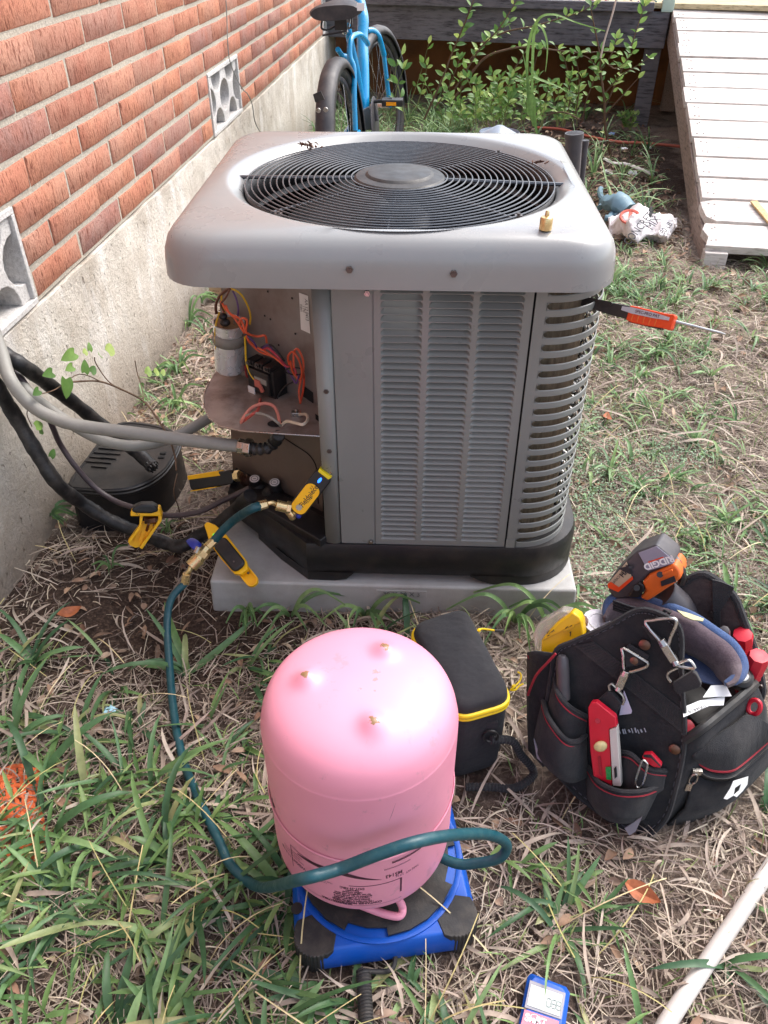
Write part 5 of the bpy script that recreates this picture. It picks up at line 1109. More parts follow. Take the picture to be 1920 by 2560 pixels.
# left side wall with pouch, seen edge-on, and base
lb = [A('b', 150, 770, 2, .23), A('b', 215, 830, 2, .24), A('b', 300, 790, 2, .26)]
back_off = Vector((.135, .235, 0))
b = MB(); SL = [F(330, 790, -.003), F(300, 1000, -.003), F(260, 1300, -.003), F(250, 1500, -.003)]; SB = [A('b', 150, 780, 2, .22), A('b', 150, 950, 2, .16), A('b', 150, 1200, 2, .07), A('b', 160, 1330, 2, .0)]
b.loft([cr(SL, 4), [(a+c_)/2+Vector((-.012, .004, 0)) for a, c_ in zip(cr(SL, 4), cr(SB, 4))], cr(SB, 4)], False, False, False); obj('side_panel', b, M['bagfab'], bag, thick=.004)
b = MB(); b.tube(cr([A('b', 325, 790, 2, .262), A('b', 270, 850, 2, .24), A('b', 200, 930, 2, .2), A('b', 150, 1050, 2, .15)], 5), .0022, 6); b.tube(cr([A('b', 150, 800, 2, .215), A('b', 185, 860, 2, .2), A('b', 225, 880, 2, .2), A('b', 280, 840, 2, .225)], 5), .0018, 6); obj('red_piping', b, M['redpipe'], bag)
# rear panel with brown lining
bk = [(1060, 400), (1120, 350), (1230, 290), (1320, 320), (1440, 420), (1500, 560), (1570, 760), (1615, 950), (1620, 1040), (1560, 1110), (1300, 1180), (1150, 900), (1060, 600)]
Tb = A('b', 1230, 290, 2, .335); rN = Vector((fN.x, fN.y, fN.z-.12)).normalized()
def Rr(x, y, o_=0.): return AP('b', x, y, Tb+rN*o_, rN)
P = cr([Rr(x, y) for x, y in bk], 3, True); b = MB(); b.slab(P, .005, -rN); obj('rear_panel', b, M['bagbrown'], bag)
b = MB(); b.ring(P, .0065, 8); obj('edge_binding', b, M['webbing'], bag)
b = MB(); s_ = [(1310, 320), (1370, 335), (1450, 370), (1420, 430), (1360, 520), (1360, 640), (1320, 640), (1315, 480)]; b.slab([Rr(x, y, .006) for x, y in s_], .003, rN); obj('rear_strap', b, M['webbing'], bag)
b = MB()
for x, y in ((1305, 540), (1610, 995)): q = Rr(x, y, .006); b.cyl(q, q+rN*.003, .005, .004, 10)
obj('rivet', b, M['screw'], bag)
# floor and inside
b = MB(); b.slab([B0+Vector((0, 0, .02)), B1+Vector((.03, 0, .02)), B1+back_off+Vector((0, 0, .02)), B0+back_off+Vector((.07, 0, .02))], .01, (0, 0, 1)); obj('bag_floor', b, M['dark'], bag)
b = MB(); q0 = F(1120, 1330, -.004); q1 = Rr(1590, 1010, .004)
# right end wall and its bulging zipped pocket
rimP = cr([F(1138, 1330, -.001), A('b', 1250, 1255, 2, .225), A('b', 1380, 1150, 2, .225), A('b', 1500, 1050, 2, .225), A('b', 1580, 975, 2, .225)], 5)
mid = cr([F(1080, 1640, -.001), A('b', 1220, 1500, 2, .14), A('b', 1380, 1380, 2, .14), A('b', 1520, 1260, 2, .14), A('b', 1640, 1120, 2, .14)], 5)
low = cr([A('b', 1000, 1870, 2, .0), A('b', 1150, 1830, 2, .0), A('b', 1320, 1770, 2, .0), A('b', 1500, 1640, 2, .0), A('b', 1680, 1440, 2, .0)], 5)
b = MB(); b.loft([rimP, mid, low], False, False, False); obj('end_panel', b, M['bagfab'], bag, thick=.005)
b = MB(); b.tube(rimP, .0075, 8); obj('end_rim', b, M['rubber'], bag)
z1_, z2_ = .165, .135
lidp = [A('b', 1185, 1440, 2, .175), A('b', 1300, 1330, 2, .19), A('b', 1450, 1230, 2, .195), A('b', 1550, 1175, 2, .195), A('b', 1720, 1270, 2, .175)]
lidf = [A('b', 1215, 1470, 2, .150), A('b', 1300, 1520, 2, .14), A('b', 1420, 1525, 2, .135), A('b', 1510, 1470, 2, .135), A('b', 1680, 1320, 2, .14)]
zf = [q+Vector((.0, -.004, -.022)) for q in lidf]
pb_ = [A('b', 1010, 1880, 2, .0), A('b', 1160, 1850, 2, .0), A('b', 1350, 1770, 2, .0), A('b', 1500, 1620, 2, .0), A('b', 1690, 1400, 2, .0)]
pm_ = [(a+c_)/2+Vector((.006, -.012, 0)) for a, c_ in zip(zf, pb_)]
b = MB(); b.loft([cr(lidp, 5), cr(lidf, 5)], False, False, False); obj('pocket_flap', b, M['webbing'], bag, thick=.004)
b = MB(); b.loft([cr(zf, 5), cr(pm_, 5), cr(pb_, 5)], False, False, False); obj('pocket_front', b, M['bagfab'], bag, thick=.004)
b = MB(); b.tube(cr(lidf, 6), .0028, 6); obj('red_piping', b, M['redpipe'], bag)
zl_ = cr([(a+c_)/2 for a, c_ in zip(lidf, zf)], 26); b = MB()
b.tube(zl_, .0055, 6, flat=.5); zo = obj('zip_tape', b, M['webbing'], bag)
b = MB()
for i in range(0, len(zl_)-1): q = zl_[i]+Vector((-.001, -.005, 0)); b.box(q, (.0022, .0016, .0042))
obj('zip_teeth', b, M['rubber'], zo, kind='stuff')
q = A('b', 1205, 1510, 2, .142); b = MB(); b.box(q+Vector((0, -.006, 0)), (.014, .006, .010)); b.ring([q+Vector((-.003+.006*math.cos(a), -.010, -.014+.013*math.sin(a))) for a in np.linspace(0, 2*PI, 13)[:-1]], .0014, 6); b.box(q+Vector((-.006, -.011, -.034)), (.009, .002, .018)); obj('zip_pull', b, M['steel'], zo)
# white emblem on the pocket: two broken triangles round a diamond
eN = (pm_[3]-zf[3]).cross(pb_[4]-pb_[3]).normalized()
if eN.dot(CAM-zf[3]) < 0: eN = -eN
Eo = A('b', 1465, 1630, 2, .085)+eN*.008
def Ee(x, y): return AP('b', x, y, Eo, eN)
b = MB()
for P_ in ([(1380, 1700), (1418, 1640), (1450, 1632), (1440, 1680), (1400, 1705)], [(1418, 1640), (1440, 1590), (1500, 1572), (1533, 1560), (1528, 1610), (1500, 1650), (1475, 1650), (1490, 1605), (1450, 1632)], [(1440, 1680), (1475, 1650), (1500, 1650), (1460, 1690)]): b.slab([Ee(*q) for q in P_], .0006, eN)
obj('emblem', b, M['paper'], bag)
# straps, triangle rings and snap hooks
def seg_ring(name, pts, r_, m, off, parent=bag): b = MB(); b.ring(cr([F(x, y, off) for x, y in pts], 3, True), r_, 7); return obj(name, b, m, parent)
tabs = [[(790, 725), (915, 800), (880, 850), (770, 870), (752, 760)], [(870, 612), (905, 625), (990, 690), (975, 705), (930, 700)]]
for P_ in tabs: b = MB(); b.slab([F(x, y, .005) for x, y in P_], .003, fN); obj('strap_tab', b, M['webbing'], bag, bevel=.0008)
seg_ring('triangle_ring', [(750, 755), (748, 800), (752, 880), (772, 908), (880, 880), (905, 858), (898, 840), (830, 885), (780, 890), (762, 850), (765, 790)][:7]+[(898, 842)], .0022, M['steel'], .010)
seg_ring('triangle_ring', [(888, 600), (930, 580), (1000, 570), (1070, 570), (1083, 600), (1050, 680), (1015, 740)], .0024, M['steel'], .012)
for (xa, ya, xb, yb) in ((770, 895, 715, 1020), (985, 700, 1085, 860)):
    p0, p1 = F(xa, ya, .012), F(xb, yb, .012); X, Y, Z = frame(p1-p0, fN); Lh = (p1-p0).length; b = MB(); b.box((0, 0, Lh/2), (.007, .012, Lh*.72), mtx(p0, X, Y, Z)); b.cyl(p0, p0+(p1-p0)*.25, .006, .007, 8); b.cyl(p0+(p1-p0)*.82, p1, .0045, .006, 8); obj('snap_hook', b, M['steel'], bag, bevel=.001)
seg_ring('swivel_ring', [(1085, 862), (1150, 830), (1185, 850), (1192, 885)], .0022, M['steel'], .012)
b = MB(); b.tube(cr([F(x, y, .012) for x, y in ((1090, 880), (1040, 905), (1028, 935), (1050, 968))], 4), .0022, 6); b.tube(cr([F(x, y, .012) for x, y in ((715, 1020), (745, 1050), (755, 1080), (745, 1110))], 4), .0022, 6); b.tube(cr([F(x, y, .012) for x, y in ((712, 1010), (680, 980), (660, 990), (665, 1020))], 4), .0022, 6); obj('swivel_ring', b, M['steel'], bag)
for P_, nm_ in (([(1065, 960), (1190, 885), (1215, 900), (1245, 960), (1240, 985), (1100, 1030), (1075, 1000)], 1), ([(660, 1010), (690, 1020), (750, 1090), (700, 1175), (580, 1100), (590, 1075)], 1)):
    b = MB(); b.slab([F(x, y, .006) for x, y in P_], .010, fN); obj('strap_loop', b, M['webbing'], bag, bevel=.002)
b = MB()
for x, y in ((885, 732), (820, 830), (1073, 1388)): q = F(x, y, .005); b.lathe([(.0085, 0), (.0085, .002), (.005, .0035), (.0005, .004)], 16, mtx(q, *frame(fN)))
obj('rivet', b, M['copper'], bag)
b = MB(); b.slab([F(x, y, .004) for x, y in ((755, 1020), (805, 1150), (800, 1165), (725, 1175))], .001, fN); obj('fabric_label', b, mat('lavender_label', hexc('c9c2d8'), .8), bag)
b = MB(); r5 = random.Random(5)
for i in range(9):
    x = 720+i*20+r5.uniform(-4, 4); b.tube([F(x, 1262+r5.uniform(-6, 6), .0035), F(x+10, 1288+r5.uniform(-6, 6), .0035)], .0014 if i % 2 else .0009, 4)
obj('worn_embroidery', b, mat('worn_white', hexc('9a9aa4'), .8), bag, kind='stuff')
q = A('b', 1572, 1125, 2, .2); b = MB(); X, Y, Z = frame(Vector((-.7, -.6, .3))); b.ring([q+X*.013*math.cos(a)+Y*.009*math.sin(a) for a in np.linspace(0, 2*PI, 17)[:-1]], .0038, 7); obj('red_grommet', b, M['red'], bag)

# ================================================================== THINGS IN AND AROUND THE BAG
# torpedo level in the front pouch
lv = thing('spirit_level', 'red and white torpedo level standing in the front pouch of the tool bag', 'level', tuple(F(630, 1600, .02)))
def Fp(pts, o_): return [F(x, y, o_) for x, y in pts]
b = MB(); b.slab(Fp([(527, 1130), (545, 1098), (580, 1095), (700, 1190), (708, 1250), (660, 1265), (680, 1625), (560, 1560), (540, 1400)], .034), .012, -fN); obj('level_body', b, M['red'], lv, bevel=.002)
b = MB(); b.slab(Fp([(662, 1270), (708, 1255), (735, 1625), (682, 1620)], .036), .014, -fN); obj('level_edge', b, M['pvc'], lv, bevel=.001)
b = MB(); b.slab(Fp([(692, 1510), (706, 1495), (712, 1560), (696, 1575)], .0366), .001, fN); obj('edge_slot', b, M['dark'], lv)
b = MB(); b.ball(F(608, 1372, .035), (.011, .006, .012), 12); obj('vial', b, mat('vial_cream', hexc('d8c890'), .2, 0, .1, 60), lv); b = MB(); b.slab(Fp([(640, 1500), (672, 1498), (675, 1580), (645, 1575)], .0352), .002, fN); obj('vial', b, mat('vial_green', hexc('2f9a50', .8), .25, 0, .1, 60), lv)
b = MB(); b.slab(Fp([(590, 1440), (605, 1430), (618, 1560), (600, 1545)], .0352), .001, fN); b.cyl(F(588, 1212, .0345), F(588, 1212, .036), .004, n=10); obj('moulded_mark', b, mat('dark_red', hexc('9a1226'), .5), lv)
# red folding utility tool and carabiner in the small pouch
ut = thing('folding_knife', 'red folding tool clipped in the small front pouch beside the level', 'knife', tuple(F(920, 1480, .02)))
b = MB(); b.slab(Fp([(865, 1445), (878, 1420), (925, 1418), (990, 1490), (985, 1510), (940, 1505), (880, 1470)], .022), .010, -fN); obj('tool_handle', b, M['red'], ut, bevel=.002)
b = MB(); b.slab(Fp([(878, 1424), (922, 1424), (982, 1490), (988, 1500), (925, 1440), (880, 1436)], .0235), .002, fN); obj('tool_edge', b, M['ink'], ut)
b = MB(); b.ring(cr(Fp([(870, 1465), (895, 1475), (900, 1500), (875, 1600), (850, 1632), (828, 1615), (835, 1560)], .036), 4, True), .0016, 6); tag(obj('carabiner', b, M['steel']), 'thin wire carabiner clipped over the front pouch of the tool bag', 'carabiner')
# grey screwdriver handle in the left pouch
b = MB(); p0, p1 = F(365, 800, .012), F(375, 1070, .016); X, Y, Z = frame(p1-p0); b.lathe([(.001, 0), (.006, .0005), (.0095, .006), (.0105, .02), (.0105, (p1-p0).length)], 12, mtx(p0, X, Y, Z)); tag(obj('screwdriver', b, M['darkgrey']), 'dark grey tool handle standing in the left pouch of the tool bag', 'screwdriver')
# yellow organiser with clear lid
G = [(235, 705), (255, 640), (350, 560), (415, 530), (480, 560), (490, 590), (500, 680), (390, 740), (260, 800)]
ob = thing('parts_organizer', 'small yellow parts organiser with clear lid leaning out of the tool bag', 'organizer', tuple(A('b', 350, 700, 2, .22)))
oN = (fN+Vector((.1, 0, .1))).normalized(); Oc = A('b', 370, 680, 2, .255)
def Og(x, y, o_=0.): return AP('b', x, y, Oc+oN*o_, oN)
b = MB(); b.slab([Og(*q) for q in ((235, 710), (262, 672), (330, 600), (430, 528), (475, 556), (492, 590), (505, 690), (400, 740), (260, 960), (228, 850))], .028, -oN); obj('organizer_body', b, M['yellow'] if 0 else mat('organizer_yellow', hexc('f4c40c', .95), .38, 0, .06, 20, dirt=hexc('9a7a20'), da=.25), ob, bevel=.004)
b = MB(); b.slab([Og(x, y, -.012) for x, y in ((185, 660), (215, 600), (360, 520), (425, 532), (330, 600), (262, 680), (235, 720), (228, 850), (190, 770))], .03, -oN); obj('clear_lid', b, M['clear'], ob, bevel=.003)
b = MB(); b.slab([Og(x, y, .001) for x, y in ((245, 700), (340, 655), (480, 590), (482, 597), (340, 664), (245, 712))], .001, oN); b.slab([Og(x, y, .001) for x, y in ((372, 640), (435, 610), (438, 622), (376, 652))], .004, oN); obj('latch', b, mat('organizer_shadow', hexc('c89a0a'), .4), ob)
b = MB()
for P_ in ([(270, 665), (285, 640), (282, 665), (300, 650)], [(300, 655), (312, 640), (315, 650)], [(270, 680), (285, 672)], [(385, 632), (400, 620), (408, 628), (425, 612)], [(412, 660), (420, 650), (416, 680)]): b.tube([Og(x, y, .002) for x, y in P_], .0007, 4)
obj('marker_scribble', b, M['ink'], ob)
# rolls of tape
q = A('b', 475, 610, 2, .25); b = MB(); b.lathe([(.0115, -.008), (.0165, -.008), (.0165, .008), (.0115, .008)], 24, mtx(q, *frame((-.5, -.7, .35)))); b.ball(q, (.011, .011, .007), 10); tag(obj('brown_knob', b, mat('dirty_brown', hexc('7a5a4c'), .7, 0, .4, 80)), 'small round dirty brown plug beside the yellow organiser', 'plug')
q = A('b', 508, 590, 2, .25); b = MB(); b.ring([q+Vector((.009*math.cos(a), .004*math.sin(a), .009*math.sin(a))) for a in np.linspace(0, 2*PI, 17)[:-1]], .0032, 7); tag(obj('plastic_ring', b, mat('cream_ring', hexc('e0c878'), .4)), 'small cream plastic ring beside the yellow organiser', 'ring')
tr_ = thing('tape_roll', 'roll of grey tape standing behind the front panel of the tool bag', 'tape', tuple(A('b', 600, 600, 2, .25)))
q = A('b', 600, 590, 2, .26); Mt = mtx(q, *frame((.05, -.1, 1))); b = MB(); b.lathe([(.018, -.03), (.027, -.03), (.027, 0), (.018, 0)], 28, Mt); obj('tape_body', b, mat('tape_silver', hexc('9a96a0'), .35, .2, .1, 60), tr_, ang=30); b = MB(); b.lathe([(.0175, -.028), (.0175, .001)], 24, Mt, cap=False); obj('tape_core', b, M['paper'], tr_, thick=.001)
# cordless grease-gun style drill upside down with battery on top
dr_ = thing('cordless_drill', 'orange and grey cordless drill standing battery up at the back of the bag', 'drill', tuple(A('b', 960, 420, 2, .28)))
Dc = A('b', 800, 330, 2, .33); dN = (fN+Vector((.0, .0, -.1))).normalized()
def Dd(x, y, o_=0.): return AP('b', x, y, Dc+dN*o_, dN)
# battery: side face + top face built as a solid
sd_ = [Dd(*q) for q in ((650, 345), (775, 205), (905, 275), (900, 330), (800, 440), (690, 450), (655, 400))]
bt = [(650, 345), (770, 205), (830, 150), (960, 105), (1050, 180), (1075, 225), (915, 290), (870, 340), (800, 440), (690, 450), (655, 400)]
b = MB(); b.slab([Dd(*q) for q in bt], .055, -dN); obj('battery', b, M['darkgrey'], dr_, bevel=.005, seg=3)
b = MB(); b.slab([Dd(x, y, .002) for x, y in ((650, 350), (770, 212), (808, 320), (712, 400))], .001, dN); dl = obj('battery_label', b, mat('label_tan', hexc('b8a68c'), .5, 0, .06, 30), dr_)
b = MB(); b.slab([Dd(x, y, .0035) for x, y in ((650, 352), (672, 338), (722, 372), (808, 302), (812, 322), (718, 402), (655, 375))], .0006, dN); obj('label_band', b, M['orange'], dl)
lx = (Dd(808, 320)-Dd(770, 212)).normalized(); lv_ = (Dd(770, 212)-Dd(650, 350)).normalized()
text('4', .032, Dd(778, 262, .004), -lx, -lv_ if 0 else (lv_ if 0 else Vector(lx.cross(dN))), M['ink'], dl, bold=.0008)
text('AH', .012, Dd(755, 283, .004), lv_*-1, lx.cross(dN).cross(lv_) if 0 else lx*-1, M['ink'], dl, bold=.0003); text('HIGH CAPACITY', .0065, Dd(712, 318, .004), lv_*-1, lx*-1, M['ink'], dl)
b = MB(); bt2 = [(845, 155), (960, 112), (1045, 182), (1066, 222), (905, 268)]; b.slab([Dd(x, y, .002) for x, y in bt2], .0015, dN); tp_ = obj('battery_top', b, mat('light_grey_plastic', hexc('9492a2', .95), .4, 0, .08, 20), dr_, bevel=.001)
ax_ = (Dd(1030, 205)-Dd(920, 240)).normalized(); text('RIDGID', .015, Dd(972, 218, .0042), -ax_, -(dN.cross(-ax_)) if 0 else dN.cross(-ax_), M['paper'], tp_, bold=.0006)
b = MB(); b.slab([Dd(x, y, .004) for x, y in ((905, 212), (1000, 180), (1004, 185), (910, 219))], .0005, dN); obj('logo_line', b, M['orange'], tp_)
b = MB(); b.slab([Dd(x, y, .004) for x, y in ((865, 345), (915, 292), (1072, 225), (1108, 270), (1112, 320), (1060, 360), (900, 465), (850, 440), (890, 400))], .05, -dN); ft = obj('handle_foot', b, M['dorange'], dr_, bevel=.005, seg=3)
b = MB(); b.slab([Dd(x, y, .0055) for x, y in ((985, 335), (1070, 300), (1082, 335), (990, 366))], .001, dN); b.cyl(Dd(980, 293, .004), Dd(980, 293, .0065), .005, n=10); obj('fuel_gauge', b, M['ink'], ft)
b = MB(); b.slab([Dd(x, y, .0055) for x, y in ((995, 280), (1060, 255), (1064, 266), (1000, 292))], .004, dN); obj('rib', b, M['dorange'], ft, bevel=.001)
b = MB(); b.slab([Dd(x, y, .006) for x, y in ((815, 370), (850, 340), (880, 365), (880, 400), (840, 440), (775, 435))], .012, -dN); b.cyl(Dd(832, 378, .006), Dd(832, 378, .011), .006, n=10); obj('battery_latch', b, M['blackpl'], dr_, bevel=.002)
b = MB(); b.tube(cr([Dd(990, 410, -.03), Dd(1030, 440, -.035), Dd(1080, 490, -.04), Dd(1110, 560, -.05), Dd(1130, 620, -.06)], 5), [.028, .027, .026, .026, .026, .026, .026, .026, .026, .027, .027, .027, .028, .028, .028, .029, .03, .03, .03, .03, .03], 18); obj('grip', b, M['darkgrey'], dr_)
b = MB(); b.tube(cr([Dd(1060, 175, -.03), Dd(1095, 220, -.02), Dd(1125, 300, -.02), Dd(1110, 350, -.02)], 4), .006, 8); obj('belt_clip', b, M['blackpl'], dr_)
# knee pad / padded cap folded across the bag
kp = thing('knee_pad', 'folded blue and faded brown padded fabric lying across the open bag', 'knee pad', tuple(A('b', 1100, 700, 2, .3)))
top_ = [(640, 570), (660, 500), (720, 445), (830, 445), (960, 490), (1060, 520), (1200, 580), (1320, 660), (1430, 740), (1495, 830), (1505, 900), (1470, 960), (1400, 995)]
bot_ = [(640, 610), (690, 620), (760, 610), (830, 590), (930, 620), (1020, 700), (1110, 760), (1180, 800), (1250, 850), (1300, 900), (1330, 950), (1370, 985), (1395, 998)]
zk = lambda i: .30-.06*abs(i/12-.45)
TT = [A('b', x, y, 2, zk(i)) for i, (x, y) in enumerate(top_)]; BB = [A('b', x, y, 2, zk(i)-.05) for i, (x, y) in enumerate(bot_)]
kn = Vector((-.35, -.55, .75)).normalized(); rings = []
for t in np.linspace(0, 1, 9): rings.append(cr([a.lerp(c_, t)+kn*.026*math.sin(PI*t)**.6 for a, c_ in zip(TT, BB)], 4))
rb = [[q-kn*.03 for q in rings[-1]], [q-kn*.03 for q in rings[0]]]
b = MB(); b.loft(rings, False, False, False); obj('brown_face', b, M['maroonfab'], kp, thick=.006, ang=70)
ed = cr([q+kn*.003+Vector((0, .006, -.002)) for q in TT], 5); b = MB(); b.tube(ed, [.0095*min(1, .35+2.2*math.sin(PI*min(.999, max(.001, i/len(ed))))) for i in range(len(ed))], 10); obj('blue_edge', b, M['bluefab'], kp)
b = MB(); P = [A('b', x, y, 2, .245) for x, y in ((1125, 775), (1230, 820), (1320, 840), (1340, 900), (1395, 985), (1370, 1000), (1245, 970), (1190, 900), (1130, 860))]; b.slab(P, .012, (-kn)); obj('navy_underside', b, M['navyfab'], kp, bevel=.003)
b = MB()
for i in range(4): b.tube(cr([A('b', x, y+i*17, 2, .315-.004*i)+kn*.012 for x, y in ((690, 465), (720, 475), (790, 500), (850, 515), (880, 520))], 4), .0022, 5)
obj('ribbed_cuff', b, M['casefab'], kp)
b = MB(); b.slab([A('b', x, y, 2, .315) for x, y in ((1085, 520), (1160, 540), (1255, 575), (1250, 590), (1180, 580), (1130, 560))], .002, (0, 0, 1)); obj('worn_label', b, mat('worn_label', hexc('c9c29a'), .8, 0, .3, 60), kp)
b = MB(); b.tube([A('b', 985, 550, 2, .31), A('b', 1010, 520, 2, .32), A('b', 1045, 525, 2, .32), A('b', 1020, 555, 2, .31)], .003, 6); obj('strap_hook', b, M['blackpl'], kp)
# papers
for nm_, lab_, P_, z_ in (('paper_slip', 'curled white paper slip sticking out of the bag below the blue fabric', [(1250, 1065), (1300, 990), (1395, 988), (1430, 1058)], .245), ('paper_slip', 'long white paper strip printed with a number hanging inside the tool bag', [(1122, 1130), (1230, 1085), (1388, 1060), (1380, 1115), (1290, 1118), (1128, 1190)], .24)):
    b = MB(); P = [A('b', x, y, 2, z_-.0*i) for i, (x, y) in enumerate(P_)]; b.slab(P, .0006, (0, 0, 1)); o = tag(obj(nm_, b, M['paper']), lab_, 'paper')
text('1004419', .0095, A('b', 1215, 1135, 2, .2412), A('b', 1170, 1150, 2, .24)-A('b', 1260, 1122, 2, .24), Vector((0, -1, 0)), M['ink'], o)
# black cases and clutter deeper inside
b = MB(); P0_, P1_ = A('b', 1150, 1200, 2, .17), A('b', 1330, 1110, 2, .17); dx_ = (P1_-P0_); X = dx_.normalized(); Y = Vector((-X.y, X.x, 0)); Mb_ = mtx((P0_+P1_)/2+Y*.03+Vector((0, 0, -.04)), X, Y, (0, 0, 1)); b.box((0, 0, 0), (dx_.length, .10, .10), Mb_)
for i in range(6): b.box((-dx_.length*.4+dx_.length*.16*i, -.051, 0), (.004, .004, .09), Mb_)
tag(obj('socket_case', b, M['blackpl'], None, bevel=.003), 'black plastic case standing inside the tool bag under the paper strip', 'case')
def tool_handle(px, py, qx, qy, z0, z1, r_, m, name, lab, cat):
    p0, p1 = A('b', px, py, 2, z0), A('b', qx, qy, 2, z1); Lh = (p0-p1).length; Mh = mtx(p1, *frame(p0-p1)); b = MB(); b.lathe([(r_*.75, 0), (r_, .012), (r_, Lh*.5), (r_*1.08, Lh-.01), (r_*.95, Lh-.001), (r_*.6, Lh)], 8, Mh)
    for i in range(5): b.lathe([(r_*1.0, Lh*.12*(i+1)), (r_*1.06, Lh*.12*(i+1)+.003), (r_*1.0, Lh*.12*(i+1)+.006)], 8, Mh)
    return tag(obj(name, b, m, None, ang=30), lab, cat)
tool_handle(1500, 665, 1500, 800, .27, .21, .0155, M['red'], 'nut_driver', 'short red hex tool handle at the back right of the bag', 'nut driver')
tool_handle(1605, 800, 1500, 1040, .27, .17, .0155, M['red'], 'nut_driver', 'long ribbed red tool handle leaning over the right rim of the bag', 'nut driver')
tool_handle(1385, 640, 1395, 720, .29, .24, .008, M['darkgrey'], 'screwdriver', 'small grey handle between the blue fabric and the rear panel', 'screwdriver')
tool_handle(1148, 1240, 1152, 1300, .20, .17, .012, M['red'], 'screwdriver', 'red handle tip just showing behind the front panel edge', 'screwdriver')
b = MB(); q = A('b', 1490, 945, 2, .235); b.lathe([(.016, -.012), (.018, -.008), (.018, .006), (.013, .011), (.001, .012)], 20, mtx(q, *frame((-.2, -.3, 1)))); pj = thing('probe_thermometer', 'black-headed red stem tool beside the long red handle in the bag', 'thermometer', tuple(q)); obj('dial_head', b, M['blackpl'], pj)
b = MB(); b.tube([A('b', 1475, 965, 2, .22), A('b', 1480, 1020, 2, .205), A('b', 1478, 1070, 2, .19)], [.008, .005, .004], 8); obj('stem_sleeve', b, M['red'], pj); b = MB(); b.lathe([(.010, .0118), (.009, .0128)], 16, mtx(q, *frame((-.2, -.3, 1)))); obj('dial_face', b, M['steel'], pj)

# ================================================================== VOLTAGE TESTER STUCK IN THE GUARD
vt = thing('voltage_tester', 'black and orange hand tool with steel shaft poked through the condenser slots', 'tester', tuple(A('h', 200, 170, 1, .07)))
pa, pb2, pc2, pd_ = A('h', 130, 160, 1, .105), A('h', 550, 260, 1, .03), A('h', 915, 330, 1, -.005), A('h', 1310, 430, 1, -.035)
ax_ = (pd_-pa).normalized(); vw = (CAM-pb2).normalized(); zz = (vw-ax_*vw.dot(ax_)).normalized(); yy_ = zz.cross(ax_); Mv_ = mtx(pb2, ax_, yy_, zz); La = (pb2-pa).length; Lb = (pc2-pb2).length
b = MB(); b.loft([[Mv_ @ Vector((x, s_*w_, h_)) for s_, h_ in ((-1, -.008), (1, -.008), (1, .008), (-1, .008))] for x, w_ in ((-La-.02, .004), (-La*.75, .006), (-La*.3, .0095), (-.002, .0105), (.004, .0105))]); obj('jaw', b, M['blackpl'], vt, bevel=.0015)
b = MB(); b.loft([[Mv_ @ Vector((x, .0075+s_*w_, h_)) for s_, h_ in ((-1, .006), (1, .006), (1, .0105), (-1, .0105))] for x, w_ in ((-La*.85, .0015), (-La*.3, .003), (-La*.28, .001))]); obj('jaw_rail', b, M['blackpl'], vt)
b = MB(); b.loft([[Mv_ @ Vector((x, s_*w_+o_, h_)) for s_, h_ in ((-1, -.009), (1, -.009), (1, .009), (-1, .009))] for x, w_, o_ in ((0, .0115, 0), (.01, .013, -.001), (Lb*.5, .0125, -.001), (Lb*.8, .0115, 0), (Lb*.97, .0125, 0), (Lb, .010, 0))]); hb = obj('grip', b, M['orange'], vt, bevel=.003, seg=3)
b = MB(); b.loft([[Mv_ @ Vector((x, .0045+s_*w_, .0093)) for s_ in (-1, 1)]+[Mv_ @ Vector((x, .0045+s_*w_, .0100)) for s_ in (1, -1)] for x, w_ in ((-.012, .003), (.006, .0048), (Lb*.55, .0042), (Lb*.9, .0025))]); gr_ = obj('grip_label', b, mat('label_whitegrey', hexc('b9b4b8'), .35), hb)
text('SPEC-PRO PAT', .0062, Mv_ @ Vector((Lb*.42, .0045, .0103)), ax_, yy_, M['inkpink'], gr_, bold=.0001)
b = MB()
for i in range(5): b.box((Lb*(.12+.13*i), -.0045, .0092), (.0016, .013, .0012), Mv_)
obj('grip_rib', b, M['dorange'], hb)
b = MB(); b.loft([[Mv_ @ Vector((x, -.0125+s_*.002, h_)) for s_, h_ in ((-1, -.006), (1, -.006), (1, .006), (-1, .006))] for x in (.004, Lb*.8)]); obj('trigger', b, M['blackpl'], vt)
b = MB(); b.tube([pc2, pc2.lerp(pd_, .9), pd_], [.0026, .0022, .0008], 8); obj('steel_shaft', b, M['steel'], vt)

# ================================================================== ODDMENTS ON THE GROUND
b = MB(); P = cr([A('d', 1400, 2290, 2, .019), A('d', 1440, 2212, 2, .019), A('d', 1550, 2045, 2, .019), A('d', 1659, 1882, 2, .019), A('d', 1760, 1730, 2, .019)], 8); b.tube(P, .012, 16); tag(obj('pvc_pipe', b, M['pvc']), 'white plastic pipe lying diagonally in the lower right corner', 'pipe')
def crumple(name, lab, cat, c_, r_, m, seed, sub=4, sq=(1, 1, .5), rough=.35):
    bm = bmesh.new(); bmesh.ops.create_icosphere(bm, subdivisions=sub, radius=1)
    for v in bm.verts:
        p_ = v.co.copy(); n = noise.cell(p_*2.3+Vector((seed, 0, 0)))*.5+abs(noise.noise(p_*2.6+Vector((0, seed, 0))))*1.2+abs(noise.noise(p_*6+Vector((0, 0, seed))))*.45
        v.co = Vector((p_.x*sq[0], p_.y*sq[1], p_.z*sq[2]))*(1-rough+rough*n*1.5)*r_
    me = bpy.data.meshes.new(name); bm.to_mesh(me); bm.free(); me.materials.append(m); me.shade_smooth(); me.set_sharp_from_angle(angle=rad(28)); o = bpy.data.objects.new(name, me); C.objects.link(o); o.location = c_; return tag(o, lab, cat)
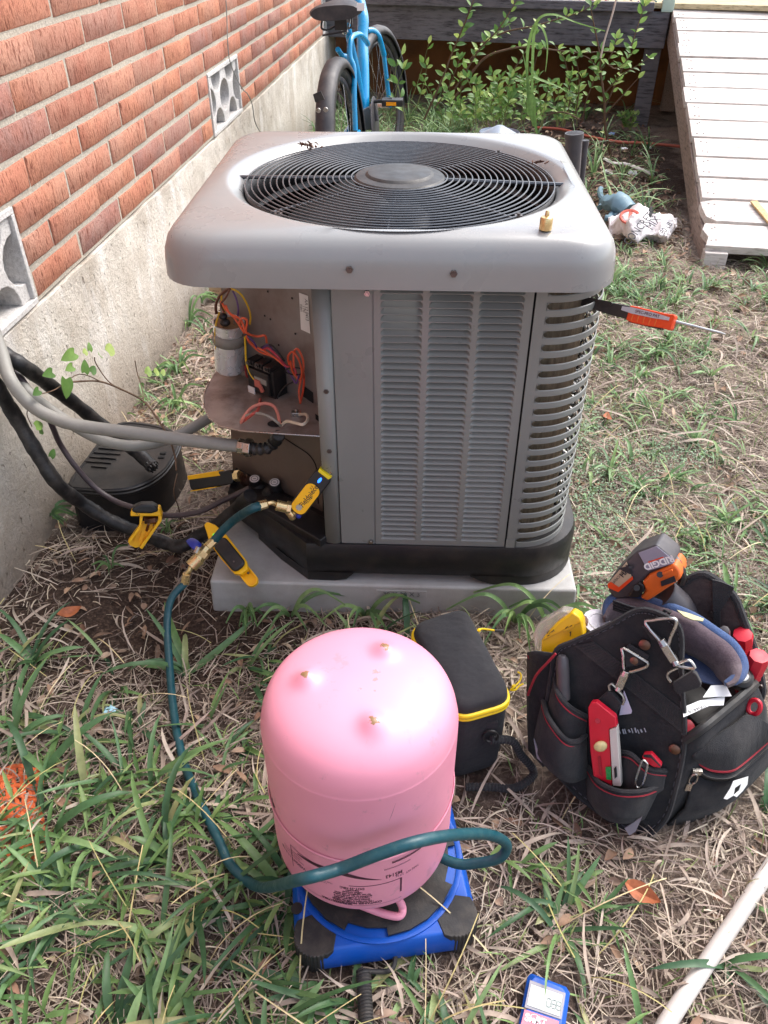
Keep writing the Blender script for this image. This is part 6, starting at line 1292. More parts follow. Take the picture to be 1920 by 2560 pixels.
crumple('crumpled_scrap', 'small pale blue crumpled scrap lying in the straw left of the hose', 'scrap', A('d', 235, 1537, 2, .012), .013, mat('pale_blue_foil', hexc('a8d4e4'), .4, 0, .1, 90), 3, 3)
# orange netting half buried in the grass at the left edge
onet = MB(); r6 = random.Random(8)
for i in range(9):
    P = []
    for j in range(12):
        x, y = -60+i*38+12*math.sin(j*.9+i), 520+j*58; q = A('f', x, y, 2, .003+.008*abs(noise.noise((i*.7, j*.5, 2)))); P.append(q)
    onet.tube(cr(P, 3), .0042, 5, flat=.3)
for j in range(12):
    P = [A('f', -60+i*38, 520+j*58+14*math.sin(i*1.1), 2, .004+.008*abs(noise.noise((i*.7, j*.5, 2)))) for i in range(9)]; onet.tube(cr(P, 3), .0045, 5, flat=.3)
tag(obj('orange_netting', onet, mat('orange_net', hexc('e8703e', .8), .5)), 'orange plastic netting half hidden by grass at the left edge', 'netting')
# curled brown leaf, lower right
def leaf_mesh(L, W, curl, fold, n=6):
    b = MB()
    for i in range(n+1):
        t = i/n; w_ = W*math.sin(PI*min(1, t*.96+.03))**.8*(1-.25*t); z = curl*(t-.5)**2*4
        b.v += [(L*(t-.5), -w_, z+fold*w_), (L*(t-.5), 0, z), (L*(t-.5), w_, z+fold*w_)]
    for i in range(n):
        for j in range(2): b.f.append((3*i+j, 3*i+3+j, 3*i+4+j, 3*i+1+j))
    return b
brownleaf = mat('brown_leaf', hexc('a8613c'), .6, 0, .3, 90, dirt=hexc('5a3020'), da=.5, ds=60)
for i, (q, L_, a, lab) in enumerate((((1385, 1930), .055, -.5, 'curled reddish brown leaf on the straw near the white pipe'), ((1172, 1400-0), .05, 1.4, 'folded brown leaf in the grass right of the pad corner'), ((150, 1325), .05, .6, 'pale brown leaf on the bare soil below the left clamp'))):
    if i == 1: q = (1310, 905)
    m_ = leaf_mesh(L_, L_*.3, .012, .5); o = obj('dry_leaf', m_, brownleaf); o.location = A('d', *q, 2, .022); o.rotation_euler = (.25, .1, a); tag(o, lab if i != 1 else 'small brown leaf in the dry grass right of the louvred unit', 'leaf')
# cement bag
cbag = thing('cement_bag', 'torn crumpled white paper sack lying beside the foot of the ramp', 'sack', tuple(A('g', 650, 850, 2, 0)))
def gp3(x, y, z): return A('g', x, y, 2, z)
sk = [[(370, 800, .03), (480, 740, .07), (580, 700, .10), (650, 675, .12), (700, 700, .11), (730, 745, .08), (800, 740, .07), (880, 755, .06), (930, 790, .03)],
      [(375, 830, .03), (470, 790, .08), (570, 770, .11), (650, 750, .13), (700, 770, .10), (730, 800, .07), (800, 790, .09), (880, 800, .08), (935, 830, .03)],
      [(385, 870, .02), (480, 850, .06), (560, 850, .09), (640, 850, .09), (690, 850, .07), (740, 860, .06), (810, 860, .08), (870, 850, .06), (925, 860, .02)],
      [(395, 905, .01), (470, 905, .03), (550, 930, .05), (620, 960, .04), (680, 940, .03), (750, 930, .04), (810, 940, .05), (870, 930, .03), (900, 890, .01)],
      [(400, 915, .0), (470, 915, .01), (550, 950, .01), (620, 990, .0), (680, 975, .0), (750, 960, .0), (810, 970, .0), (850, 960, .0), (880, 930, .0)]]
G_ = [[gp3(*q) for q in r_] for r_ in sk]; rows_ = [cr(r_, 8) for r_ in G_]; cols2 = list(zip(*rows_)); fine = [cr(c_, 8) for c_ in cols2]
b = MB(); n1_, n2_ = len(fine), len(fine[0])
for i, c_ in enumerate(fine):
    for j, q in enumerate(c_):
        n_ = abs(noise.noise(q*13))*.05+abs(noise.noise(q*31))*.022+noise.noise(q*60)*.006; b.v.append(tuple(q+Vector((0, -n_*.3, n_-.012))))
b.f = [(i*n2_+j, (i+1)*n2_+j, (i+1)*n2_+j+1, i*n2_+j+1) for i in range(n1_-1) for j in range(n2_-1)]
k = NT('cement_paper'); p = k.pos(); n1 = k.noise(p, 9, 4); c = k.ramp(k.noise(p, 30, 5), [(.3, hexc('d6cdcb')), (.6, hexc('f0ecec'))])
c = k.mix(k.ramp(k.noise(p, 6, 5, .7), [(.62, 0.), (.74, .6)]), c, hexc('a08c70')); M['sack'] = k.out(Base_Color=c, Roughness=.85)
obj('sack_paper', b, M['sack'], cbag, ang=30)
uN = Vector((-.1, -.55, .83)).normalized()
def stamp(x, y): 
    q = A('g', x, y, 2, .085); return q+uN*.03
sX3 = (A('g', 590, 950, 2, .05)-A('g', 690, 830, 2, .1)).normalized()
for s_, (x, y), sz_, m_ in (('CONCRETE', (630, 890), .05, M['ink']), ('MIX', (735, 860), .05, M['ink']), ('80 LB', (835, 900), .035, M['ink'])):
    text(s_, sz_, stamp(x, y), -sX3, uN.cross(-sX3), m_, cbag, sx=.7)
b = MB(); q = stamp(550, 810); X, Y, Z = frame(uN); b.ring([q+X*.035*math.cos(a)+Y*.04*math.sin(a) for a in np.linspace(0, 2*PI, 19)[:-1]], .006, 5, flat=1); b.slab([q+X*.03+Y*.008, q-X*.03+Y*.008, q-X*.03-Y*.008, q+X*.03-Y*.008], .001, uN); obj('red_logo', b, mat('faded_red_print', hexc('e07868'), .8), cbag)
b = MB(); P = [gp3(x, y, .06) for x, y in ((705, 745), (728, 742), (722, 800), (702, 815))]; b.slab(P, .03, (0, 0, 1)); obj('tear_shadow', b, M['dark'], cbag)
# blue-grey rubber glove behind the sack
gl_ = thing('rubber_glove', 'limp blue-grey rubber glove lying behind the torn paper sack', 'glove', tuple(A('g', 430, 680, 2, 0)))
b = MB(); b.tube(cr([A('g', *q, 2, z_) for q, z_ in (((540, 720), .07), ((480, 665), .09), ((420, 665), .08), ((365, 650), .06))], 5), [.05]*4+[.055]*4+[.045]*4+[.035]*4, 10, flat=.8); b.v = [tuple(Vector(v)+Vector((0, 0, noise.noise(Vector(v)*25)*.012))) for v in b.v]
glm = mat('blue_grey_rubber', hexc('6f8f9e', .9), .5, 0, .15, 20); obj('glove_palm', b, glm, gl_)
for P_ in ([(370, 650), (330, 620), (318, 570), (325, 550)], [(365, 665), (335, 680), (318, 700)], [(430, 690), (420, 740), (390, 780), (360, 780)], [(490, 690), (470, 740), (440, 770)]):
    b = MB(); b.tube(cr([A('g', *q, 2, .05) for q in P_], 5), .014, 8); obj('glove_finger', b, glm, gl_)
# black poles and a round metal flue behind the unit
def pole(a, c_, r_, lab, cat='pole', nm='black_pole'):
    b = MB(); b.tube([a, c_], r_, 12); b.tube([c_+(a-c_)*.02, c_], r_*1.12, 12); tag(obj(nm, b, M['darkgrey']), lab, cat)
pole(A('s', 1150, 960, 1, .95)+Vector((0, 0, -.55)), A('s', 1075, 735, 1, .95), .021, 'thicker dark grey pole leaning behind the right side of the unit')
pole(A('s', 1165, 950, 1, 1.0)+Vector((0, 0, -.55)), A('s', 1135, 775, 1, 1.0), .009, 'thin black rod beside the thicker pole behind the unit')
fc = A('s', 660, 735, 1, 1.35); fl_ = thing('metal_flue', 'round galvanised metal bowl with a rim behind the unit', 'bowl', (fc.x, fc.y, 0))
Rf = (A('s', 775, 740, 1, 1.35)-A('s', 545, 740, 1, 1.35)).length/2
b = MB(); b.lathe([(Rf*.9, .0), (Rf*.92, fc.z-.1), (Rf*.97, fc.z-.02), (Rf, fc.z), (Rf*.96, fc.z+.004), (Rf*.93, fc.z-.004), (Rf*.6, fc.z+.006), (.01, fc.z+.02)], 48, Matrix.Translation((fc.x, fc.y, 0))); obj('bowl', b, mat('galvanised', hexc('8e98a4'), .35, .4, .1, 20), fl_, ang=60)
# red cable and white plastic strip on the leaf litter at the back
b = MB(); b.tube(cr([A('s', x, y, 2, .02) for x, y in ((860, 705), (1000, 715), (1115, 745), (1200, 765), (1320, 785), (1460, 792), (1580, 802), (1680, 812))], 6), .008, 8); tag(obj('extension_cord', b, mat('faded_red_cord', hexc('b8604c'), .6)), 'faded red cord lying across the leaf litter behind the unit', 'cord')
b = MB(); pts_ = cr([A('s', x, y, 2, .03) for x, y in ((1245, 880), (1290, 902), (1350, 905), (1400, 920), (1450, 940), (1505, 965))], 6); b.tube(pts_, [.012+.004*(i % 3 == 0) for i in range(len(pts_))], 6, flat=.5); tag(obj('plastic_strip', b, M['pvc']), 'twisted white plastic strip on the brown leaves behind the unit', 'strip')
for i, (x, y, r_, lab) in enumerate(((1350, 822, .02, 'crumpled white scrap just below the red cord'), (1258, 950, .03, 'squarish white scrap left of the white strip'), (1400, 955, .03, 'flat greyish scrap under the white strip'), (1488, 815, .018, 'tiny white scrap near the right end of the red cord'), (1282, 738, .02, 'small blue and white scrap beyond the red cord'))):
    crumple('paper_scrap', lab, 'scrap', A('s', x, y, 2, .015), r_, M['paper'] if i != 4 else mat('blue_scrap', hexc('9ab4e0'), .6), 11+i, 3, (1, .7, .4))
# ================================================================== BICYCLE
bike = thing('bicycle', 'bright blue bicycle with black mudguards leaning by the wall behind the unit', 'bicycle', (-.27, 2.3, 0))
Hr, Hf = Vector((-.275, 2.34, .335)), Vector((-.165, 3.30, .335)); hdg = (Hf-Hr).normalized(); lean = Vector((-.08, .0, 1)).normalized()
def wheel(Hc, fwd, nm):
    up = (lean-fwd*lean.dot(fwd)).normalized(); sd_ = fwd.cross(up); P = [Hc+fwd*.315*math.cos(a)+up*.315*math.sin(a) for a in np.linspace(0, 2*PI, 49)[:-1]]
    b = MB(); b.ring(P, .024, 10); w_ = obj(nm, b, M['rubber'], bike)
    b = MB(); b.ring([Hc+fwd*.288*math.cos(a)+up*.288*math.sin(a) for a in np.linspace(0, 2*PI, 49)[:-1]], .010, 8, flat=1.2); obj('rim', b, M['darkgrey'], w_)
    b = MB(); b.cyl(Hc-sd_*.05, Hc+sd_*.05, .018, n=12)
    for i in range(28):
        a = 2*PI*i/28; s_ = 1 if i % 2 else -1; b.tube([Hc+sd_*.03*s_+fwd*.02*math.cos(a+.5*s_)+up*.02*math.sin(a+.5*s_), Hc+fwd*.284*math.cos(a)+up*.284*math.sin(a)], .0011, 4)
    obj('spokes', b, M['steel'], w_)
    # mudguard
    rings = []
    for i in range(30):
        a = rad(-38+i*(225/29)); a = PI-a; c_ = Hc+fwd*.352*math.cos(a)+up*.352*math.sin(a); r_ = fwd*math.cos(a)+up*math.sin(a)
        rings.append([c_+sd_*x+r_*z for x, z in ((-.036, -.03), (-.034, -.01), (-.024, .004), (0, .01), (.024, .004), (.034, -.01), (.036, -.03))])
    b = MB(); b.loft(rings, False, False, False); f_ = obj('mudguard', b, M['tyre'], bike, thick=.003, ang=70)
    return fwd, up, sd_
fr_, ur_, sr_ = wheel(Hr, hdg, 'rear_wheel'); tf = (Matrix.Rotation(rad(-11), 3, 'Z') @ hdg); wheel(Hf, tf, 'front_wheel')
K = lambda x, y, Y: A('k', x, y, 1, Y)
bb = K(880, 1560, 2.78); b = MB(); b.tube(cr([bb, K(880, 1400, 2.78), K(875, 900, 2.86), K(860, 500, 2.95), K(870, 250, 3.0), K(820, 0, 3.06), K(790, -250, 3.1)], 6), .026, 14); obj('down_tube', b, M['bikeblue'], bike)
b = MB(); b.tube(cr([K(770, 1690, 2.5), K(755, 1300, 2.52), K(750, 900, 2.55), K(700, 740, 2.56), K(700, 560, 2.58), K(740, 470, 2.62), K(830, 450, 2.7), K(900, 520, 2.8), K(930, 570, 2.85)], 6), .0115, 10); b.tube(cr([K(540, 640, 2.56), K(600, 720, 2.6), K(660, 760, 2.62), K(700, 1000, 2.66), K(780, 1500, 2.75)], 5), .011, 10); obj('seat_stay', b, M['bikeblue'], bike)
b = MB(); b.tube(cr([K(930, 400, 3.2), K(1000, 400, 3.22), K(1070, 470, 3.25), K(1110, 600, 3.28), K(1140, 720, 3.3)], 6), .014, 10); b.tube([Hf+Vector((.05, 0, 0)), K(1140, 720, 3.3)], .012, 8); obj('fork', b, M['bikeblue'], bike)
b = MB(); b.tube(cr([bb, K(800, 1000, 2.74), K(700, 520, 2.7), K(660, 330, 2.67)], 5), .016, 12); obj('seat_tube', b, M['bikeblue'], bike)
b = MB(); b.tube([bb+Vector((-.02, 0, 0)), Hr+Vector((.05, 0, 0))], .010, 8); b.tube([bb+Vector((-.05, 0, 0)), Hr+Vector((-.05, 0, 0))], .010, 8); obj('chain_stay', b, M['bikeblue'], bike)
b = MB(); b.tube([K(640, 420, 2.64), K(560, 230, 2.6)], .013, 10); obj('seat_post', b, M['steel'], bike)
b = MB()
for z_, (x0, x1, sc2_) in enumerate(((0, 0, 0),)):
    pass
def K2(x, y, Y): return K(x, y, Y)
sl0, sl1 = K(150, 190, 2.5), K(870, 140, 2.5); sc_m = (sl0+sl1)/2; wS = (sl1-sl0).length/2; rings = []
X_ = (sl1-sl0).normalized(); fw_ = Vector((.15, .98, .03)).normalized(); up_ = X_.cross(fw_).normalized()
for i in range(13):
    t = i/12; w_ = wS*(1.0 if t < .15 else (1-(t-.15)/.85)**1.3*.82+.18); w_ = wS*.9 if i == 0 else w_; c_ = sc_m+fw_*(.26*t-.01)+up_*(.01*math.sin(t*3)); h_ = .026-.006*t
    rings.append([c_+X_*w_*math.cos(a)*(abs(math.cos(a))**-.35 if abs(math.cos(a)) > .05 else 1)*.96+up_*(h_*math.sin(a)*(1 if math.sin(a) > 0 else 1.0)) for a in np.linspace(0, 2*PI, 25)[:-1]])
b = MB(); b.loft(rings); obj('saddle', b, M['tyre'], bike, ang=60)
b = MB()
for s_ in (-.06, .06): b.tube(cr([sc_m+X_*s_+fw_*.02-up_*.025, sc_m+X_*s_+fw_*.0-up_*.05, sc_m+X_*s_*.6+fw_*.05-up_*.06, sc_m+X_*.02+fw_*.2-up_*.03], 5), .004, 6)
b.box(sc_m+fw_*.08-up_*.05, (.05, .04, .04)); b.tube([sc_m-X_*.06-up_*.075, sc_m+X_*.04-up_*.065], .004, 6); obj('saddle_rails', b, M['blackpl'], bike)
q = K(840, 90, 2.49); b = MB(); b.box(q, (.03, .004, .026)); obj('sticker', b, M['paper'], bike)
q = K(295, 1250, 2.02); b = MB(); b.slab([K(*p_, 2.0) for p_ in ((220, 1225), (320, 1180), (370, 1290), (250, 1330))], .006, (0, 1, 0)); obj('mud_flap', b, M['rubber'], bike)
b = MB()
for x, y in ((290, 1432), (385, 1422)): q = K(x, y, 2.0); b.cyl(q, q+Vector((0, -.004, 0)), .009, .008, 12)
obj('fender_bolt', b, M['steel'], bike)
pq = K(1250, 1290, 2.78); b = MB(); b.box(pq, (.095, .06, .006)); b.box(pq+Vector((0, -.028, -.012)), (.095, .006, .024)); b.box(pq+Vector((0, .028, -.012)), (.095, .006, .024)); b.tube([pq+Vector((-.09, 0, -.01)), pq], .008, 8); ped = obj('pedal', b, M['blackpl'], bike, bevel=.002)
b = MB(); b.box(pq+Vector((-.005, -.032, -.012)), (.045, .003, .014)); obj('reflector', b, mat('amber_reflector', hexc('ffa010'), .2), ped)
b = MB(); b.tube([pq+Vector((-.09, 0, -.01)), bb+Vector((.06, .0, 0))], [.009, .012], 8); b.lathe([(.095, -.003), (.1, 0), (.095, .003)], 32, mtx(bb+Vector((.05, 0, .0)), *frame(sr_))); obj('crank', b, M['darkgrey'], bike)
b = MB(); P = [K(*p_, 2.74) for p_ in ((820, 1450), (940, 1385), (1000, 1500), (1010, 1690), (780, 1690), (800, 1600))]; b.slab(P, .02, (0, 1, 0)); obj('chain_guard', b, mat('dusty_guard', hexc('7c8488', .8), .6, 0, .2, 20), bike, bevel=.004)
b = MB(); hb = K(790, -250, 3.1); b.tube(cr([hb+Vector((-.3, -.15, .05)), hb+Vector((-.2, .0, .08)), hb, hb+Vector((.2, .0, .08)), hb+Vector((.3, -.15, .05))], 6), .011, 8); obj('handlebar', b, M['blackpl'], bike)

# ================================================================== SHRUBS, WEEDS, VINE
def leafmat(name, cols, tr=.3): return island(name, cols, .5, tr)
k = NT('shrub_leaf'); oi = k.n('ShaderNodeObjectInfo').outputs['Random']; c = k.ramp(oi, [(0, hexc('557a3e')), (.35, hexc('6c944a')), (.7, hexc('8caf5c')), (1, hexc('b2c670'))]); p = k.pos(); c = k.mix(1., c, k.ramp(k.noise(p, 50, 3), [(.3, .8), (.7, 1.1)]), 'MULTIPLY')
t_ = k.n('ShaderNodeBsdfTranslucent'); k.set(t_.inputs[0], c); mx = k.n('ShaderNodeMixShader'); mx.inputs[0].default_value = .35; k.t.links.new(k.b.outputs[0], mx.inputs[1]); k.t.links.new(t_.outputs[0], mx.inputs[2]); k.t.links.new(mx.outputs[0], k.t.nodes['Material Output'].inputs[0])
M['leaf'] = k.out(Base_Color=c, Roughness=.45)
M['stem'] = mat('shrub_stem', hexc('6a5240'), .8, 0, .2, 40); M['stemg'] = mat('green_stem', hexc('7c8450'), .6, 0, .2, 40)
def leaf_bm(L, W, fold, curl):
    b = MB(); n = 4
    for i in range(n+1):
        t = i/n; w_ = W*.5*math.sin(PI*min(1, .06+t*.94))**.75*(1-.15*t) if i < n else .0005; z = -curl*t*t
        b.v += [(L*t, -w_, z+fold*w_), (L*t, 0, z), (L*t, w_, z+fold*w_)]
    for i in range(n):
        for j in range(2): b.f.append((3*i+j, 3*i+3+j, 3*i+4+j, 3*i+1+j))
    return b
leafmesh = []
for i in range(4):
    b = leaf_bm(.040, .023, .35, .004+.004*i); me = bpy.data.meshes.new('leaf'); me.from_pydata([tuple(v) for v in b.v], [], b.f); me.shade_smooth(); me.materials.append(M['leaf']); leafmesh.append(me)
rl = random.Random(21)
def put_leaf(parent, q, d, size, mesh=None):
    o = bpy.data.objects.new('leaf', mesh or rl.choice(leafmesh)); C.objects.link(o); o.parent = parent
    d = Vector(d).normalized(); tw = Vector((rl.uniform(-.6, .6), rl.uniform(-1.1, -.1), rl.uniform(.3, 1))); X = d; Z = (tw-X*tw.dot(X)).normalized(); Y = Z.cross(X)
    o.matrix_local = Matrix.Translation(q-parent.location) @ mtx((0, 0, 0), X, Y, Z) @ Matrix.Diagonal((size, size, size, 1)); return o
def shrub(name, label, cat, branches, base, lsz=1.0, step=.055, stemm=None, r0=.005):
    t = thing(name, label, cat, tuple(base)); sb = MB()
    for pts, den, rr in branches:
        P = cr([A('s', x, y, 1, Y) for x, y, Y in pts], 8); n = len(P); sb = MB(); sb.tube(P, [rr*(1-.75*i/n) for i in range(n)], 6); obj('branch', sb, stemm or M['stem'], t); acc = 0; side = 1
        for i in range(1, n):
            acc += (P[i]-P[i-1]).length
            if acc > step/den and i > n*.12:
                acc = 0; tng = (P[i]-P[i-1]).normalized(); side = -side
                for s_ in ((side,) if rl.random() < .45 else (side, -side)):
                    d = tng*.5+Vector((s_*rl.uniform(.5, 1), rl.uniform(-.7, .5), rl.uniform(-.2, .7))); q = P[i]; d.normalize(); put_leaf(t, q+d*.006, d, lsz*rl.uniform(.65, 1.25))
        put_leaf(t, P[-1], (P[-1]-P[-2]), lsz)
    return t
Y1_ = 3.75
shrub('sapling', 'slender leafy sapling with a dark bare stem standing before the right deck post', 'sapling',
 [([(1275, 860, 3.75), (1245, 700, 3.72), (1240, 550, 3.7), (1220, 400, 3.7), (1215, 300, 3.68), (1180, 120, 3.66), (1165, 40, 3.65)], 1.0, .009),
  ([(1240, 600, 3.72), (1300, 470, 3.68), (1380, 280, 3.66), (1430, 130, 3.65), (1465, 20, 3.64)], 1.5, .005), ([(1240, 640, 3.72), (1330, 540, 3.66), (1430, 430, 3.62)], .35, .005),
  ([(1240, 520, 3.7), (1330, 420, 3.64), (1410, 370, 3.62), (1490, 320, 3.6)], 2.0, .004), ([(1235, 470, 3.7), (1190, 360, 3.7), (1130, 310, 3.7), (1080, 320, 3.7)], 1.7, .004), ([(1225, 380, 3.7), (1280, 300, 3.66), (1310, 210, 3.65)], 1.8, .004), ([(1240, 330, 3.68), (1300, 380, 3.64), (1370, 330, 3.62), (1400, 270, 3.6)], 2.0, .004)], A('s', 1275, 860, 1, 3.75), 1.05, .05)
sb = MB(); sb.tube(cr([A('s', x, y, 1, 3.6) for x, y in ((1220, 320), (1240, 230), (1270, 130), (1290, 60), (1308, -10))], 6), .005, 6); tag(obj('bare_twig', sb, mat('pale_bark', hexc('c9b8ac'), .7)), 'pale bare twig rising through the sapling beside the ramp', 'twig')
shrub('shrub', 'tall arching shrub with round leaves left of centre before the dark deck edge', 'shrub',
 [([(245, 660, 3.6), (330, 470, 3.55), (400, 290, 3.5), (460, 150, 3.45), (500, 50, 3.4), (530, -30, 3.4)], 1.9, .006), ([(390, 530, 3.7), (470, 400, 3.68), (560, 260, 3.66), (640, 180, 3.64), (710, 80, 3.62), (760, -10, 3.6)], 1.6, .006), ([(300, 600, 3.6), (380, 480, 3.6), (440, 330, 3.6)], 1.6, .004)], A('s', 290, 700, 1, 3.6), 1.0, .055)
shrub('shrub', 'shrub whose long brown branch arches level across the middle of the bushes', 'shrub',
 [([(400, 560, 3.9), (560, 340, 3.88), (700, 275, 3.86), (830, 262, 3.84), (1000, 282, 3.82), (1120, 292, 3.8), (1240, 285, 3.78), (1310, 290, 3.78)], 1.0, .008), ([(560, 240, 3.8), (700, 175, 3.8), (850, 145, 3.78), (1000, 100, 3.75), (1100, 70, 3.72), (1180, 25, 3.7)], 1.7, .006), ([(620, 560, 3.8), (700, 480, 3.8), (740, 390, 3.8), (800, 290, 3.8), (850, 190, 3.8)], 1.4, .005), ([(440, 420, 3.8), (520, 300, 3.8), (600, 230, 3.8), (720, 120, 3.8)], 1.4, .004)], A('s', 600, 690, 1, 3.9), 1.0, .055)
shrub('shrub', 'upright twiggy shrub left of the sapling with small pointed leaves', 'shrub',
 [([(1010, 700, 3.85), (1050, 560, 3.84), (1040, 430, 3.82), (1020, 330, 3.8), (965, 250, 3.8)], 1.5, .005), ([(1080, 640, 3.8), (1100, 500, 3.8), (1095, 380, 3.78), (1070, 300, 3.78)], 1.8, .004), ([(860, 640, 3.8), (830, 520, 3.8), (850, 380, 3.8), (880, 270, 3.8)], 1.6, .004), ([(1120, 660, 3.75), (1140, 560, 3.72), (1180, 450, 3.7), (1190, 350, 3.7)], 1.5, .004), ([(1100, 660, 3.7), (1010, 620, 3.7), (900, 640, 3.7), (780, 630, 3.7)], .9, .006)], A('s', 1040, 730, 1, 3.85), .9, .05)
low_b = []
low_c = []
for i in range(52):
    x0 = 330+rl.uniform(0, 760); y0 = 700; Yd = rl.uniform(3.6, 4.1); hx = rl.uniform(-120, 120); hh = rl.uniform(140, 300)
    (low_b if x0 < 700 else low_c).append(([(x0, y0, Yd), (x0+hx*.4, y0-hh*.5, Yd), (x0+hx, y0-hh, Yd-.03)], 1.7, .003))
shrub('low_bush', 'dense low green bush just right of the bicycle below the tall arching shrub', 'bush', low_b, A('s', 500, 720, 1, 3.9), .95, .05, M['stemg'])
shrub('low_bush', 'dense low green bush left of the sapling foot below the twiggy shrub', 'bush', low_c, A('s', 900, 720, 1, 3.9), .95, .05, M['stemg'])
shrub('weed', 'pale leafy weed with dry stalks right beside the front bicycle wheel', 'weed', [([(150, 700, 3.3), (110, 520, 3.3), (85, 400, 3.3), (120, 300, 3.3)], 1.1, .004), ([(60, 640, 3.3), (95, 480, 3.28), (130, 380, 3.26)], 1.0, .003)], A('s', 140, 740, 1, 3.3), 1.2, .07, M['stemg'])
shrub('weed', 'dark thin weed in the shade under the deck left of the shrubs', 'weed', [([(170, 560, 4.2), (220, 420, 4.2), (270, 240, 4.2)], 1.1, .003), ([(200, 600, 4.2), (240, 470, 4.2), (260, 360, 4.2)], 1.1, .003)], A('s', 180, 640, 1, 4.2), 1.1, .07, M['stemg'])
shrub('weed', 'small dark green weed on the litter just left of the deck post', 'weed', [([(1385, 720, 4.3), (1375+dx, 640-abs(dx)*.1, 4.3)], 2.2, .003) for dx in (-45, -25, 0, 25, 45)], A('s', 1385, 720, 1, 4.3), .8, .03, M['stemg'])
# long blades of a coarse grass clump among the shrubs
b = MB()
def long_blade(b, P, w_):
    P = cr(P, 6); n = len(P)
    for i, q in enumerate(P):
        t = i/(n-1); ww = w_*(.35+.65*math.sin(PI*min(1, t*.9+.1)))*(1-.6*t*t); tg = (P[min(i+1, n-1)]-P[max(i-1, 0)]).normalized(); s_ = tg.cross(Vector((0, -.6, .8))).normalized()*ww/2; b.v += [tuple(q-s_+Vector((0, 0, .004))), tuple(q), tuple(q+s_+Vector((0, 0, .004)))]
    o_ = len(b.v)-3*n; b.f += [(o_+3*i+j, o_+3*i+3+j, o_+3*i+4+j, o_+3*i+1+j) for i in range(n-1) for j in range(2)]
for P in (((820, 640), (815, 300), (870, 120), (960, 85), (1090, 130), (1245, 175)), ((830, 650), (820, 440), (900, 450), (1000, 490), (1085, 545)), ((840, 600), (850, 200), (890, 150), (925, 250), (915, 400)), ((850, 700), (840, 640), (815, 430), (790, 300)), ((870, 760), (855, 660), (850, 540), (800, 470))):
    long_blade(b, [A('s', x, y, 1, 3.55) for x, y in P], .018)
gc = tag(obj('coarse_grass', b, island('coarse_grass_blade', [hexc('6c8f48'), hexc('87a860')], .5, .35), ang=80), 'clump of long broad arching grass blades in the middle of the shrubs', 'grass')
# climbing weed on the foundation
vn = thing('creeper', 'thin creeper with heart-shaped leaves against the foundation above the valve box', 'vine', tuple(A('l', 1040, 1280, 2, 0)))
b = MB(); vx = -.70
VP = lambda x, y, d=.0: A('l', x, y, 0, vx+d)
for P, r_ in (([(1045, 1270, .22), (1035, 1180, .21), (1000, 1080, .2), (930, 960, .16), (850, 860, .1), (730, 795, .06), (600, 745, .02), (480, 742, 0), (400, 750, 0)], .0022), ([(720, 795, .05), (640, 740, .02), (570, 640, 0), (560, 600, 0)], .0014), ([(850, 850, .1), (840, 780, .08), (815, 700, .06), (800, 620, .06)], .0012), ([(600, 745, .02), (470, 700, 0), (330, 790, 0), (230, 820, 0)], .0012), ([(1050, 1290, .2), (1030, 1400, .2), (1060, 1500, .18), (1085, 1660, .16)], .0014), ([(170, 900, -.05), (160, 940, -.05), (190, 1010, -.05)], .001)):
    b.tube(cr([VP(x, y, d) for x, y, d in P], 5), r_, 5)
obj('stems', b, M['stem'], vn)
hl = []
for cu_ in (.006, .014):
    bb_ = MB(); P = []
    for i in range(9):
        t = i/8; w_ = .024*math.sin(PI*min(1, .12+t*.88))**.6*(1-.45*t) if i < 8 else .0004; bb_.v += [(.055*t-.008*(1-t), -w_, .25*w_-cu_*t*t), (.055*t, 0, -cu_*t*t), (.055*t-.008*(1-t), w_, .25*w_-cu_*t*t)]
    bb_.f = [(3*i+j, 3*i+3+j, 3*i+4+j, 3*i+1+j) for i in range(8) for j in range(2)]
    me = bpy.data.meshes.new('leaf'); me.from_pydata([tuple(v) for v in bb_.v], [], bb_.f); me.shade_smooth(); me.materials.append(M['leaf']); hl.append(me)
for x, y, s_, d in ((440, 575, 1.1, (-.2, -.9, .1)), (500, 580, .6, (0, .7, .2)), (590, 590, .8, (-.2, .8, -.2)), (640, 570, 1.2, (.1, 1, .1)), (530, 560, .6, (0, .5, .5)), (430, 655, .8, (-.1, -1, .2)), (390, 730, 1.2, (.1, -.5, -.6)), (500, 690, .9, (0, .5, .5)), (540, 690, .8, (.1, .9, .1)), (310, 690, .9, (0, -.8, .3)), (230, 795, .7, (0, -.8, .1)), (870, 700, .9, (.1, .8, .2)), (920, 695, .8, (.1, 1, 0)), (960, 700, .6, (.2, .7, .2)), (850, 770, .5, (0, -.4, .5)), (210, 1010, .8, (.1, .6, -.2)), (230, 1035, .7, (.1, .7, -.4)), (300, 1190, .6, (.2, .6, .3))):
    o = put_leaf(vn, VP(x, y, .01 if x < 700 else .09), d, s_, rl.choice(hl)); X = Vector(d).normalized(); Z = Vector((.9, -.3, .5)); Z = (Z-X*Z.dot(X)).normalized(); o.matrix_local = Matrix.Translation(VP(x, y, .01 if x < 700 else .09)-vn.location) @ mtx((0, 0, 0), X, Z.cross(X), Z) @ Matrix.Diagonal((s_*.62, s_*.62, s_*.62, 1))
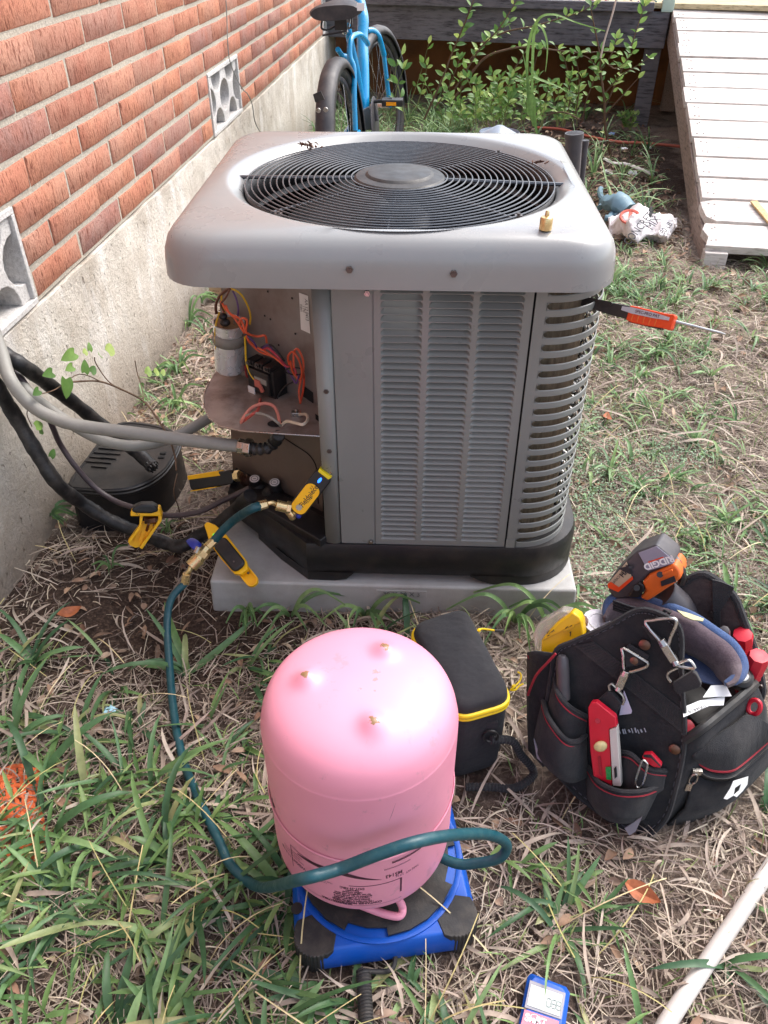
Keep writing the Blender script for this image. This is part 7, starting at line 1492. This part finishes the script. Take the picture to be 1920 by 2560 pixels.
# ================================================================== GRASS, STRAW, LEAF LITTER (stuff)
def mesh_np(name, V, Fc, m, label, cat='', smooth=True):
    me = bpy.data.meshes.new(name); nv, nf, kf = len(V), len(Fc), Fc.shape[1]
    me.vertices.add(nv); me.vertices.foreach_set('co', V.astype(np.float32).ravel()); me.loops.add(nf*kf); me.loops.foreach_set('vertex_index', Fc.astype(np.int32).ravel())
    me.polygons.add(nf); me.polygons.foreach_set('loop_start', np.arange(0, nf*kf, kf, dtype=np.int32)); me.polygons.foreach_set('loop_total', np.full(nf, kf, np.int32)); me.update(calc_edges=True)
    if smooth: me.shade_smooth()
    me.materials.append(m); o = bpy.data.objects.new(name, me); C.objects.link(o); o['kind'] = 'stuff'; o['label'] = label; o['category'] = cat or name.split('_')[-1]; return o
def blades(x, y, z, az, e0, e1, L, W, twist=0, daz=0, seg=5, fold=.3, prof='grass', roll=0):
    n = len(x); t = np.linspace(0, 1, seg+1)[None, :]; e = e0[:, None]+(e1-e0)[:, None]*t; a = az[:, None]+(daz*np.ones(n))[:, None]*t; ds = (L/seg)[:, None]
    dx = np.cos(e)*np.cos(a)*ds; dy = np.cos(e)*np.sin(a)*ds; dz = np.sin(e)*ds
    def cum(d, s0): c_ = np.cumsum(d, 1); return s0[:, None]+np.concatenate([np.zeros((n, 1)), c_[:, :-1]], 1)
    X, Y, Z = cum(dx, x), cum(dy, y), cum(dz, z)
    if prof == 'grass': w_ = np.minimum(1, .45+2.4*t)*np.sqrt(np.clip(1-t**2.2, 0, 1))+.02
    elif prof == 'leaf': w_ = np.sin(PI*np.clip(t*.94+.04, 0, 1))**.8
    else: w_ = np.ones_like(t)*.9+.1*np.sin(5*t)
    w_ = w_*(W/2)[:, None]; sx_, sy_ = -np.sin(a), np.cos(a); rl_ = (roll*np.ones(n))[:, None]+(twist*np.ones(n))[:, None]*t; cr_, sr = np.cos(rl_), np.sin(rl_)
    nx, ny, nz = -np.sin(e)*np.cos(a), -np.sin(e)*np.sin(a), np.cos(e)
    ux, uy, uz = sx_*cr_+nx*sr, sy_*cr_+ny*sr, nz*sr; vx, vy, vz = nx*cr_-sx_*sr, ny*cr_-sy_*sr, nz*cr_
    if fold:
        V = np.stack([np.stack([X-ux*w_+vx*w_*fold, Y-uy*w_+vy*w_*fold, Z-uz*w_+vz*w_*fold], -1), np.stack([X, Y, Z], -1), np.stack([X+ux*w_+vx*w_*fold, Y+uy*w_+vy*w_*fold, Z+uz*w_+vz*w_*fold], -1)], 2); m = 3
    else: V = np.stack([np.stack([X-ux*w_, Y-uy*w_, Z-uz*w_], -1), np.stack([X+ux*w_, Y+uy*w_, Z+uz*w_], -1)], 2); m = 2
    K = (seg+1)*m; base = (np.arange(n)*K)[:, None, None]; i = np.arange(seg)[None, :, None]*m; j = np.arange(m-1)[None, None, :]
    q = base+i+j; F_ = np.stack([q, q+m, q+m+1, q+1], -1).reshape(-1, 4); return V.reshape(-1, 3), F_
R = np.random.default_rng(11); U = lambda a, c_, n: R.uniform(a, c_, n)
def inbox(x, y, x0, x1, y0, y1): return (x > x0) & (x < x1) & (y > y0) & (y < y1)
ca, sa_ = math.cos(rad(10)), math.sin(rad(10))
def blocked(x, y, g=0.):
    m = wallx(x, y) < .008
    m |= inbox(x, y, -.386-g, .386+g, -.004-g, .77)
    u, v = (x-.003)*ca+(y+.583)*sa_, -(x-.003)*sa_+(y+.583)*ca; m |= (abs(u) < .133+g) & (abs(v) < .134+g)
    m |= ((x-.45)*.848+(y+.38)*-.53 > -.26) & inbox(x, y, .24-g, .74, -.50-g, -.02) & (y > -.50+(.43-x)*-.55*-1*1.0*(x < .43)-.02) & (y > -.52+(x-.43)*.55)
    m |= inbox(x, y, .04-g, .22+g, -.44-g, -.17+g) & (abs((x-.125)*.87+(y+.32)*.5) < .065+g*.5)
    m |= inbox(x, y, .195, .275, -1.2, -.71)
    m |= ((x+.68)/.16)**2+((y-.42)/.19)**2 < 1
    m |= (x > 1.2+(y-2.05)*.14) & (y > 2.12)
    return m
def scatter(n, x0, x1, y0, y1, dens, g=0.):
    x, y = U(x0, x1, n), U(y0, y1, n); k_ = (~blocked(x, y, g)) & (R.random(n) < dens(x, y)); return x[k_], y[k_]
def pat(x, y, s, sh=0.): return .5+.5*np.sin(s*x*1.1+sh+1.7*np.sin(s*y*.7+sh))*np.cos(s*y*.9-sh+1.3*np.sin(s*.8*x))
def g_(x, y, cx, cy, rx, ry): return np.exp(-(((x-cx)/rx)**2+((y-cy)/ry)**2))
soilm = lambda x, y: np.clip(g_(x, y, -.6, .0, .24, .22)+g_(x, y, -.38, -.06, .25, .06), 0, 1)
# --- straw
def dstraw(x, y): return np.clip(.9-.8*soilm(x, y)-.7*(y > 2.6)*(x > .4)-.35*g_(x, y, .9, 3.0, .5, 1.), .04, 1)*np.clip(.6+.5*pat(x, y, 9), 0, 1)
parts = []
for n, box, Lr, Wr in ((80000, (-.86, 1.0, -1.05, 1.3), (.012, .075), (.0007, .0026)), (42000, (-.9, 2.4, 1.2, 3.6), (.02, .09), (.0012, .0035)), (20000, (.9, 2.0, -.5, 1.3), (.02, .08), (.001, .003))):
    x, y = scatter(n, box[0], box[1], box[2], box[3], dstraw); n_ = len(x); z = gh(x, y)+U(.001, .016, n_)*np.where(R.random(n_) < .7, .5, 1.2)
    parts.append(blades(x, y, z, U(0, 2*PI, n_), U(-.15, .4, n_), U(-.5, .1, n_), U(*Lr, n_), U(*Wr, n_), twist=U(-1, 1, n_), daz=R.normal(0, .35, n_), seg=3, fold=0, prof='s', roll=U(-.6, .6, n_)))
def join(P):
    o = 0; V = []; F_ = []
    for v, f_ in P: V.append(v); F_.append(f_+o); o += len(v)
    return np.concatenate(V), np.concatenate(F_)
straw_m = island('straw', [hexc('7e6d60'), hexc('a5948a'), hexc('5c4c42'), hexc('c8baa4'), hexc('6a5a50'), hexc('b8a896'), hexc('8a7870'), hexc('d6c9b4')], .75)
V, F_ = join(parts); mesh_np('straw', V, F_, straw_m, 'dry pinkish straw and thatch covering the yard', 'straw')
# --- broader dead blades
x, y = scatter(8500, -.86, 1.4, -1.05, 1.6, lambda x, y: np.clip(.8-.7*soilm(x, y), .1, 1)*pat(x, y, 6, 2)); n_ = len(x)
pa_ = [blades(x, y, gh(x, y)+U(.003, .02, n_), U(0, 2*PI, n_), U(-.1, .6, n_), U(-.8, 0, n_), U(.03, .14, n_), U(.0025, .008, n_), twist=U(-1.5, 1.5, n_), daz=U(-.9, .9, n_), seg=5, fold=.25, prof='grass')]
V, F_ = join(pa_); mesh_np('dead_grass', V, F_, island('dead_blade', [hexc('9c8a7e'), hexc('b9a898'), hexc('85746a'), hexc('c6b8a8'), hexc('a08c82')], .7, .15), 'curled dead grass blades lying over the straw', 'dead grass')
# --- leaf litter
def dleaf(x, y): return np.clip(.28+.75*g_(x, y, -.62, 1.0, .25, .7)+.12*soilm(x, y)-.2*g_(x, y, -.5, .0, .3, .2)+1.0*g_(x, y, .85, 3.1, .55, 1.0)+.4*g_(x, y, .5, 1.2, .2, .8), 0, 1)
pl2 = []
for n, box, s_ in ((4600, (-.86, 1.0, -1.05, 1.4), 1.), (9000, (-.9, 2.0, 1.2, 5.2), 1.35)):
    x, y = scatter(n, *box, dleaf); n_ = len(x)
    pl2.append(blades(x, y, gh(x, y)+U(.002, .014, n_), U(0, 2*PI, n_), U(-.3, .9, n_), U(-1.1, .2, n_), U(.014, .042, n_)*s_, U(.006, .016, n_)*s_, twist=U(-.8, .8, n_), daz=U(-.4, .4, n_), seg=4, fold=.5, prof='leaf', roll=U(-.7, .7, n_)))
V, F_ = join(pl2); mesh_np('leaf_litter', V, F_, island('litter_leaf', [hexc('6b5142'), hexc('967a64'), hexc('7d5a48'), hexc('b8a088'), hexc('523c32'), hexc('a98a70'), hexc('8a8078')], .75), 'brown dry leaves scattered over soil and straw', 'leaf litter')
x, y = scatter(2600, -.84, .0, -.3, .6, lambda x, y: soilm(x, y), 0); n_ = len(x)      # crumbs of soil
b = MB(); cube = [(-1, -1, 0), (1, -1, 0), (1, 1, 0), (-1, 1, 0), (0, 0, 1.2)]
s_ = U(.001, .0038, n_); V = np.concatenate([np.stack([x+cx*s_, y+cy*s_*U(.6, 1.2, n_), gh(x, y)-.001+cz*s_], -1)[:, None] for cx, cy, cz in cube], 1).reshape(-1, 3); o_ = (np.arange(n_)*5)[:, None]
F_ = np.concatenate([o_+np.array([f_]) for f_ in ((0, 1, 4), (1, 2, 4), (2, 3, 4), (3, 0, 4))], 0); mesh_np('soil_crumbs', V, F_, island('soil_crumb', [hexc('2a201c'), hexc('4a3a32'), hexc('7a6656')], .95), 'dark crumbs of bare soil beside the pad', 'soil', False)
# --- green crabgrass: tufts of broad leaves
def dgr(x, y):
    d = .98*np.clip((-.50-y)/.15, 0, 1)*np.clip((.33-x)/.1, .12, 1)+.42*g_(x, y, -.42, -.48, .3, .14)+.10
    d += 1.1*g_(x, y, -.66, -.52, .14, .2)+.35*g_(x, y, .25, -.62, .12, .14)+.8*g_(x, y, -.78, -.25, .12, .25)+.5*g_(x, y, -.08, -.02, .35, .05)
    d += 1.5*g_(x, y, .74, .9, .12, .17)+.8*g_(x, y, .62, .35, .1, .15)+1.5*g_(x, y, .92, .2, .18, .25)+1.2*g_(x, y, .78, 1.75, .26, .22)+1.1*g_(x, y, .8, 1.25, .16, .16)+.5*g_(x, y, .55, .75, .1, .3)+.15*(x > .5)*(y > -.2)*(y < 2.)+.5*g_(x, y, .5, 1.5, .1, .3)+.35*g_(x, y, .45, .0, .1, .1)+.6*g_(x, y, .9, -.15, .2, .1)
    d += .5*g_(x, y, -.7, .75, .08, .4)+.8*(y > 2.5)*(x < .35)+.5*g_(x, y, 1.35, 1.75, .3, .12)
    return np.clip(d-.75*soilm(x, y)*(y > -.1), 0, 1)*np.clip(.45+.75*pat(x, y, 13, 1), 0, 1)
def tufts(n, box, nl_, Lr, Wr, er, g=.0, gm=1.):
    x, y = scatter(n, *box, lambda a, c_: dgr(a, c_)*gm, g); m = R.integers(nl_[0], nl_[1], len(x)); X = np.repeat(x, m)+U(-.008, .008, m.sum()); Y = np.repeat(y, m)+U(-.008, .008, m.sum()); n_ = len(X); sc = np.repeat(U(.65, 1.15, len(x)), m)
    drift = np.repeat(U(0, 2*PI, len(x)), m)
    return blades(X, Y, gh(X, Y), drift+R.normal(0, 1.4, n_), U(er[0], er[1], n_), U(-1.0, .35, n_), U(*Lr, n_)*sc, U(*Wr, n_)*sc, twist=U(-.7, .7, n_), daz=U(-.5, .5, n_), seg=6, fold=.35, prof='grass')
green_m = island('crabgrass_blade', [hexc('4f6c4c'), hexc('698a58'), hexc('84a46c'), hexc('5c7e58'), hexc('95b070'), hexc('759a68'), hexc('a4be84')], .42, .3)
P = [tufts(640, (-.86, 1.0, -1.05, 0.05), (4, 9), (.04, .17), (.006, .0145), (.2, 1.2), .004), tufts(900, (-.86, 1.5, 0.0, 1.3), (5, 11), (.04, .11), (.004, .0095), (.35, 1.3), .004), tufts(1500, (-.88, 1.9, 1.2, 2.6), (6, 11), (.05, .13), (.005, .009), (.4, 1.3)), tufts(1500, (-.9, 1.6, 2.4, 4.8), (6, 12), (.08, .30), (.006, .010), (.7, 1.45))]
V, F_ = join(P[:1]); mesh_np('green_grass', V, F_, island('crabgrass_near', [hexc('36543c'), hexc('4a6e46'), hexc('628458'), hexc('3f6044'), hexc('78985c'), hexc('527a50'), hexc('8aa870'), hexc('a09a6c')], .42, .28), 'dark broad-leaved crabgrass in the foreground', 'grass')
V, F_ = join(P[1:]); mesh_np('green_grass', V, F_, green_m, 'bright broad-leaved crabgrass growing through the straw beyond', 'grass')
# runners with leaves in the foreground
P = []
for i in range(90):
    x0, y0 = R.uniform(-.75, .35), R.uniform(-.98, -.45)
    if blocked(np.array([x0]), np.array([y0]), .01)[0] or R.random() > dgr(np.array([x0]), np.array([y0]))[0]+.15: continue
    a = R.uniform(0, 2*PI); L_ = R.uniform(.1, .25); n_ = int(L_/.022); s__ = np.linspace(0, L_, n_); X = x0+s__*np.cos(a); Y = y0+s__*np.sin(a); Z = gh(X, Y)+.012+.02*np.sin(PI*s__/L_)
    ok = ~blocked(X, Y, .0)
    if ok.all():
        P.append(blades(np.array([x0]), np.array([y0]), np.array([.012]), np.array([a]), np.array([.25]), np.array([-.25]), np.array([L_]), np.array([.003]), seg=8, fold=.8, prof='s'))
        P.append(blades(X, Y, Z, a+np.where(np.arange(n_) % 2, 1, -1)*U(.5, 1.1, n_), U(.1, .7, n_), U(-.7, .1, n_), U(.03, .075, n_), U(.005, .0095, n_), twist=U(-.5, .5, n_), seg=5, fold=.3))
V, F_ = join(P); mesh_np('grass_runners', V, F_, island('runner_blade', [hexc('6d8a50'), hexc('4f7440'), hexc('88a060'), hexc('5c7e4a')], .45, .3), 'creeping grass runners with alternate leaves', 'grass')
# --- fine grass and tiny clover
def dfine(x, y): return np.clip(.25+dgr(x, y)*.6+.5*g_(x, y, .7, .6, .4, .8)+.5*(x > .9)*(y < 2.2)-.5*soilm(x, y), 0, 1)*np.clip(.3+.9*pat(x, y, 10, 3), 0, 1)
P = []
for n, box in ((24000, (-.86, 1.9, -1.05, 1.3)), (16000, (-.3, 2.2, 1.3, 4.0))):
    x, y = scatter(n, *box, dfine); n_ = len(x); P.append(blades(x, y, gh(x, y), U(0, 2*PI, n_), U(.3, 1.4, n_), U(-.6, 1.0, n_), U(.02, .06, n_), U(.0012, .003, n_), daz=U(-.6, .6, n_), seg=3, fold=0))
V, F_ = join(P); mesh_np('fine_grass', V, F_, island('fine_blade', [hexc('6a8a4a'), hexc('8ba868'), hexc('a5ab72'), hexc('55753e'), hexc('c0b88a')], .5, .3), 'fine short grass between the broad leaves', 'grass')
def dcl(x, y): return np.clip(g_(x, y, .50, .34, .10, .30)+g_(x, y, .62, .1, .16, .10)+.9*g_(x, y, .5, .75, .09, .16)+g_(x, y, .75, .62, .1, .08)+.5*g_(x, y, .42, -.1, .08, .06), 0, 1)
x, y = scatter(30000, .38, 1.2, -.25, 1.1, dcl); n_ = len(x)
V, F_ = blades(x, y, gh(x, y)+U(.004, .03, n_), U(0, 2*PI, n_), U(-.2, .6, n_), U(-.4, .2, n_), U(.004, .009, n_), U(.003, .006, n_), seg=2, fold=0, prof='leaf', roll=U(-.5, .5, n_))
mesh_np('clover_patch', V, F_, island('clover_leaf', [hexc('5f7f58'), hexc('86a380'), hexc('9db496'), hexc('6f9068')], .55, .2), 'patch of tiny grey-green clover leaves right of the pad', 'clover')
# seed heads, pale stalks arching up
P = []; n_ = 160; x, y = scatter(900, -.8, .9, -1., .9, lambda x, y: np.clip(dgr(x, y)*.5+.08, 0, 1)); n_ = len(x)
V, F_ = blades(x, y, gh(x, y), U(0, 2*PI, n_), U(.5, 1.3, n_), U(-.7, .2, n_), U(.10, .22, n_), U(.0014, .0024, n_), daz=U(-.5, .5, n_), seg=7, fold=.8, prof='s'); mesh_np('dry_stalks', V, F_, island('dry_stalk', [hexc('d8c8a4'), hexc('c2b080'), hexc('a9a66a')], .7), 'pale dry stalks arching over the grass', 'stalk')
# small weeds along the wall and the pad
b = MB()
for q, n_, L_, nm in ((('l', 290, 1600), 16, .07, 0), (('l', 1180, 300), 8, .09, 0), (('l', 1120, 420), 9, .11, 0), (('l', 1060, 700), 9, .10, 0), (('l', 1050, 900), 7, .08, 0), (('l', 740, 960), 5, .06, 0), (('l', 660, 1850), 6, .05, 0), (('l', 990, 1640), 5, .04, 0), (('d', 640, 1265, 0), 7, .11, 0), (('d', 790, 1325), 8, .10, 0), (('d', 1110, 1330), 12, .13, 0), (('d', 1180, 1335), 10, .14, 0), (('d', 540, 1320), 8, .09, 0)):
    c_ = A(q[0], q[1], q[2], 2, 0); 
    if q[0] == 'd': c_.y = min(c_.y, -.02)
    for i in range(n_):
        a = R.uniform(0, 2*PI); l_ = L_*R.uniform(.6, 1.2); hgt = l_*R.uniform(.5, .95); d = Vector((math.cos(a), math.sin(a), 0)); 
        if q[0] == 'd' and d.y > .2: d.y *= -1
        long_blade(b, [c_+d*.004, c_+d*l_*.25+Vector((0, 0, hgt*.55)), c_+d*l_*.55+Vector((0, 0, hgt*.8)), c_+d*l_+Vector((0, 0, hgt*.55))], .010 if L_ > .06 else .006)
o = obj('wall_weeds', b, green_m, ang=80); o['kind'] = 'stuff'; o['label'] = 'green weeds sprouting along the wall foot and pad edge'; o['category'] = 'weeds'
# ------------------------------------------------------------------ groups of look-alikes
GR = dict(pressure_probe='pressure probes on the service valves', pipe_clamp='temperature clamps on the refrigerant lines', electrical_conduit='grey conduits from the house wall', nut_driver='red handled tools in the bag',
          screwdriver='handles poking out of the tool bag', shrub='shrubs before the deck', low_bush='low bushes under the shrubs', weed='small weeds under the deck edge', dry_leaf='single dry leaves on the ground', paper_scrap='scraps lying on the leaf litter', black_pole='dark poles behind the unit', paper_slip='white papers in the tool bag')
for o in S.objects:
    if o.parent is None and 'category' in o.keys():
        g = GR.get(o.name.split('.')[0])
        if g: o['group'] = g
